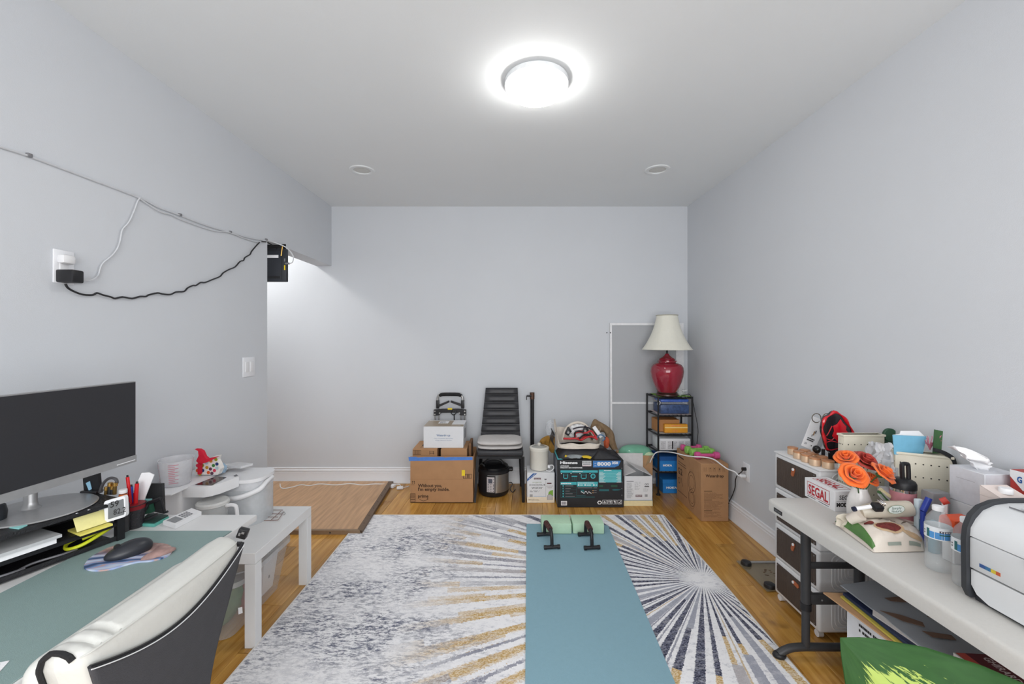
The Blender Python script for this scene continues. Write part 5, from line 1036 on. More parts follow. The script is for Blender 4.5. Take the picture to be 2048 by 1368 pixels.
# ---- pots and tools on the riser and behind it
q = MB(); ps = P(182, 985, z=RZT); base_ = Vector((-1.545, 1.53, RZT+.0005))
a_ = P(165, 952, Y=1.53); b_ = P(195, 944, Y=1.53); c_ = P(199, 987, Y=1.53); d_ = P(168, 987, Y=1.53)
q.prism([d_, c_, b_, a_], (.0, .012, 0), BLK); q.prism([P(172, 966, Y=1.5285), P(180, 962, Y=1.5285), P(184, 978, Y=1.5285), P(178, 981, Y=1.5285)], (0, -.001, 0), mat('pale_blue_note', (150, 196, 222), .6)); q.cbox(((c_.x+d_.x)/2, 1.53, RZT+.006), (.06, .03, .011), BLK, bev=.003)
solo('phone_holder', q, 'black upright phone holder with a pale blue sticker behind the monitor foot', 'phone holder')
q = MB(); q.tube([P(200, 985, Y=1.52), P(205, 970, Y=1.52), P(213, 960, Y=1.52), P(222, 956, Y=1.52), P(231, 958, Y=1.52), P(234, 965, Y=1.52), P(229, 970, Y=1.52)], .005, mat('grey_loop', (70, 68, 70), .4), 8, smooth=5); solo('scissors_handle', q, 'dark looped scissors handle standing on the riser', 'scissors')
for i, (x, y, h_) in enumerate(((212, 980, 9), (219, 972, 16), (229, 972, 17), (224, 978, 10))):
    q = MB(); a_ = P(x, 989, Y=1.515); b_ = P(x+1, y, Y=1.515); q.cyl((a_.x, a_.y, RZT+.001), b_, .006, BLK if i % 2 else mat('dark_brass', (120, 96, 54), .3, metal=.8), 10); q.cyl(b_, b_+Vector((.001, 0, .012)), .0075, GOLD, 10)
    solo('brush', q, ('shortest brass-tipped brush, leftmost on the riser by the scissors', 'tall brass-tipped black brush, left of the tall pair inside the scissors loop', 'tallest brass-tipped brush, right inside the scissors loop', 'short brass-tipped brush between the tall pair on the riser')[i], 'brush', 'brushes on the riser')
oc = Vector((-1.36, 1.535, DZ)); p = P(246, 990, Y=1.53)
q = MB(); q.lathe([(.018, 0), (.019, .10), (.012, .112), (.012, .12), (.011, .14), (0, .142)], (p.x, 1.53, DZ+.001), mat('bottle_dark', (60, 58, 60), .35), 20); q.lathe([(.0135, .105), (.013, .13), (.010, .142)], (p.x, 1.53, DZ+.001), mat('orange_bottle', (228, 120, 44), .35), 20); q.lathe([(.0125, 0), (.0125, .012), (0, .013)], (p.x, 1.53, DZ+.143), PAPER, 16); solo('glue_bottle', q, 'orange and white small bottle between the riser and the pen cup', 'bottle')
# hygrometer clipped on the riser corner
t = thing('digital_thermometer', 'white digital thermometer with grey display at the riser corner', 'thermometer', P(230, 1045, Y=1.445))
Yt = 1.44
def tq(x, y, d=0): return P(x, y, Y=Yt+(x-230)*.0007+d)
def rr_pts(cs, rad, d):
    out = []; n_ = len(cs)
    for i in range(n_):
        p0, p1, p2 = [Vector(cs[j % n_]) for j in (i-1, i, i+1)]; a0 = p1+(p0-p1).normalized()*rad; a1 = p1+(p2-p1).normalized()*rad
        for k in range(5): s_ = k/4; m_ = (1-s_)**2*a0+2*s_*(1-s_)*p1+s_*s_*a1; out.append(tq(m_.x, m_.y, d))
    return out
q = MB(); q.prism(rr_pts([(210, 1046), (252, 1033), (250, 991), (207.5, 1003)], 6, 0), (0, .012, 0), WHITE); obj('case', q, t)
q = MB(); q.prism(rr_pts([(216, 1039), (248.5, 1029), (247, 997.5), (216, 1007)], 2, -.0006), (0, .0004, 0), mat('lcd_grey', (112, 114, 116), .3)); obj('display', q, t)
q = MB(); o0 = tq(219, 1015, -.0012); u_ = (tq(247, 1007, -.0012)-o0); F6 = Face(o0, u_, (0, 0, 1), .0002)
F6.text(q, '59', .002, -.002, .024, INK, .02, 1, .02); F6.text(q, '82.2', .010, -.030, .042, INK, .01, 1, .019); obj('digits', q, t)
q = MB(); p = P(229, 999, Y=1.452); q.cbox((p.x, 1.458, .868), (.03, .012, .02), WHITE, bev=.002); obj('clip', q, t)
# pen cup
pc = P(268, 1054, z=DZ)
t = thing('pen_cup', 'black mesh pen cup with red pens on the desk', 'pen cup', (pc.x, pc.y, DZ))
q = MB(); q.lathe([(.028, .0005), (.034, .085), (.035, .088), (.033, .088), (.027, .003), (0, .003)], (pc.x, pc.y, DZ), mat('cup_mesh', (58, 56, 60), .4, var=.3, scale=150, alpha=.8), 24); q.tube([(pc.x+.034*math.cos(i*PI/10), pc.y+.034*math.sin(i*PI/10), DZ+.086) for i in range(20)], .0025, BLK, 5, closed=True); obj('cup', q, t)
q = MB(); q.lathe([(.0335, .070), (.0355, .088), (.0325, .088)], (pc.x, pc.y, DZ), mat('red_rim', (150, 34, 44), .4, alpha=.8), 24); obj('red_band', q, t)
for i, (x0, x1, y1, m, lb, r_) in enumerate(((264, 255, 954, RED, 'translucent red pen, tallest in the mesh cup', .0055), (266, 274, 967, RED, 'bright red marker leaning right in the mesh cup', .0065), (262, 263, 973, mat('blue_pen', (44, 66, 160), .35), 'blue pen in the mesh cup', .005), (268, 270, 985, RED, 'short red pen at the right of the mesh cup', .005))):
    q = MB(); a_ = Vector((pc.x+(x0-266)*.0015, pc.y, DZ+.006)); b_ = P(x1, y1, Y=pc.y+.004*i); q.cyl(a_, b_, r_, m, 10); q.cyl(b_, b_+(b_-a_).normalized()*.007, r_*.6, INK, 8); solo('pen', q, lb, 'pen', 'pens in the mesh cup')
q = MB(); Yp = pc.y+.035; q.prism([P(279, 1004, Y=Yp), P(288, 1000, Y=Yp), P(308, 950, Y=Yp), P(298, 945, Y=Yp), P(283, 946, Y=Yp), P(266, 985, Y=Yp)], (0, .003, 0), PAPER); q.prism([P(279, 1004, Y=Yp), P(288, 1000, Y=Yp), (P(288, 1000, Y=Yp).x, Yp, DZ+.001), (P(279, 1000, Y=Yp).x, Yp, DZ+.001)], (0, .003, 0), PAPER); solo('folded_paper', q, 'white folded leaflet standing behind the pen cup', 'paper')
# tablet stand, green box, notebook
Yd = 1.62
q = MB(); q.prism([P(291, 968, Y=1.66), P(324, 968, Y=1.66), P(326, 1018, Y=1.64), P(328, 1028, Y=1.62), P(292, 1020, Y=1.66)], (0, .012, 0), mat('matte_black', (40, 40, 42), .7))
solo('black_sleeve', q, 'matte black upright sleeve standing against the white water dispenser', 'sleeve')
t = thing('tablet_stand', 'black folding metal stand on the mint notebook', 'stand', P(305, 1040, Y=1.60))
q = MB(); q.cyl(P(297, 1006, Y=1.60), P(322, 997, Y=1.60), .007, BLK, 10); obj('hinge', q, t)
q = MB(); q.tube([P(298, 1004, Y=1.60), P(286, 1026, Y=1.595), P(280, 1042, Y=1.59)], .006, BLK, 6); obj('arm', q, t)
q = MB(); q.tube([P(322, 998, Y=1.60), P(326, 1012, Y=1.61), P(330, 1026, Y=1.62), P(335, 1023, Y=1.62)], .005, BLK, 6); obj('arm', q, t)
q = MB(); q.tube([P(280, 1042, Y=1.585), P(300, 1036, Y=1.585), P(316, 1028, Y=1.60)], .006, BLK, 6); obj('foot', q, t)
q = MB(); q.prism([P(272, 1013, Y=1.625), P(297, 1006, Y=1.625), P(302, 1026, Y=1.625), P(276, 1032, Y=1.625)], (0, .02, 0), mat('dark_green_tin', (44, 88, 70), .4)); 
f7 = Face(P(276, 1026, Y=1.624), P(299, 1020, Y=1.624)-P(276, 1026, Y=1.624), (0, 0, 1), .0006); scribble(f7, q, .002, .002, .04, .018, 2, PAPER, .6); solo('green_tin', q, 'dark green printed tin behind the pen cup', 'tin')
q = MB(); q.prism([P(276, 1000, Y=1.64), P(300, 999, Y=1.64), P(300, 1010, Y=1.64), P(276, 1014, Y=1.64)], (0, .01, 0), TN); solo('mint_card', q, 'pale mint card standing behind the dark green tin', 'card')
q = MB(); z_ = DZ+.0005; q.prism([P(272, 1052, z=z_), P(309, 1054, z=z_), P(338, 1038, z=z_), P(312, 1034, z=z_), P(296, 1036, z=z_)], (0, 0, .010), mat('mint_cover', (96, 176, 164), .5)); q.prism([P(278, 1050.5, z=z_), P(309, 1052.5, z=z_), P(336.5, 1037.5, z=z_), P(312, 1033.5, z=z_), P(296, 1035, z=z_)], (0, 0, .015), mat('dark_green_cover', (42, 66, 60), .5)); solo('notebook', q, 'dark green notebook with mint edge lying on the desk right of the pen cup', 'notebook')
# remote control
z_ = DZ+.0005
t = thing('remote_control', 'white air conditioner remote control lying at the far end of the desk', 'remote control', P(363, 1042, z=DZ))
c4 = [P(326, 1050, z=z_), P(351, 1058, z=z_), P(403, 1031, z=z_), P(383, 1024, z=z_)]
q = MB(); q.prism(c4, (0, 0, .016), WHITE); obj('case', q, t)
def rc4(s, w_, dz=.0165): return (c4[0]*(1-w_)+c4[1]*w_)*(1-s)+(c4[3]*(1-w_)+c4[2]*w_)*s+Vector((0, 0, dz))
q = MB(); q.prism([rc4(.06, .15), rc4(.06, .82), rc4(.36, .82), rc4(.36, .15)], (0, 0, .0006), mat('remote_lcd', (128, 130, 132), .3)); obj('display', q, t)
q = MB()
for i in range(4):
    for j in range(3): q.prism([rc4(.44+i*.085, .18+j*.23), rc4(.44+i*.085, .34+j*.23), rc4(.49+i*.085, .34+j*.23), rc4(.49+i*.085, .18+j*.23)], (0, 0, .0008), INKG)
obj('buttons', q, t)['kind'] = 'stuff'
# ---- low white table
LZ = .44; lx0, lx1, ly0, ly1 = -1.752, -1.178, 1.943, 2.49
t = thing('side_table', 'low square white side table between the desk and the opening', 'side table', ((lx0+lx1)/2, (ly0+ly1)/2, 0))
q = MB(); q.box(lx0, lx1, ly0, ly1, LZ-.05, LZ, WLAM, bev=.0012, seg=1); obj('table_top', q, t)
for x in (lx0, lx1-.05):
    for y in (ly0, ly1-.05): q = MB(); q.box(x, x+.05, y, y+.05, .0, LZ-.051, WLAM, bev=.001, seg=1); obj('leg', q, t)
# water dispenser
t = thing('water_dispenser', 'white countertop water dispenser with black touch panel on the low table', 'water dispenser', (-1.66, 2.2, LZ))
q = MB(); q.box(-1.75, -1.605, 2.05, 2.42, LZ+.0005, .700, WHITE, bev=.02, seg=4); obj('body', q, t)
q = MB(); q.box(-1.752, -1.58, 1.96, 2.44, .700, .708, WHITE, bev=.003); obj('lid', q, t)
q = MB(); q.prism([Vector((x, y, .655)) for x, y in ((-1.605, 2.06), (-1.50, 2.06), (-1.475, 2.075), (-1.455, 2.11), (-1.428, 2.212), (-1.605, 2.212))], (0, 0, .052), WHITE); obj('spout_head', q, t)
q = MB(); q.prism([P(x, y, z=.7085) for x, y in ((390, 969.5), (424, 970.5), (453, 954.5), (431, 953.2))], (0, 0, .0012), mat('touch_panel', (62, 52, 52), .12)); obj('touch_panel', q, t)
# tank
t = thing('water_tank', 'translucent white water tank with lid and handle at the right of the dispenser', 'water tank', (-1.46, 2.32, LZ))
def rrect(cx_, cy_, hx, hy, r_, z, n_=6):
    out = []
    for (sx, sy, a0) in ((1, 1, 0), (-1, 1, PI/2), (-1, -1, PI), (1, -1, 1.5*PI)):
        for k in range(n_): a_ = a0+PI/2*k/(n_-1); out.append(Vector((cx_+sx*(hx-r_)+r_*math.cos(a_), cy_+sy*(hy-r_)+r_*math.sin(a_), z)))
    return out
tx, ty, hx, hy = -1.475, 2.325, .135, .105
FT = mat('tank_plastic', (222, 226, 230), .2, alpha=.62)
q = MB(); q.prism(rrect(tx, ty, hx, hy, .07, LZ+.0005), (0, 0, .185), FT); obj('tank', q, t)
q = MB(); q.prism(rrect(tx, ty, hx+.006, hy+.006, .074, .668), (0, 0, .018), WHITE); q.prism(rrect(tx, ty, hx, hy, .07, .626), (0, 0, .042), mat('tank_upper', (226, 228, 232), .2, alpha=.8)); obj('lid', q, t)
q = MB(); q.tube([(tx-.10, ty-hy-.02, .60), (tx-.02, ty-hy-.025, .597), (tx+.06, ty-hy-.022, .602), (tx+hx, ty-hy+.02, .628), (tx+hx+.01, ty-.03, .652), (tx+hx+.008, ty+.03, .660)], [.010, .012, .013, .013, .012, .010], WHITE, 10, smooth=5); obj('handle', q, t)
q = MB(); q.prism([P(467, 951.5, z=.6875), P(473, 949, z=.6875), P(476, 951, z=.6875), P(470, 953.5, z=.6875)], (0, 0, .001), INKG); obj('mark', q, t)
# jug under the spout
jc = Vector((-1.475, 2.085, LZ))
t = thing('glass_jug', 'clear round jug with white lid under the dispenser spout', 'jug', jc)
q = MB(); q.lathe([(.055, .001), (.062, .01), (.066, .17), (.064, .17), (.06, .012), (0, .01)], jc, mat('jug_glass', (214, 216, 216), .08, alpha=.4, spec=.8), 32); obj('vessel', q, t)
q = MB(); q.lathe([(.066, .170), (.071, .173), (.071, .185), (.064, .192), (.03, .190), (.012, .188), (0, .188)], jc, mat('jug_lid', (206, 206, 204), .25), 36); obj('lid', q, t)
q = MB(); q.tube([jc+Vector((.066, 0, .165)), jc+Vector((.10, 0, .168)), jc+Vector((.118, 0, .15)), jc+Vector((.12, 0, .06)), jc+Vector((.10, 0, .035)), jc+Vector((.064, 0, .04))], .009, WHITE, 8, smooth=3); obj('handle', q, t)
# measuring cup on the dispenser
mc2 = P(366, 962, z=.709); mc2 = Vector((-1.665, 2.095, .7085))
t = thing('measuring_cup', 'translucent measuring cup with red scale on top of the water dispenser', 'measuring cup', mc2)
q = MB(); k_ = .93; q.lathe([(.056, .0005), (.060, .005), (.072, .125), (.076, .128), (.0705, .128), (.058, .006), (0, .004)], mc2, mat('cup_plastic', (232, 232, 236), .15, alpha=.42, spec=.7), 36); obj('cup', q, t)
q = MB(); PKI = mat('pink_scale', (206, 110, 130), .6)
for i in range(11):
    z = .02+i*.009; r_ = .0605+.012*z/.125+.0008
    for a0, a1 in ((math.radians(282), math.radians(282+(22 if i % 2 else 34))), (math.radians(225), math.radians(236))):
        q.grid(lambda u, v: mc2+Vector((r_*math.cos(a0+(a1-a0)*u), r_*math.sin(a0+(a1-a0)*u), z+.0022*v)), 4, 1, PKI)
obj('scale_marks', q, t)['kind'] = 'stuff'
# dotted bag + red fabric + blue thing
DOT = []
t = thing('dotted_bag', 'white pouch with colourful polka dots on top of the water dispenser', 'pouch', (-1.60, 2.24, .7085))
q = MB()
Yb_ = 2.22
ol = [(390, 948), (391, 925), (400, 926), (412, 921), (424, 914), (436, 912), (433, 920), (438, 930), (441, 938), (434, 946), (436, 952), (430, 952)]
q.prism([P(x, y, Y=Yb_) for x, y in ol[:9]]+[P(436, 949.5, Y=Yb_), P(391, 949.5, Y=Yb_)], (0, .03, 0), mat('dotted_cloth', (234, 230, 226), .8)); obj('pouch_body', q, t)
q = MB(); F8 = Fr(Yb_, .0008); dc = [(214, 60, 90), (226, 96, 44), (150, 160, 40), (40, 60, 120), (180, 206, 214), (196, 150, 40), (96, 60, 80), (224, 140, 60), (60, 130, 60)]
for i, (x, y) in enumerate(((395, 931), (395, 941), (405, 931), (405.5, 941), (413, 926), (414, 935), (421, 938), (422, 922), (427, 931), (429, 941), (417, 945), (432, 919), (434, 928), (434, 936), (400, 948), (424, 946.5))):
    vv = F8.c(x, y); F9 = Face((0, Yb_, 0), (1, 0, 0), (0, 0, 1)); F9.disc(q, vv[0], vv[1], .0088, mat('dot_%d' % (i % 9), dc[i % 9], .7), 1, 14)
obj('polka_dots', q, t)['kind'] = 'stuff'
q = MB(); q.prism([P(x, y, Y=2.19) for x, y in ((389, 898.5), (398, 899), (404, 903), (409, 914), (414, 918), (434, 914), (425, 919), (413, 925), (405, 927), (398, 928), (392, 922), (397, 912), (396, 902))], (0, .02, 0), mat('crimson_cloth', (206, 22, 52), .7, bump=.3)); q.prism([P(x, y, Y=2.19) for x, y in ((395, 927), (400, 927), (399, 949), (395, 949))], (0, .02, 0), mat('crimson_cloth', (0, 0, 0))); solo('red_cloth', q, 'crimson fabric piece in front of the dotted pouch on the dispenser', 'cloth')
q = MB(); q.blob((P(444, 940, Y=2.30).x, 2.30, .7085+.016), (.022, .02, .03), mat('pale_blue_film', (176, 204, 228), .2, alpha=.8), 5, .3, 3, None, 2, -.5); solo('blue_wrap', q, 'pale blue crumpled wrap beside the dotted pouch', 'wrap')
q = MB(); q.prism([(-1.60, 2.36, .709), (-1.50, 2.34, .709), (-1.47, 2.40, .709), (-1.58, 2.43, .709)], (0, 0, .012), mat('grey_paper', (206, 206, 208), .7)); solo('paper_packet', q, 'flat grey-white packet behind the dispenser at the wall end', 'packet')
# wire trivet on the table
t = thing('wire_rack', 'thin copper wire grid lying on the right of the low table', 'wire rack', P(545, 1030, z=LZ))
CW = mat('copper_wire', (150, 120, 110), .3, metal=.7)
for a_, b_ in (((528, 1041), (556, 1040)), ((534, 1034), (556, 1034)), ((528, 1027), (563, 1028)), ((538, 1020), (566, 1020)), ((528, 1030), (541, 1019)), ((541, 1041), (562, 1022)), ((556, 1040), (568, 1023))):
    q = MB(); q.tube([P(*a_, z=LZ+.006), P(*b_, z=LZ+.006)], .0018, CW, 6); obj('wire', q, t)
q = MB(); q.tube([P(562, 1028, z=LZ+.006), P(566, 1024, z=LZ+.012), P(571, 1027, z=LZ+.006), P(567, 1030, z=LZ+.004)], .0015, SILV, 6, smooth=3); obj('hook', q, t)
# storage bin under the low table
t = thing('storage_bin', 'translucent plastic storage bin with clip lid under the low white table', 'storage bin', (-1.50, 2.22, 0))
BP = mat('bin_plastic', (222, 222, 222), .2, alpha=.25)
z1 = .262
lo = rrect(-1.515, 2.215, .185, .225, .05, .004); hi = rrect(-1.505, 2.215, .225, .245, .05, z1)
q = MB(); n_ = len(lo); q.add(lo+hi, [(i, (i+1) % n_, (i+1) % n_+n_, i+n_) for i in range(n_)]+[tuple(range(n_-1, -1, -1))], BP); obj('tub', q, t, flat=False)
q = MB(); q.prism(rrect(-1.505, 2.215, .235, .255, .055, z1), (0, 0, .024), mat('bin_lid', (222, 222, 222), .25, alpha=.55)); obj('lid', q, t)
for i in range(4):
    q = MB(); y = 2.03+i*.1; q.box(-1.30, -1.285, y, y+.06, z1+.024, z1+.03, mat('bin_lid', (0, 0, 0))) if i in (1, 2) else q.tube([(-1.35, y, z1+.026), (-1.29, y+.05, z1+.026)], .004, mat('bin_lid', (0, 0, 0)), 6); obj('lid_rib', q, t)
for i, (c_, r_, m, lb) in enumerate((((-1.42, 2.10, .12), (.06, .09, .10), mat('green_item', (104, 132, 96), .7, var=.2), 'green packed fabric seen through the storage bin'), ((-1.42, 2.25, .10), (.07, .08, .085), mat('reddish_item', (186, 130, 124), .7, var=.2), 'reddish packed fabric seen through the storage bin'), ((-1.56, 2.17, .11), (.07, .14, .09), mat('grey_item', (150, 150, 152), .7, var=.2), 'grey packed fabric at the back of the storage bin'))):
    q = MB(); q.blob(c_, r_, m, i, .3, 3, None, 2, -.9); solo('packed_fabric', q, lb, 'fabric')
q = MB(); q.prism([(-1.368, 2.31, .012), (-1.368, 2.42, .012), (-1.33, 2.42, .25), (-1.33, 2.28, .25)], (-.01, 0, 0), PAPER); q.cbox((-1.355, 2.36, .1), (.004, .01, .02), INKG); solo('white_folder', q, 'white folder standing at the far end inside the storage bin', 'folder')
# second bin behind the chair side
t = tub = thing('clear_tub', 'clear plastic tub with green contents between the desk and the low table', 'tub', (-1.50, 1.85, 0))
lo = rrect(-1.56, 1.79, .18, .10, .05, .004); hi = rrect(-1.55, 1.79, .205, .115, .05, .30)
q = MB(); q.add(lo+hi, [(i, (i+1) % n_, (i+1) % n_+n_, i+n_) for i in range(n_)]+[tuple(range(n_-1, -1, -1))], BP); obj('tub_body', q, t)
q = MB(); q.prism(rrect(-1.55, 1.79, .21, .12, .05, .30), (0, 0, .02), mat('bin_lid', (0, 0, 0))); obj('lid', q, t)
q = MB(); q.blob((-1.44, 1.79, .14), (.045, .06, .12), mat('green_item', (0, 0, 0)), 9, .3, 3, None, 2, -.95); solo('packed_fabric', q, 'green packed cloth inside the clear tub beside the desk', 'fabric')
q = MB(); q.prism([P(476, 1216, Y=1.69), P(484, 1214, Y=1.69), P(485, 1226, Y=1.69), P(477, 1229, Y=1.69)], (0, .001, 0), PAPER)
obj('label', q, tub)
# ---- office chair
WL = mat('white_leather', (210, 210, 205), .42, var=.02, bump=.15, bscale=120); GB = mat('grey_shell_fabric', (66, 66, 70), .75, var=.06, bump=.25, bscale=350)
t = thing('office_chair', 'white leather office chair with dark grey back, pushed to the desk', 'office chair', (-1.05, 1.0, 0))
def yn(z): k = min(max((z-.5)/.32, 0), 1); return .885-.107*k**.8
def yf_(z): k = min(max((z-.5)/.32, 0), 1); return 1.125+.122*k**1.6
sec = [(-.86, .50), (-.872, .60), (-.880, .70), (-.884, .77), (-.884, .815), (-.872, .840), (-.848, .853), (-.820, .852), (-.800, .846), (-.790, .838), (-.786, .82), (-.785, .77), (-.787, .70), (-.792, .60), (-.80, .50), (-.83, .49), (-.86, .50)]
def plan(v): return -.010*(2*v-1)**2
def back(u, v):
    k = u*(len(sec)-1); i = min(int(k), len(sec)-2); f_ = k-i; x = sec[i][0]*(1-f_)+sec[i+1][0]*f_; z = sec[i][1]*(1-f_)+sec[i+1][1]*f_
    e = (1-abs(2*v-1)**26)**.5; x = -.835+(x+.835)*e; z = .5+(z-.5)*(1-.035*(1-e))
    if z > .84: z -= .010*math.exp(-((v-.16)/.012)**2)+.007*math.exp(-((v-.08)/.012)**2)
    return Vector((x+plan(v), yn(z)+(yf_(z)-yn(z))*v, z))
q = MB(); q.grid(back, 64, 72, WL); obj('backrest', q, t, ang=60)
def zg(v): return .768+.058*abs(2*v-.95)**2.0
def shell(u, v, off=.004):
    z = .49+(zg(u)-.49)*v; x = [-.80, -.785][0]+.015*min(1, (z-.5)/.2)
    w_ = .02+.968*u; return Vector((x+off+plan(w_), yn(z)+(yf_(z)-yn(z))*w_, z))
q = MB(); q.grid(lambda u, v: shell(u, v), 40, 24, GB); obj('back_shell', q, t, solid=.006)
q = MB(); q.tube([shell(i/40, 1.0, .006) for i in range(41)], .0035, BLK, 6); obj('piping', q, t)
q = MB(); q.tube([shell(i/40, .982, .0085) for i in range(41)], .0013, PAPER, 5); obj('stitching', q, t)
q = MB()
pt = [back(.563, .02+i*.0233) for i in range(42)]; q.tube([p+Vector((.001, 0, .0012)) for p in pt], .0016, WL, 6); obj('seam', q, t)
q = MB(); q.tube([back(.10+.46*i/24, .012)+Vector((0, -.002, .001)) for i in range(25)], .0055, BLKF, 6); obj('near_piping', q, t)
q = MB(); q.box(-.955, -.868, .80, 1.21, .50, .808, WL, bev=.038, seg=5); obj('front_pad', q, t)
q = MB(); q.box(-1.34, -.875, .80, 1.20, .42, .495, WL, bev=.03, seg=4); obj('seat', q, t)
q = MB(); q.box(-.90, -.80, .97, 1.05, .40, .56, BLKM, bev=.01); q.box(-1.2, -.85, .94, 1.06, .385, .42, BLKM); obj('back_bracket', q, t)
q = MB(); q.cyl((-1.1, 1.0, .09), (-1.1, 1.0, .39), .025, CHROME, 16); obj('gas_lift', q, t)
for k in range(5):
    a_ = 2*PI*k/5+.3; e_ = Vector((-1.1+.27*math.cos(a_), 1.0+.27*math.sin(a_), .075)); q = MB(); q.tube([(-1.1, 1.0, .1), e_], [.022, .014], CHROME, 8); obj('base_arm', q, t)
    q = MB(); d_ = Vector((-math.sin(a_), math.cos(a_), 0)); q.cyl(e_-Vector((0, 0, .037))-d_*.018, e_-Vector((0, 0, .037))+d_*.018, .027, BLK, 16); obj('caster', q, t)
# ================================================================ right: drawer tower, folding table and what is on it
# ---- drawer tower
dx0, dx1, dy0, dy1 = 1.468, 1.742, 1.992, 2.33
t = thing('drawer_tower', 'white plastic four-drawer tower with brown mesh fronts behind the folding table', 'drawer unit', (1.6, 2.16, 0))
PW_ = mat('tower_white', (226, 226, 227), .42, var=.012); DMESH = mat('brown_mesh', (74, 64, 60), .45, var=.12, scale=60, alpha=1, bump=.3, bscale=400); RIB = mat('mesh_rib', (96, 84, 76), .5)
LEA = mat('tan_leather_tab', (176, 98, 60), .55, var=.06)
tiers = [.035, .228, .421, .614]; th_ = .191
for i, z in enumerate(tiers):
    q = MB(); q.box(dx0, dx1, dy0, dy1, z, z+th_, PW_, bev=.010, seg=3); body = obj('drawer', q, t)
    q = MB(); q.box(dx0-.003, dx0+.002, dy0+.022, dy1-.022, z+.020, z+th_-.022, DMESH, bev=.002); obj('mesh_front', q, body)
    q = MB()
    for k in range(40): y = dy0+.026+k*(dy1-dy0-.052)/39; q.box(dx0-.0045, dx0-.003, y-.0012, y+.0012, z+.024, z+th_-.026, RIB)
    obj('ribs', q, body)['kind'] = 'stuff'
    q = MB()
    for y in (dy0+.03, dy1-.03):
        for zz in (z+.028, z+th_-.03): q.cyl((dx0-.003, y, zz), (dx0-.0055, y, zz), .003, SILV, 8)
    obj('rivets', q, body)['kind'] = 'stuff'
    ym = (dy0+dy1)/2+.0; zz = z+th_-.045; tilt = (.35, .3, -.1, 1.4)[3-i] if True else 0
    if i in (0, 1, 3):
        tilt = {0: -1.45, 1: .35, 3: .3}[i]
        q = MB(); d_ = Vector((0, math.sin(tilt), -math.cos(tilt))); s_ = Vector((0, math.cos(tilt), math.sin(tilt))); c_ = Vector((dx0-.007, ym, zz))
        q.prism([c_+s_*.010, c_+s_*.010+d_*.034, c_+s_*.0+d_*.040, c_-s_*.010+d_*.034, c_-s_*.010, c_-s_*.006-d_*.006, c_+s_*.006-d_*.006], (-.004, 0, 0), LEA); obj('leather_tab', q, body)
        q = MB(); q.lathe([(.0075, 0), (.0065, .004), (0, .005)], c_+Vector((-.004, 0, 0)), PAPER, 14, Matrix.Rotation(-PI/2, 3, 'Y')); obj('tab_button', q, body)
    # concentric relief on the side that faces the camera
    q = MB(); xm, zm = (dx0+dx1)/2+.02, z+th_/2+.0
    for j in range(6):
        hx_, hz_ = .098-j*.0155, .082-j*.0135
        if hx_ < .012: break
        ps = [Vector((xm+p.x-xm, dy0-.0005, zm+(p.y-zm))) for p in rrect(xm, zm, hx_, hz_, min(.03, hz_*.6), 0, 5)]
        q.tube(ps, .0036, PW_, 6, closed=True)
    obj('side_relief', q, body)
q = MB(); q.box(dx0-.004, dx1+.004, dy0-.004, dy1+.004, .803, .812, PW_, bev=.004); obj('top_panel', q, t)
for x, y in ((dx0+.02, dy0+.03), (dx0+.02, dy1-.03), (dx1-.03, dy0+.03), (dx1-.03, dy1-.03)):
    q = MB(); q.cyl((x-.012, y, .017), (x+.012, y, .017), .0165, WHITE, 14); q.cbox((x, y, .03), (.02, .02, .014), WHITE, bev=.003); obj('caster', q, t)
TT = .8125
# rose gold tins
RGD = mat('rose_gold', (224, 194, 164), .38, metal=.35, var=.04); RGT = mat('copper_lid', (204, 148, 108), .4, metal=.4, var=.05)
r_tin = .0245
for i, (xs, ys, lb) in enumerate(((1.497, 2.178, 'rose gold tin in the front row, farthest from the camera'), (1.497, 2.120, 'rose gold tin in the front row, second from the far end'), (1.497, 2.062, 'rose gold tin in the front row, third from the far end'), (1.527, 2.016, 'rose gold tin partly behind the orange rose, nearest the camera'),
    (1.520, 2.258, 'rose gold tin of the back row at the far corner of the drawer tower'), (1.549, 2.205, 'rose gold tin in the back row, second from the far corner'), (1.549, 2.148, 'rose gold tin in the back row below the small calendar'), (1.549, 2.085, 'rose gold tin in the back row next to the red resin slab'))):
    t = thing('tealight_tin', lb, 'tin', (xs, ys, TT), 0, 'rose gold tins on the drawer tower')
    q = MB(); q.lathe([(r_tin*.94, .0003), (r_tin, .002), (r_tin, .034), (r_tin*.97, .036)], (xs, ys, TT), RGD, 24); obj('tin', q, t)
    q = MB(); q.lathe([(r_tin*1.01, .031), (r_tin*1.01, .0375), (r_tin*.9, .039), (0, .038)], (xs, ys, TT), RGT, 24); obj('lid', q, t)
# ring calendar card
t = thing('ring_calendar', 'small white desk calendar with two metal rings leaning at the wall on the drawer tower', 'calendar', (1.57, 2.28, TT))
Yc = 2.24
q = MB(); q.prism([P(1626, 832.5, Y=2.27), P(1655, 843, Y=2.25), P(1628, 901.5, Y=2.235), P(1603, 891, Y=2.25)], (0, .004, 0), PAPER); q.prism([P(1655, 843, Y=2.252), P(1664, 838, Y=2.29), P(1642, 898, Y=2.29), P(1629, 901, Y=2.24)], (0, .004, 0), PAPER); obj('card', q, t)
q = MB(); o_ = P(1603, 891, Y=2.2485); F7 = Face(o_, P(1628, 901.5, Y=2.2335)-o_, P(1626, 832.5, Y=2.2685)-o_, .0015)
F7.text(q, '25', .006, .016, .018, INKG, .02); scribble(F7, q, .012, .040, .054, .060, 2, INK, .6, 1); F7.rect(q, .030, .075, .036, .098, mat('tan_sketch', (160, 130, 100), .7)); F7.rect(q, .036, .088, .042, .105, INKG); F7.rect(q, .026, .066, .030, .078, INKG); F7.rect(q, .04, .016, .045, .022, INK); obj('print', q, t)
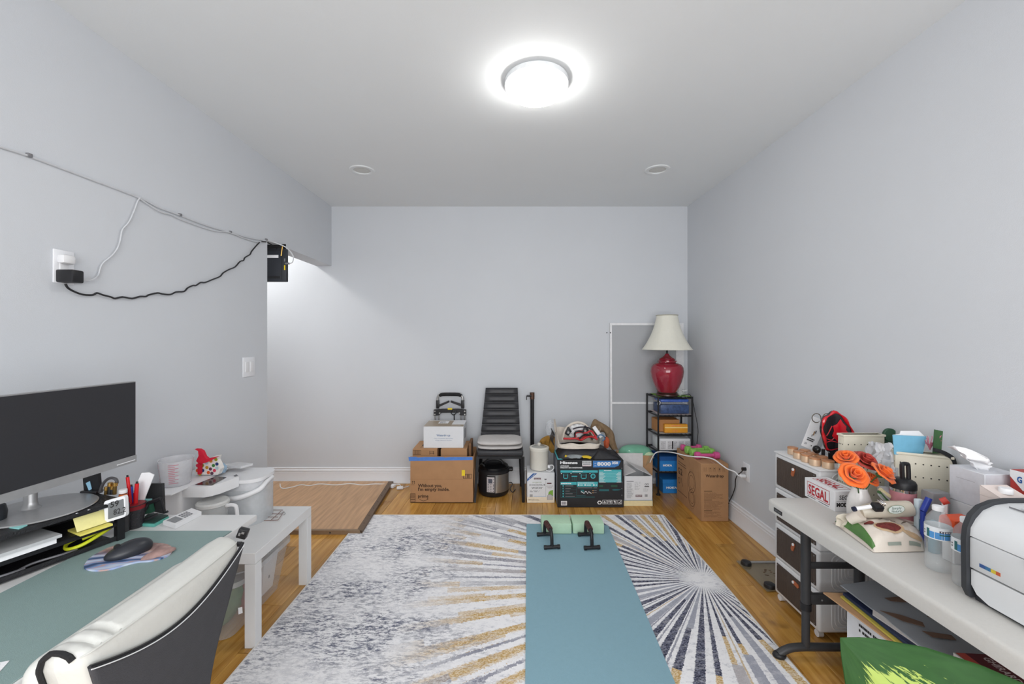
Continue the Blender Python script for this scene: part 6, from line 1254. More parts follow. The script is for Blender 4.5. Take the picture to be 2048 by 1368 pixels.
for x in (1632, 1653):
    q = MB(); c_ = P(x+1, 836, Y=2.26); q.tube([c_+Vector((.024*math.cos(a_*PI/10), .0, .024*math.sin(a_*PI/10))) for a_ in range(20)], .0022, mat('ring_bronze', (120, 108, 92), .3, metal=.8), 6, closed=True); obj('ring', q, t)
# red and black resin geode leaning
t = thing('resin_geode', 'oval red and black glossy resin slab standing upright on the drawer tower', 'ornament', (1.62, 2.16, TT))
gc = P(1676, 871, Y=2.10)
def oval(k, sc_=1, d=0):
    a_ = 2*PI*k/48; w_ = 1+.035*math.sin(5*a_+1)+.02*math.sin(9*a_)
    x = 31*sc_*w_*math.cos(a_); y = 47.5*sc_*w_*math.sin(a_); r2 = .16
    return P(1676+x*math.cos(r2)-y*math.sin(r2)*-1*-1, 871-(y*math.cos(r2))-x*.0, Y=2.10+d-(y/47)*-.0)
BR = mat('black_resin', (40, 34, 38), .15, coat=.5); RR = mat('red_resin', (198, 20, 36), .18, coat=.5, var=.12, scale=30)
q = MB(); q.prism([oval(k) for k in range(48)], (0, .016, 0), BR); obj('slab', q, t)
q = MB(); q.tube([oval(k, .965, -.002) for k in range(-2, 30)], [.006+.003*math.sin(i) for i in range(32)], RR, 8); obj('red_rim', q, t)
q = MB(); pc_ = [(1681, 838), (1686, 846), (1693, 853), (1692, 860), (1699, 868), (1702, 874), (1692, 878), (1690, 886), (1678, 886), (1670, 878), (1664, 872), (1668, 862), (1666, 852), (1674, 848)]
cc_ = P(1680, 864, Y=2.090); ring = [P(x, y, Y=2.0985) for x, y in pc_]; q.add([cc_]+ring, [(0, i+1, (i+1) % len(ring)+1) for i in range(len(ring))], RR)
for pts in (((1652, 885), (1662, 882), (1672, 884), (1684, 888)), ((1650, 898), (1662, 900), (1672, 898), (1684, 896)), ((1653, 872), (1657, 866), (1661, 858), (1664, 852)), ((1655, 878), (1663, 880), (1668, 876))): q.tube([P(x, y, Y=2.0985) for x, y in pts], .0025, RR, 5, smooth=4)
obj('red_relief', q, t)
q = MB(); q.box(gc.x-.04, gc.x+.04, 2.092, 2.15, TT, TT+.01, BLK, bev=.003); q.box(gc.x-.03, gc.x+.03, 2.118, 2.126, TT+.008, TT+.07, BLK); obj('stand', q, t)
q = MB(); q.blob((1.548, 2.12-.0, TT+.062), (.017, .02, .020), mat('gloss_black', (0, 0, 0)), 1, .05, 3); q.cyl((1.592, 2.135, TT+.001), (1.592, 2.135, TT+.06), .008, BLK); solo('black_ornament', q, 'glossy black round ornament behind the tins next to the resin slab', 'knob')
# ---- folding table
TZ, tx0, tx1, ty0, ty1 = .692, 1.199, 1.745, .755, 1.967
t = thing('folding_table', 'off-white plastic folding table with dark grey steel legs along the right wall', 'table', ((tx0+tx1)/2, (ty0+ty1)/2, 0))
TP = mat('table_plastic', (206, 204, 200), .5, var=.02, scale=120, bump=.12, bscale=500); LG = mat('leg_grey', (62, 62, 64), .45, metal=.2, var=.04)
q = MB(); pl = rrect((tx0+tx1)/2, (ty0+ty1)/2, (tx1-tx0)/2, (ty1-ty0)/2, .028, 0, 6)
def ins(d, z): return [Vector((p.x, p.y, z)) for p in rrect((tx0+tx1)/2, (ty0+ty1)/2, (tx1-tx0)/2-d, (ty1-ty0)/2-d, .028, 0, 6)]
levels = [ins(0, TZ-.052), ins(-.0005, TZ-.014), ins(.002, TZ-.006), ins(.007, TZ-.001), ins(.012, TZ-.0005), ins(.014, TZ), ins(.10, TZ)]
nn = len(pl); vs = sum(levels, []); fs = []
for i in range(len(levels)-1): fs += [(i*nn+k, i*nn+(k+1) % nn, (i+1)*nn+(k+1) % nn, (i+1)*nn+k) for k in range(nn)]
fs.append(tuple(range((len(levels)-1)*nn, len(levels)*nn)))
il = ins(.02, TZ-.052); k0 = len(vs); vs += il+ins(.02, TZ-.02); fs += [(k, (k+1) % nn, k0+(k+1) % nn, k0+k) for k in range(nn)]+[(k0+k, k0+(k+1) % nn, k0+nn+(k+1) % nn, k0+nn+k) for k in range(nn)]+[tuple(range(k0+nn, k0+2*nn))]
q.add(vs, fs, TP); obj('table_top', q, t)
q = MB(); F9 = Face((tx0, ty1, TZ-.052), (0, -1, 0), (0, 0, 1), .0012); F9.poly(q, [(.06, .012), (.118, .012), (.118, .030), (.06, .030)], mat('badge_black', (40, 40, 44), .4)); F9.text(q, 'LIFETIME', .067, .017, .111, INKG, .04, 2); obj('badge', q, t)
for (ya, sgn) in ((1.882, 1), (.84, -1)):
    q = MB(); q.tube([(1.205, ya, .022), (1.235, ya, .040), (1.29, ya, .052), (1.45, ya, .052), (1.60, ya, .052), (1.655, ya, .040), (1.69, ya, .022)], .0165, LG, 12, smooth=4); obj('foot_bar', q, t)
    for x in (1.207, 1.688):
        q = MB(); q.blob((x, ya, .017), (.03, .024, .0165), BLK, 2, .02, 2); obj('foot_cap', q, t)
    for x in (1.325, 1.565):
        q = MB(); q.cyl((x, ya, .05), (x, ya, .24), .0165, LG, 16); q.cyl((x, ya, .236), (x, ya, TZ-.02), .020, LG, 16); q.cyl((x, ya, .222), (x, ya, .252), .0225, BLK, 16); obj('leg', q, t)
    q = MB(); q.box(1.34, 1.55, ya-.006, ya+.006, .405, .432, LG, bev=.002); obj('cross_bar', q, t)
    q = MB(); q.box(1.33, 1.57, ya-.010, ya+.010, .247, .292, LG, bev=.002)
    for x in (1.39, 1.5): q.cyl((x, ya-.012, .268), (x, ya-.009, .268), .004, SILV, 8)
    obj('brace_plate', q, t)
q = MB(); q.box(1.33, 1.345, .9, 1.86, TZ-.045, TZ-.02, LG); q.box(1.55, 1.565, .9, 1.86, TZ-.045, TZ-.02, LG); obj('rail', q, t)
# ---- white lock box
xa, xb, y0, y1 = 1.393, 1.50, 1.80, 1.985
q0 = MB(); q0.box(xa, xb, y0, y1, TZ, TZ+.088, PAPER, bev=.001, seg=1)
t = base('lock_box', 'small white carton with red framed lettering at the far end of the folding table', 'box', q0); obj('carton', q0, t)
RP = mat('red_print', (188, 40, 52), .6)
q = MB(); F = Face((xa, y1, TZ), (0, -1, 0), (0, 0, 1)); F.frame(q, .018, .016, .155, .077, .0022, RP); F.text(q, 'SEGAL', .026, .024, .147, RP, .025, 1.5, .044); F.rect(q, .02, .008, .07, .0105, INK); F.rect(q, .09, .007, .15, .0095, INK)
F = Face((xa, y0, TZ), (1, 0, 0), (0, 0, 1)); F.text(q, 'SEGAL', .018, .052, .08, INK, .01, 1.5, .019); F.text(q, 'MODEL', .006, .022, .075, INK, .05, 1.5, .017); F.rect(q, .006, .045, .09, .046, INKG)
F = Face((xa, y1, TZ+.088), (0, -1, 0), (1, 0, 0)); F.frame(q, .02, .02, .165, .085, .0022, RP); F.text(q, 'SEGAL', .03, .03, .155, RP, .025, 1.5, .043); obj('print', q, t)
# ---- vase with roses
vc = Vector((1.415, 1.70, TZ))
t = thing('flower_vase', 'round white vase holding orange and red fabric roses on the folding table', 'vase', vc)
q = MB(); q.lathe([(.026, .0005), (.034, .004), (.042, .03), (.0435, .06), (.040, .09), (.032, .115), (.026, .13), (.025, .14), (.022, .14), (.022, .12), (0, .10)], vc, mat('white_ceramic', (232, 230, 228), .25, coat=.3), 36); obj('vase_body', q, t)
OR = mat('orange_petal', (240, 112, 40), .6, var=.07, scale=20, sheen=.2); RD = mat('dusty_red_petal', (178, 66, 56), .6, var=.1, scale=20); STM = mat('stem_green', (60, 96, 54), .6)
def rose(c, r, m, tilt, seed, lb, spin=0):
    rs = random.Random(seed); c = Vector(c); t = thing('rose', lb, 'flower', c); R_ = Euler(tilt).to_matrix()
    k = 0
    for ring, (n, rad, h0, op) in enumerate(((3, .22, .62, .10), (4, .42, .55, .35), (5, .68, .40, .75), (6, .92, .22, 1.2))):
        for j in range(n):
            a_ = 2*PI*j/n+ring*.7+rs.random()*.4; q = MB(); wdt = PI/n*1.35
            def f(u, v):
                aa = a_+(u-.5)*2*wdt; lip = .10*math.sin(PI*u); rr = rad*(.35+.65*v**.8)+(.16*op*v**3); z = -.25+(h0+.25+lip)*v-(.25*op)*v**4
                rr *= 1+.03*math.sin(9*u+seed); return c+R_ @ Vector((rr*math.cos(aa)*r, rr*math.sin(aa)*r, z*r))
            q.grid(f, 8, 6, m); obj('petal', q, t, flat=False, solid=.0012); k += 1
    q = MB(); q.tube([c-R_ @ Vector((0, 0, r*.2)), c*.5+(vc+Vector((0, 0, .13)))*.5+Vector((0, 0, .0)), vc+Vector((0, 0, .09))], .0022, STM, 6, smooth=3); obj('stem', q, t)
    q = MB(); q.blob(c-R_ @ Vector((0, 0, r*.32)), (r*.35, r*.35, r*.25), STM, 1, .1, 2); obj('calyx', q, t)
rose(P(1708, 950, Y=1.60), .046, OR, (.85, -.15, .0), 1, 'large orange rose hanging in front, nearest the white carton')
rose(P(1767, 946, Y=1.62), .043, OR, (.55, .55, 0), 2, 'orange rose at the right of the bouquet by the pink tumbler')
rose(P(1692, 915, Y=1.70), .038, OR, (.35, -.45, 0), 3, 'orange rose at the upper left of the bouquet')
rose(P(1731, 921, Y=1.69), .043, RD, (.6, .1, 0), 4, 'dusty red rose between the orange ones')
rose(P(1741, 957, Y=1.68), .03, OR, (.7, .3, 0), 5, 'small half hidden orange rose below the dusty red one')
# ---- pegboard bins
def bin_(nm, lb, cen, w_, d_, h_, rz, z0, rows, colsn, m):
    M_ = Matrix.Translation((cen[0], cen[1], z0)) @ RZ(rz).to_4x4(); t = thing(nm, lb, 'bin', (cen[0], cen[1], z0), rz, 'cream perforated bins')
    def bx(q, x0, x1, y0_, y1_, za, zb_, m_, b=0): q.box(x0, x1, y0_, y1_, za, zb_, m_, b, 2, M_)
    q = MB(); e = .003
    for b in ((-w_/2, w_/2, -d_/2, -d_/2+e, 0, h_), (-w_/2, w_/2, d_/2-e, d_/2, 0, h_), (-w_/2, -w_/2+e, -d_/2+e, d_/2-e, 0, h_), (w_/2-e, w_/2, -d_/2+e, d_/2-e, 0, h_), (-w_/2+e, w_/2-e, -d_/2+e, d_/2-e, 0, e)): bx(q, *b, m, .001)
    obj('bin_body', q, t)
    q = MB()
    for b in ((-w_/2-.004, w_/2+.004, -d_/2-.004, -d_/2+e, h_-.01, h_), (-w_/2-.004, w_/2+.004, d_/2-e, d_/2+.004, h_-.01, h_), (-w_/2-.004, -w_/2+e, -d_/2, d_/2, h_-.01, h_), (w_/2-e, w_/2+.004, -d_/2, d_/2, h_-.01, h_)): bx(q, *b, m, .002)
    obj('rim', q, t)
    q = MB(); HM = mat('hole_dark', (52, 48, 44), .9)
    for i in range(colsn):
        for j in range(rows):
            x = -w_/2+w_*(i+.7)/(colsn+.4); z = h_*(j+.55)/(rows+.35); q.lathe([(.0028, 0), (0, .0003)], M_ @ Vector((x, -d_/2-.0004, z)), HM, 8, RZ(rz) @ Matrix.Rotation(PI/2, 3, 'X'))
    for i in range(3):
        for j in range(rows): y = -d_/2+d_*(i+.7)/3.4; z = h_*(j+.55)/(rows+.35); q.lathe([(.0028, 0), (0, .0003)], M_ @ Vector((-w_/2-.0004, y, z)), HM, 8, RZ(rz) @ Matrix.Rotation(-PI/2, 3, 'Y'))
    obj('holes', q, t)['kind'] = 'stuff'; return t
CRB = mat('cream_bin', (220, 214, 196), .5, var=.02)
bin_('storage_basket', 'cream perforated storage bin standing behind the roses', (1.610, 1.926), .185, .034, .306, .0, TZ, 5, 6, CRB)
bin_('storage_basket', 'larger cream perforated storage bin behind the pink tumbler', (1.666, 1.704), .170, .060, .281, -.516, TZ, 5, 7, CRB)
# things sticking out of the bins
q = MB(); a_ = P(1788, 872, Y=1.58); q.prism([P(1786, 870, Y=1.715), P(1853, 873, Y=1.715), P(1846, 908, Y=1.715), P(1789, 909, Y=1.715)], (0, .003, 0), mat('sky_blue_card', (122, 186, 216), .6)); solo('blue_envelope', q, 'sky blue envelope in front of the papers in the larger cream bin', 'envelope')
q = MB(); q.prism([P(1786, 870, Y=1.725), P(1800, 868, Y=1.725), P(1802, 862, Y=1.725), P(1838, 862, Y=1.725), P(1850, 873, Y=1.725), P(1848, 905, Y=1.725), P(1789, 905, Y=1.725)], (0, .003, 0), PAPER); solo('white_envelope', q, 'white paper sheet standing just behind the sky blue envelope', 'paper')
q = MB()
for i in range(22):
    a_ = random.Random(i).uniform(-1, 1); b_ = random.Random(i+50).uniform(.4, 1); c_ = P(1860, 900, Y=1.69); q.tube([c_, c_+Vector((a_*.012, 0, .02)), c_+Vector((a_*.03, -.01*b_, .05*b_)), c_+Vector((a_*.038, -.01, .062*b_))], .0013, mat('pink_straw', (196, 120, 140), .7), 4, smooth=2)
solo('pink_flower_spray', q, 'dried pink flower spray beside the green leaf roll in the cream bin', 'dried flowers')['kind'] = 'stuff'
q = MB()
for i, (x, w_) in enumerate(((1869, 6), (1874, 5), (1879, 6))): q.prism([P(x-w_/2, 907, Y=1.672+.004*i), P(x+w_/2+.5, 907, Y=1.672+.004*i), P(x+w_/2+4, 860.5+i, Y=1.672+.004*i), P(x-w_/2+3.5, 859+i, Y=1.672+.004*i)], (0, .003, 0), mat('dark_leaf_green', (58, 96, 56), .6, var=.2, scale=60, stretch=(1, 1, .1)))
solo('leaf_roll', q, 'dark green folded leaf strip sticking up from the cream bin', 'leaf')
q = MB(); q.tube([P(1868, 898, Y=1.63), P(1885, 903, Y=1.64), P(1900, 911, Y=1.64), P(1907, 918, Y=1.64), P(1910, 930, Y=1.64)], .006, BLK, 4, smooth=5); q.tube([P(1868, 901, Y=1.635), P(1885, 906, Y=1.64), P(1898, 914, Y=1.64), P(1904, 921, Y=1.64), P(1906, 932, Y=1.64)], .006, BLK, 4, smooth=5); q.tube([P(1910, 928, Y=1.64), (P(1910, 930, Y=1.64).x, 1.64, TZ+.001)], .006, BLK, 6); solo('black_strap', q, 'black curved strap arching over the right end of the larger cream bin', 'strap')
q = MB(); q.lathe([(.028, 0), (.030, .002), (.030, .012), (.028, .014), (0, .014)], P(1776, 869, Y=1.93), mat('bottle_green', (46, 82, 62), .4), 28, Matrix.Rotation(PI/2, 3, 'X')); c_ = P(1776, 869, Y=1.93); q.box(c_.x-.02, c_.x+.02, 1.922, 1.930, TZ+.10, c_.z, mat('bottle_green', (0, 0, 0))); solo('green_brush', q, 'dark green round-headed item sticking out behind the smaller cream bin', 'brush')
FILM = mat('grey_film', (206, 206, 210), .18, alpha=.72, var=.1, scale=12)
q = MB()
def crumple(c, sx, sz, seed, dd=.02, n=16):
    def f(u, v): 
        p = c+Vector(((u-.5)*sx*(1-.35*v), dd*noise.noise(Vector((u*5, v*5, seed))), (v-.5)*sz)); return p+Vector((.3*dd*noise.noise(Vector((u*7, v*3, seed+4))), 0, .3*dd*noise.noise(Vector((u*3, v*7, seed+8)))))
    return f
q.grid(crumple(P(1767, 915, Y=1.72), .10, .12, 3), 16, 14, FILM); q.grid(crumple(P(1745, 903, Y=1.76), .06, .08, 5), 12, 12, FILM); q.box(1.575, 1.60, 1.715, 1.735, TZ+.001, P(0, 935, Y=1.72).z, FILM); solo('plastic_film', q, 'crumpled translucent plastic film between the two cream bins', 'plastic film')
q = MB(); q.prism([P(1755, 972, Y=1.66), P(1802, 975, Y=1.66), P(1802, 1012, Y=1.64), P(1776, 1012, Y=1.62), P(1757, 990, Y=1.62)], (0, .004, 0), mat('clear_film', (0, 0, 0))); q.tube([P(1757, 983, Y=1.63), P(1775, 1002, Y=1.63), P(1795, 1012, Y=1.63)], .006, mat('dark_leaf_green', (0, 0, 0)), 6, smooth=4); q.tube([P(1760, 978, Y=1.635), P(1778, 992, Y=1.635), P(1800, 1003, Y=1.635)], .007, mat('straw_tan', (214, 204, 164), .6), 6, smooth=4)
solo('wrapped_stems', q, 'clear sleeve with green and cream stems leaning behind the vase', 'plastic sleeve')
# ---- pink tumbler
tc_ = Vector((1.516, 1.62, TZ))
t = thing('tumbler', 'dusty pink insulated tumbler with black lid on the folding table', 'tumbler', tc_)
tt = P(0, 925, Y=1.62).z-TZ
hb = P(0, 975, Y=1.62).z-TZ
q = MB(); q.lathe([(.034, .0005), (.038, .004), (.0395, hb-.012)], tc_, mat('dusty_pink', (196, 132, 140), .55, var=.02), 40); obj('body', q, t)
q = MB(); q.lathe([(.0392, hb-.012), (.0392, hb)], tc_, CHROME, 40); obj('steel_band', q, t)
q = MB(); q.lathe([(.0405, hb-.001), (.0405, hb+.018), (.036, hb+.028), (.022, hb+.036), (.015, hb+.037), (0, hb+.037)], tc_, BLK, 36); obj('lid', q, t)
q = MB(); q.tube([tc_+Vector((-.006, -.004, hb+.034)), tc_+Vector((-.008, -.004, tt-.012)), tc_+Vector((-.003, -.004, tt-.004)), tc_+Vector((.010, -.004, tt-.004)), tc_+Vector((.016, -.004, tt-.012)), tc_+Vector((.018, -.004, hb+.03))], .0075, BLK, 8, smooth=4); obj('loop', q, t)
# ---- snack bag in front
t = thing('rice_bag', 'large cream food bag with green end lying on the folding table', 'food bag', (1.36, 1.57, TZ))
cA, cB, cC, cD = P(1666, 1046, z=TZ), P(1747, 1106, z=TZ), P(1850, 1104, z=TZ), P(1852, 1066, z=TZ)
BAGC = mat('bag_cream', (224, 214, 202), .3, var=.06, scale=18, coat=.2); BAGG = mat('bag_green', (78, 122, 60), .35, var=.06)
def bag(u, v, top=True):
    p = (cA*(1-u)+cD*u)*v+(cB*(1-u)+cC*u)*(1-v)
    e = max(0, (1-abs(2*u-1)**3.2))*max(0, (1-abs(2*v-1)**3.0)); h_ = .068*e**.5+.008*e*noise.noise(Vector((u*7, v*7, 2)))+.003*noise.noise(Vector((u*22, v*22, 3)))*e
    return p+Vector((0, 0, .002+h_))
q = MB(); q.grid(lambda u, v: bag(u, v), 44, 30, BAGC); q.add([cA+Vector((0, 0, .0005)), cB+Vector((0, 0, .0005)), cC+Vector((0, 0, .0005)), cD+Vector((0, 0, .0005))], [(0, 1, 2, 3)], BAGC); obj('bag_body', q, t)
q = MB(); q.grid(lambda u, v: bag(.008+.10*u*(1-.4*abs(2*v-1)), .03+.94*v)+Vector((-.002, -.0015, .0012)), 6, 30, BAGG); obj('green_end', q, t)
q = MB()
def bagprint(u0, u1, v0, v1, m, d=.0016, n=8): q.grid(lambda u, v: bag(u0+(u1-u0)*u, v0+(v1-v0)*v)+Vector((-d*.3, -d*.5, d)), n, n, m)
RB = mat('red_beans', (116, 44, 42), .5, var=.5, scale=160)
def ellp(uc, vc_, ru, rv, m, rot=0, d=.0018):
    n = 18; pts = [bag(uc, vc_)+Vector((-d*.3, -d*.5, d))]
    for i in range(n): a_ = 2*PI*i/n; x = ru*math.cos(a_); y = rv*math.sin(a_); pts.append(bag(uc+x*math.cos(rot)-y*math.sin(rot), vc_+x*math.sin(rot)+y*math.cos(rot))+Vector((-d*.3, -d*.5, d)))
    K = 7; V = [pts[0]]; Fs = []
    for k in range(1, K+1):
        for i in range(n): a_ = 2*PI*i/n; x = ru*k/K*math.cos(a_); y = rv*k/K*math.sin(a_); V.append(bag(uc+x*math.cos(rot)-y*math.sin(rot), vc_+x*math.sin(rot)+y*math.cos(rot))+Vector((-d*.3, -d*.5, d)))
    Fs += [(0, i+1, (i+1) % n+1) for i in range(n)]
    for k in range(K-1): Fs += [(1+k*n+i, 1+k*n+(i+1) % n, 1+(k+1)*n+(i+1) % n, 1+(k+1)*n+i) for i in range(n)]
    q.add(V, Fs, m)
ellp(.44, .27, .23, .13, mat('spoon_tan', (206, 176, 140), .5), -.22, .0016); ellp(.43, .28, .19, .095, RB, -.22, .0026); ellp(.20, .42, .07, .05, RB, 0, .002); ellp(.78, .14, .17, .06, mat('spoon_tan', (0, 0, 0)), -.25, .0016)
for i, (a_, b_) in enumerate(((.55, .47), (.70, .45), (.85, .43), (.40, .52))): ellp(a_, b_, .05, .012, mat('grey_twig', (110, 96, 86), .6), .5, .002)
ellp(.17, .62, .012, .07, mat('tan_print', (206, 160, 150), .6), .9); ellp(.24, .60, .012, .07, mat('tan_print', (0, 0, 0)), .9); bagprint(.3, .55, .015, .035, mat('grey_green_print', (150, 158, 148), .5)); bagprint(.70, .92, .015, .045, mat('grey_green_print', (0, 0, 0))); obj('print', q, t)
# rolled top bag behind it
t = thing('rolled_bag', 'rolled cream snack bag with oval logo and black clip behind the big food bag', 'food bag', (1.40, 1.60, TZ+.05))
ra, rb = P(1722, 1024, Y=1.585), P(1822, 1017, Y=1.545)
q = MB(); q.tube([ra, ra*.7+rb*.3+Vector((0, 0, .004)), ra*.35+rb*.65+Vector((0, 0, .003)), rb], [.022, .026, .028, .029, .029, .028, .028, .026], mat('bag_beige', (206, 198, 182), .35, var=.05), 14, smooth=4)
q.tube([P(1700, 1040, Y=1.60), P(1722, 1030, Y=1.57)], [.018, .022], mat('bag_cream', (0, 0, 0)), 10); q.blob(((ra.x+rb.x)/2-.04, 1.635, TZ+.035), (.085, .03, .035), mat('bag_beige', (0, 0, 0)), 3, .3, 3, None, 2); obj('roll', q, t)
q = MB(); c_ = P(1793, 1019, Y=1.526); F = Face(c_, (rb-ra), (0, 0, 1), .0004); F.disc(q, 0, 0, .026, mat('logo_green', (120, 146, 112), .5), 1, 24, 0, .62); F.disc(q, 0, 0, .0245, mat('logo_white', (224, 232, 228), .5), 2, 24, 0, .6); F.text(q, 'Simply', -.015, .001, .015, mat('logo_ink', (84, 110, 100), .6), .01, 3, .009); F.text(q, 'Nature', -.015, -.010, .015, mat('logo_ink', (0, 0, 0)), .01, 3, .009); obj('logo', q, t)
q = MB(); p = P(1754, 1014, Y=1.54); q.cbox(p, (.03, .03, .022), BLK, rx=.4, bev=.004); q.tube([p+Vector((.005, -.01, .005)), p+Vector((.0, -.025, .022)), p+Vector((-.008, -.01, .03))], .0016, CHROME, 5, smooth=3); q.tube([p+Vector((.012, -.01, .005)), p+Vector((.01, -.025, .02)), p+Vector((.002, -.01, .03))], .0016, CHROME, 5, smooth=3); obj('binder_clip', q, t)
q = MB(); q.cyl(P(1708, 1018, Y=1.555), P(1742, 1013, Y=1.54), .007, PAPER, 8); q.cyl(P(1706, 1018.5, Y=1.555), P(1711, 1017.5, Y=1.555), .009, mat('navy_cap', (30, 36, 60), .4), 8); solo('white_tube', q, 'thin white tube with navy cap lying on the rolled snack bag', 'tube')
# ---- water bottles
PET = mat('pet_plastic', (226, 234, 238), .04, alpha=.24, spec=1, coat=.6); LAB = mat('bottle_label', (232, 236, 240), .4); LBL = mat('label_blue', (84, 152, 214), .45)
def bottle(c, h_, lb):
    c = Vector(c); t = thing('water_bottle', lb, 'water bottle', c, 0, 'clear water bottles'); r_ = .0325
    pr = [(.024, .0005), (.030, .003), (.0318, .010)]
    z = .012
    while z < h_*.50: pr += [(r_, z), (r_*.965, z+.004)]; z += .0085
    pr += [(r_, h_*.51), (r_, h_*.70), (r_*.97, h_*.72), (r_*.93, h_*.78), (r_*.72, h_*.85), (r_*.46, h_*.91), (.0125, h_*.935), (.0125, h_*.95)]
    q = MB(); q.lathe(pr, c, PET, 36); obj('bottle_body', q, t)
    q = MB(); q.lathe([(.0145, 0), (.0148, .012), (.0135, .0145), (0, .015)], c+Vector((0, 0, h_*.93)), PAPER, 20); obj('cap', q, t)
    q = MB(); q.grid(lambda u, v: c+Vector((1.012*r_*math.cos(2*PI*u), 1.012*r_*math.sin(2*PI*u), h_*.51+h_*.19*v)), 36, 1, LAB)
    a0, a1 = math.radians(148), math.radians(330)
    def band(lo, hi, z0, z1, m, k): q.grid(lambda u, v: c+Vector(((1.012+k)*r_*math.cos(a0+(a1-a0)*(lo+(hi-lo)*u)), (1.012+k)*r_*math.sin(a0+(a1-a0)*(lo+(hi-lo)*u)), h_*z0+h_*(z1-z0)*v)), 10, 1, m)
    band(.22, 1, .525, .625, LBL, .006); band(.14, .22, .53, .66, mat('label_teal', (52, 108, 110), .45), .006); band(.45, 1, .625, .655, mat('label_maroon', (50, 34, 52), .45), .008); band(.45, 1, .585, .605, mat('label_teal', (0, 0, 0)), .01); band(.03, .08, .60, .62, INK, .006); band(.03, .08, .56, .58, INK, .006)
    for i in range(8): band(.48+i*.06, .48+i*.06+.035, .633, .648, PAPER, .012)
    obj('label', q, t)
bottle((1.378, 1.352, TZ), .205, 'clear plastic water bottle standing between the food bag and the printer')
bottle((1.372, 1.262, TZ), .205, 'second clear water bottle standing right against the printer')
# clutter behind the bottles
cl = [((1850, 1012, 1.47), 'blue_marker', 'short blue marker pen lying behind the first water bottle', mat('blue_pen', (0, 0, 0)), 'marker'), ((1866, 1022, 1.45), 'teal_bottle', 'small teal bottle behind the first water bottle', mat('teal_small', (50, 120, 140), .4), 'bottle')]
q = MB(); q.cyl(P(1846, 1022, Y=1.50), P(1858, 996, Y=1.50), .010, mat('blue_pen', (0, 0, 0)), 12); q.cyl((P(1846, 1022, Y=1.5).x, 1.5, TZ+.001), P(1846, 1022, Y=1.50), .008, mat('blue_pen', (0, 0, 0)), 10); solo('marker', q, 'blue marker standing tilted behind the first water bottle', 'marker')
q = MB(); q.lathe([(.015, .001), (.016, .08), (.009, .095), (.009, .11), (0, .111)], (P(1868, 1020, Y=1.46).x, 1.46, TZ), mat('teal_small', (50, 120, 140), .4), 18); solo('small_bottle', q, 'small teal bottle behind the first water bottle', 'bottle')
q = MB(); p = P(1875, 985, Y=1.53); q.box(p.x-.035, p.x+.03, 1.51, 1.56, TZ+.001, P(0, 982, Y=1.53).z, mat('grey_tin', (150, 150, 152), .35, metal=.4), bev=.008); solo('grey_tin', q, 'grey metal tin with rounded lid between the cream bin and tissue box', 'tin')
q = MB(); p = P(1838, 1010, Y=1.53); q.box(p.x-.012, p.x+.012, 1.52, 1.54, TZ+.001, P(0, 998, Y=1.53).z, mat('pale_blue_pack', (206, 220, 228), .5), bev=.004); q.box(p.x-.009, p.x+.009, 1.5185, 1.5199, TZ+.03, TZ+.09, mat('teal_small', (0, 0, 0))); solo('small_pack', q, 'white and teal small pack standing right of the pink tumbler', 'packet')
q = MB(); OL = mat('orange_label', (226, 86, 44), .45); a_ = P(1912, 1005, Y=1.40); q.cbox((1.49, 1.40, TZ+.125), (.085, .05, .05), OL, rz=.1, rx=.1, bev=.008); q.box(1.46, 1.52, 1.38, 1.42, TZ+.001, TZ+.10, PAPER, bev=.003); q.cbox((1.525, 1.385, TZ+.115), (.03, .04, .03), PAPER, rz=.1, bev=.006); solo('orange_pack', q, 'orange and white pack behind the second water bottle', 'packet')
q = MB(); q.cyl(P(1877, 1004, Y=1.46)+Vector((.01, 0, 0)), P(1884, 1000, Y=1.45)+Vector((.02, 0, 0)), .012, mat('red_cap', (200, 70, 60), .4), 12); q.cyl((P(1884, 1004, Y=1.45).x+.01, 1.455, TZ+.001), P(1884, 1003, Y=1.455)+Vector((.01, 0, 0)), .008, PAPER, 8); solo('red_capped_tube', q, 'white tube with red cap behind the water bottles', 'tube')
# ---- tissue box on a support carton
q0 = MB(); q0.box(1.60, 1.73, 1.40, 1.53, TZ, TZ+.162, WBOX, bev=.002, seg=1)
t = base('support_box', 'plain white carton under the tissue box', 'box', q0); obj('carton', q0, t)
q0 = MB(); z0 = TZ+.1625; ztp = P(0, 945, Y=1.437).z; q0.box(1.60, 1.725, 1.415, 1.53, z0, ztp, mat('tissue_box_paint', (216, 218, 224), .6), bev=.0015, seg=1)
t = base('tissue_box', 'white cube tissue box with a tissue pulled up near the right wall', 'tissue box', q0); obj('carton', q0, t)
q = MB(); F = Face((1.60, 1.53, z0), (0, -1, 0), (0, 0, 1)); F.rect(q, .025, .085, .085, .0857, INKG); F.rect(q, .0, .045, .115, .0455, mat('pale_grey_print', (0, 0, 0))); obj('print', q, t)
q = MB(); TS = mat('tissue', (238, 238, 240), .9)
def f(u, v):
    c_ = Vector((1.66, 1.47, ztp-.006)); a_ = (u-.5); return c_+Vector((a_*.11*(.35+v)+.02*noise.noise(Vector((u*4, v*4, 1)))-.03*v, .03*math.sin(u*9)*(.3+v)+.012*noise.noise(Vector((u*6, v*5, 7))), v*.085*(1-.75*u)+.012*noise.noise(Vector((u*5, v*3, 3)))*v+.004))
q.grid(f, 26, 14, TS); obj('tissue', q, t, flat=False, solid=.001)
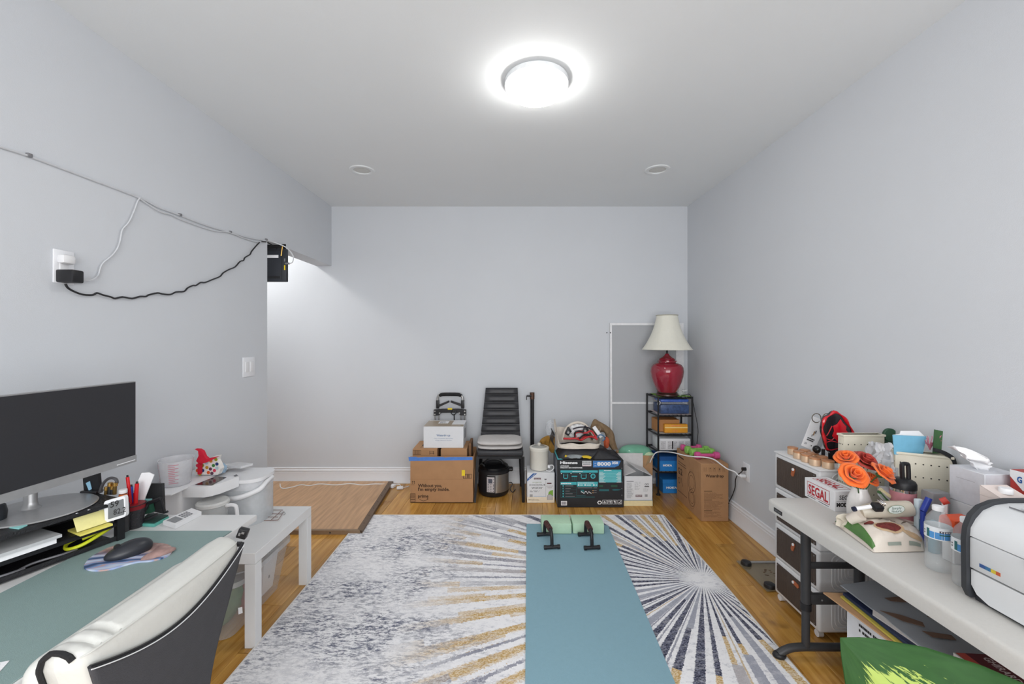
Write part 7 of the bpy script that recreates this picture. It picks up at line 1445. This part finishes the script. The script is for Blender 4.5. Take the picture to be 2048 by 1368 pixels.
# cereal box
q0 = MB(); zc0 = TZ; q0.box(1.655, 1.74, 1.26, 1.39, TZ, P(0, 935, Y=1.39).z-.005, mat('cereal_red', (178, 56, 50), .5, var=.06), bev=.001, seg=1)
zt_ = P(0, 935, Y=1.39).z-.005
t = base('cereal_box', 'red cereal box with white corner and yellow letter at the right frame edge', 'box', q0); obj('carton', q0, t)
q = MB(); F = Face((1.655, 1.39, zt_), (0, -1, 0), (0, 0, 1)); F.poly(q, [(0, 0), (.0, -.022), (.035, -.06), (.13, -.03), (.13, 0)], PAPER); F.poly(q, [(.07, -.06), (.13, -.042), (.13, -.12), (.07, -.10)], mat('cereal_orange', (206, 100, 40), .5), 1); F.text(q, 'G', .020, -.036, .034, NV, .04, 2, .02); F.rect(q, .04, -.024, .066, -.021, NV, 2); F.rect(q, .04, -.031, .056, -.028, NV, 2); F.text(q, 'C', .075, -.11, .108, YEL, .05, 2, .038); F.rect(q, .08, -.055, .13, -.048, YEL, 2); obj('print', q, t)
# milk carton
kc = Vector((1.505, 1.27, TZ)); hk = P(0, 985, Y=1.27).z-TZ
t = thing('milk_carton', 'pale pink drinks carton with white screw cap behind the printer', 'carton', kc)
q = MB(); PKC = mat('pale_pink_carton', (228, 214, 208), .5, var=.02); q.box(kc.x-.04, kc.x+.045, 1.23, 1.31, TZ, TZ+hk-.02, PKC, bev=.001, seg=1); q.prism([(kc.x-.04, 1.23, TZ+hk-.02), (kc.x+.045, 1.23, TZ+hk-.02), (kc.x+.045, 1.31, TZ+hk+.008), (kc.x-.04, 1.31, TZ+hk+.008)], (0, 0, .001), PKC)
q.add([(kc.x-.04, 1.31, TZ+hk-.02), (kc.x-.04, 1.23, TZ+hk-.02), (kc.x-.04, 1.31, TZ+hk+.009)], [(0, 1, 2)], PKC); q.add([(kc.x-.04, 1.31, TZ+hk-.02), (kc.x+.045, 1.31, TZ+hk-.02), (kc.x+.045, 1.31, TZ+hk+.009), (kc.x-.04, 1.31, TZ+hk+.009)], [(0, 1, 2, 3)], PKC); obj('carton', q, t)
q = MB(); q.lathe([(.0155, 0), (.016, .012), (.0145, .016), (0, .016)], (kc.x+.0, 1.275, TZ+hk-.004), PAPER, 22); obj('cap', q, t)
q = MB(); F = Face((kc.x-.04, 1.31, TZ), (0, -1, 0), (0, 0, 1)); F.disc(q, .018, hk-.045, .008, INK, 1, 18, .005); F.disc(q, .018, hk-.045, .0028, INK, 1, 10); obj('print', q, t)
# ---- printer
t = thing('printer', 'white inkjet printer with black side frame at the near end of the folding table', 'printer', (1.48, .97, TZ))
def prof(d=0, x1=1.66):
    return [(1.312+d, TZ+.006), (1.300+d, TZ+.03), (1.298+d, TZ+.17), (1.302+d, TZ+.205), (1.316+d, TZ+.240-d), (1.340+d*.7, TZ+.264-d), (1.378+d*.3, TZ+.279-d), (1.42, TZ+.2845-d), (x1, TZ+.2845-d), (x1, TZ+.006)]
PRW = mat('printer_white', (218, 220, 222), .45, var=.01); PRB = mat('printer_charcoal', (52, 54, 58), .5)
q = MB(); q.prism([(x, 1.196, z) for x, z in prof(-.0)], (0, .014, 0), PRB); obj('side_frame', q, t)
q = MB(); q.prism([(x, .76, z) for x, z in prof(.009)], (0, .012, 0), PRB); obj('side_frame', q, t)
# front-to-top shell as panels: each proud by its gap
q = MB(); pp = prof(.010); 
q.prism([(pp[2][0]+.002, .772, TZ+.182), (pp[3][0], .772, pp[3][1]), (pp[4][0], .772, pp[4][1]), (pp[5][0], .772, pp[5][1]), (pp[6][0], .772, pp[6][1]), (pp[7][0], .772, pp[7][1]), (1.655, .772, pp[8][1]), (1.655, .772, TZ+.182)], (0, .424, 0), PRW); obj('top_cover', q, t)
q = MB(); q.box(pp[2][0], 1.655, .772, 1.196, TZ+.093, TZ+.1795, PRW, bev=.003); obj('front_panel', q, t)
q = MB(); q.prism([(pp[1][0]+.001, 1.194, TZ+.088), (pp[1][0]+.001, 1.194, TZ+.045), (pp[1][0]+.001, 1.180, TZ+.024), (pp[1][0]+.001, 1.150, TZ+.012), (pp[1][0]+.001, .99, TZ+.010), (pp[1][0]+.001, .988, TZ+.026), (pp[1][0]+.001, .772, TZ+.026), (pp[1][0]+.001, .772, TZ+.088)], (.02, 0, 0), PRW); obj('paper_tray', q, t)
q = MB(); q.box(1.325, 1.65, .772, 1.196, TZ+.001, TZ+.182, PRB); obj('chassis', q, t)
q = MB(); y_ = [1.17, 1.155, 1.142, 1.130, 1.12]; cs = [(52, 84, 140), (60, 110, 150), (206, 184, 60), (190, 90, 50)]
for i in range(4): q.box(pp[2][0]-.0008, pp[2][0], y_[i+1], y_[i], TZ+.108, TZ+.1175, mat('stripe_%d' % i, cs[i], .4))
obj('colour_strip', q, t)
q = MB(); q.cbox((pp[2][0]-.006, 1.03, TZ+.178), (.014, .05, .018), PRW, bev=.004); obj('latch', q, t)
q = MB(); q.box(1.40, 1.64, .80, 1.15, TZ+.2845-.010, TZ+.2785, PRW, bev=.001); q.box(1.39, 1.392, .79, 1.17, TZ+.272, TZ+.2755, INKG); obj('feeder_lid', q, t)
# ---- under the table
q0 = MB(); q0.box(1.33, 1.70, 1.13, 1.66, 0, .40, WBOX, bev=.003, seg=1)
t = base('white_box', 'white carton on the floor under the folding table below the flat boards', 'box', q0); obj('carton', q0, t)
q = MB(); F = Face((1.33, 1.66, 0), (0, -1, 0), (0, 0, 1)); scribble(F, q, .06, .32, .16, .36, 2, INK, .5); obj('print', q, t)
def board(nm, lb, pts, z, th_, m, cat='board', tilt=0):
    q = MB(); q.prism([(x, y, z+tilt*(y-1.3)) for x, y in pts], (0, 0, th_), m); return solo(nm, q, lb, cat)
board('cardboard_sheet', 'thin brown cardboard sheet at the bottom of the pile under the table', [(1.268, 1.70), (1.62, 1.68), (1.60, 1.16), (1.308, 1.18)], .403, .005, CARD2, 'cardboard')
board('yellow_folder', 'yellow folder in the pile under the folding table', [(1.306, 1.66), (1.60, 1.70), (1.62, 1.2), (1.29, 1.22)], .411, .007, mat('folder_yellow', (200, 182, 84), .6, var=.05), 'folder')
board('teal_book', 'thin green magazine under the navy folder in the pile', [(1.315, 1.65), (1.60, 1.69), (1.62, 1.22), (1.31, 1.25)], .419, .004, mat('folder_green', (90, 120, 96), .6), 'magazine')
board('navy_folder', 'navy blue folder in the pile under the folding table', [(1.312, 1.655), (1.60, 1.68), (1.62, 1.24), (1.302, 1.23)], .424, .010, mat('folder_navy', (34, 44, 74), .5), 'folder')
GF = mat('grey_board_print', (150, 154, 160), .55, var=.1, scale=8)
t = thing('grey_board', 'large grey printed board with brown shapes, topmost of the pile under the table', 'board', (1.45, 1.4, .435))
q = MB(); q.prism([(1.318, 1.675, .448), (1.62, 1.70, .470), (1.64, 1.30, .466), (1.33, 1.30, .436)], (0, 0, .005), GF); obj('sheet', q, t)
q = MB(); BRK = mat('brown_shape', (112, 88, 74), .6)
def gp(u, v): return Vector((1.322+.31*u, 1.67-.36*v, .4545+.022*u-.011*v*(1-u)*1.0))
for pts in (((.28, .25), (.55, .25), (.62, .30), (.6, .36), (.4, .33), (.3, .30)), ((.05, .42), (.2, .5), (.32, .62), (.28, .68), (.14, .58)), ((.45, .55), (.7, .58), (.72, .64), (.5, .63)), ((.2, .72), (.42, .8), (.4, .86), (.22, .80)), ((.5, .12), (.66, .16), (.64, .2), (.5, .16))): q.prism([gp(*p) for p in pts], (0, 0, .0012), BRK)
obj('brown_shapes', q, t)
q = MB(); q.prism([(1.312, 1.52, .434), (1.322, 1.53, .445), (1.36, 1.30, .4355), (1.34, 1.26, .4345)], (0, 0, .004), mat('white_edge', (206, 200, 196), .6)); obj('edge_strip', q, t)
# chocolate box
t = thing('chocolate_box', 'dark red chocolate box with upside-down lettering lying on the pile under the table', 'box', (1.42, 1.2, .436))
M_ = Matrix.Translation((1.43, 1.175, .4365)) @ RZ(-.08).to_4x4()
q = MB(); q.box(-.10, .10, -.085, .085, 0, .052, mat('box_side_grey', (196, 190, 186), .6), .001, 1, M_); obj('carton', q, t)
q = MB(); o_ = M_ @ Vector((-.10, .085, .052)); ux = (M_.to_3x3() @ Vector((0, -1, 0))); vx = M_.to_3x3() @ Vector((1, 0, 0))
F = Face(o_, ux, vx); F.rect(q, .002, .004, .168, .150, mat('dark_maroon', (86, 26, 34), .4)); F.rect(q, .002, .150, .168, .198, mat('grey_flap_print', (168, 166, 160), .6)); F.rect(q, .004, .004, .05, .03, mat('warm_red', (170, 70, 60), .5), 2)
F.text(q, 'GHIRARDELLI', .155, .085, .03, mat('silver_text', (196, 180, 180), .4), .02, 3, .018) if False else None
vs_, fs_ = text_geo('GHIRARDELLI', .02); x1_ = max(v.x for v in vs_); s_ = .13/x1_
q.add([F.w(.018+v.x*s_, .062+v.y*.022/.73, 3) for v in vs_], fs_, mat('silver_text', (206, 190, 190), .4))
for i in range(5): F.rect(q, .03+i*.025, .10, .048+i*.025, .104, mat('warm_red', (0, 0, 0)), 2)
vs_, fs_ = text_geo('12CT', .04); q.add([F.w(.06+v.x*.022, .165+v.y*.024, 3) for v in vs_], fs_, INK); obj('print', q, t)
# ---- glass scale lying upside down
t = thing('bathroom_scale', 'clear glass bathroom scale lying upside down on the floor by the drawer tower', 'scale', (1.59, 2.53, 0))
q = MB(); a_ = [(1.452, 2.372), (1.735, 2.40), (1.735, 2.69), (1.45, 2.69)]; q.prism([(x, y, .004) for x, y in a_], (0, 0, .008), mat('scale_glass', (150, 140, 116), .06, alpha=.5, spec=.9, coat=.5)); obj('glass_plate', q, t)
q = MB(); q.box(1.47, 1.73, 2.655, 2.672, .0121, .018, SILV, bev=.001); obj('bar', q, t)
for x, y in ((1.487, 2.645), (1.487, 2.405), (1.71, 2.645), (1.71, 2.42)):
    q = MB(); q.lathe([(.030, .012), (.031, .018), (.028, .030), (.022, .033), (0, .033)], (x, y, 0), BLK, 24); obj('foot', q, t)
q = MB(); r_ = random.Random(8)
for i in range(14): x = 1.53+r_.random()*.14; y = 2.5+r_.random()*.08; q.box(x, x+.012, y, y+.007, .0121, .0124, CARDI)
obj('worn_print', q, t)['kind'] = 'stuff'
# ---- potted plant in the foreground corner
t = thing('potted_plant', 'potted plant with a large green leaf splashed yellow in the lower right foreground', 'plant', (1.02, .42, 0))
q = MB(); q.lathe([(.09, 0), (.095, .005), (.12, .22), (.128, .225), (.128, .25), (.118, .25), (.112, .22), (0, .21)], (1.02, .42, .0098), mat('pot_white', (214, 212, 206), .4), 36); obj('pot', q, t)
q = MB(); q.lathe([(.112, .222), (0, .228)], (1.02, .42, .0098), mat('soil', (62, 48, 38), .95, bump=.5), 24); obj('soil', q, t)
def leafmat():
    m = bpy.data.materials.new('variegated_leaf'); m.use_nodes = True; nt = m.node_tree; n = nt.nodes; L = nt.links; b = n['Principled BSDF']; b.inputs['Roughness'].default_value = .6; b.inputs['Specular IOR Level'].default_value = .25
    at = n.new('ShaderNodeUVMap'); at.uv_map = 'leaf'; sp = n.new('ShaderNodeSeparateXYZ'); L.new(at.outputs[0], sp.inputs[0])
    mp = n.new('ShaderNodeMapping'); mp.inputs['Rotation'].default_value = (0, 0, .9); mp.inputs['Scale'].default_value = (5, 13, 1); L.new(at.outputs[0], mp.inputs[0])
    # splashes run from the midrib outwards: mirror the side
    nz = n.new('ShaderNodeTexNoise'); nz.inputs['Scale'].default_value = 2.4; nz.inputs['Detail'].default_value = 5; nz.inputs['Roughness'].default_value = .65; nz.inputs['Distortion'].default_value = .5; L.new(mp.outputs[0], nz.inputs[0])
    d1 = n.new('ShaderNodeMath'); d1.operation = 'SUBTRACT'; L.new(sp.outputs[1], d1.inputs[0]); d1.inputs[1].default_value = .5
    d2 = n.new('ShaderNodeMath'); d2.operation = 'ABSOLUTE'; L.new(d1.outputs[0], d2.inputs[0])
    d3 = n.new('ShaderNodeMath'); d3.operation = 'MULTIPLY_ADD'; L.new(d2.outputs[0], d3.inputs[0]); d3.inputs[1].default_value = -1.15; L.new(nz.outputs['Fac'], d3.inputs[2])
    t1 = n.new('ShaderNodeMapRange'); L.new(sp.outputs[0], t1.inputs[0]); t1.inputs[1].default_value = .05; t1.inputs[2].default_value = .16; t1.inputs[3].default_value = -.4; t1.inputs[4].default_value = .0
    d4 = n.new('ShaderNodeMath'); d4.operation = 'ADD'; L.new(d3.outputs[0], d4.inputs[0]); L.new(t1.outputs[0], d4.inputs[1])
    rp_ = n.new('ShaderNodeMapRange'); rp_.interpolation_type = 'SMOOTHSTEP'; rp_.inputs[1].default_value = .26; rp_.inputs[2].default_value = .32; L.new(d4.outputs[0], rp_.inputs[0])
    gz = n.new('ShaderNodeTexNoise'); gz.inputs['Scale'].default_value = 14; L.new(at.outputs[0], gz.inputs[0]); gm = n.new('ShaderNodeMix'); gm.data_type = 'RGBA'; gm.inputs[6].default_value = lin((26, 58, 22))+(1,); gm.inputs[7].default_value = lin((44, 84, 36))+(1,); L.new(gz.outputs['Fac'], gm.inputs[0])
    mx = n.new('ShaderNodeMix'); mx.data_type = 'RGBA'; L.new(rp_.outputs[0], mx.inputs[0]); L.new(gm.outputs[2], mx.inputs[6]); mx.inputs[7].default_value = lin((152, 170, 84))+(1,); L.new(mx.outputs[2], b.inputs['Base Color'])
    return m
LM = leafmat()
def leaf(tip, basep, wid, side, sagv, petiole_to, nm='leaf'):
    tip = Vector(tip); bs = Vector(basep); ax = bs-tip; Ln = ax.length; ax.normalize(); sd_ = Vector(side); sd_ = (sd_-ax*sd_.dot(ax)).normalized(); up = sd_.cross(ax); up = up if up.z > 0 else -up
    q = MB(); nu, nv = 48, 28
    def f(u, v):
        w_ = wid*(math.sin(PI*min(1, u*1.0)**.62)**.80) if u < 1 else 0
        if u <= 0: w_ = .0005
        k = (v-.5)*2; fold = .12*wid*abs(k)-.0
        return tip+ax*Ln*u+sd_*w_*.5*k*2*.5+up*(sagv*math.sin(PI*u)+fold*math.sin(PI*u)+.004*math.sin(u*26+abs(k)*5)*abs(k)*wid/.3)
    q.grid(f, nu, nv, LM); o = obj(nm, q, t, flat=False, solid=.0015)
    uv = o.data.uv_layers.new(name='leaf'); 
    for lp in o.data.loops: i = lp.vertex_index; uv.data[lp.index].uv = ((i % (nu+1))/nu, (i//(nu+1))/nv)
    q = MB(); q.tube([bs+ax*.005, (bs*.6+Vector(petiole_to)*.4)+Vector((0, 0, .03)), petiole_to], [.005, .006, .008], STM, 8, smooth=5); obj('stem', q, t)
# the big leaf: half widths either side of the midrib, measured along it
import bisect
def interp(x, T):
    for (a, fa), (b, fb) in zip(T, T[1:]):
        if x <= b: return fa+(fb-fa)*(x-a)/(b-a)
    return T[-1][1]
WU = [(0, 0), (24, 28), (48, 51), (128, 113), (228, 171), (315, 211), (420, 232), (540, 210), (660, 140), (740, 60), (780, 0)]
WL_ = [(0, 0), (24, 20), (43, 33), (76, 55), (150, 100), (250, 150), (400, 190), (540, 180), (660, 120), (740, 50), (780, 0)]
q = MB(); nu, nv = 60, 32
def big(u, v):
    s_ = 780*u; k = 2*v-1; w_ = interp(s_, WU)*k if k > 0 else interp(s_, WL_)*k
    px = 1680+.67*s_+.74*w_; py = 1275+.74*s_-.67*w_
    Y = .80-.00030*s_+.00018*abs(w_)+.004*math.sin(s_*.03+abs(k)*4)*abs(k)*math.sin(PI*u)
    return P(px, py, Y=Y)
q.grid(big, nu, nv, LM); o = obj('leaf', q, t, flat=False, solid=.0015)
uv = o.data.uv_layers.new(name='leaf')
for lp in o.data.loops: i = lp.vertex_index; uv.data[lp.index].uv = ((i % (nu+1))/nu, (i//(nu+1))/nv)
e_ = big(1, .5); q = MB(); q.tube([e_, Vector((e_.x*.5+.51, e_.y*.5+.2, e_.z*.7)), (1.02, .42, .23)], [.005, .006, .008], STM, 8, smooth=5); obj('stem', q, t)
leaf((1.25, .62, .55), (1.08, .46, .62), .14, (.5, -.8, .2), .01, (1.03, .41, .23))
leaf((1.15, .18, .60), (1.06, .36, .62), .14, (.9, .3, .2), .01, (1.03, .43, .23))
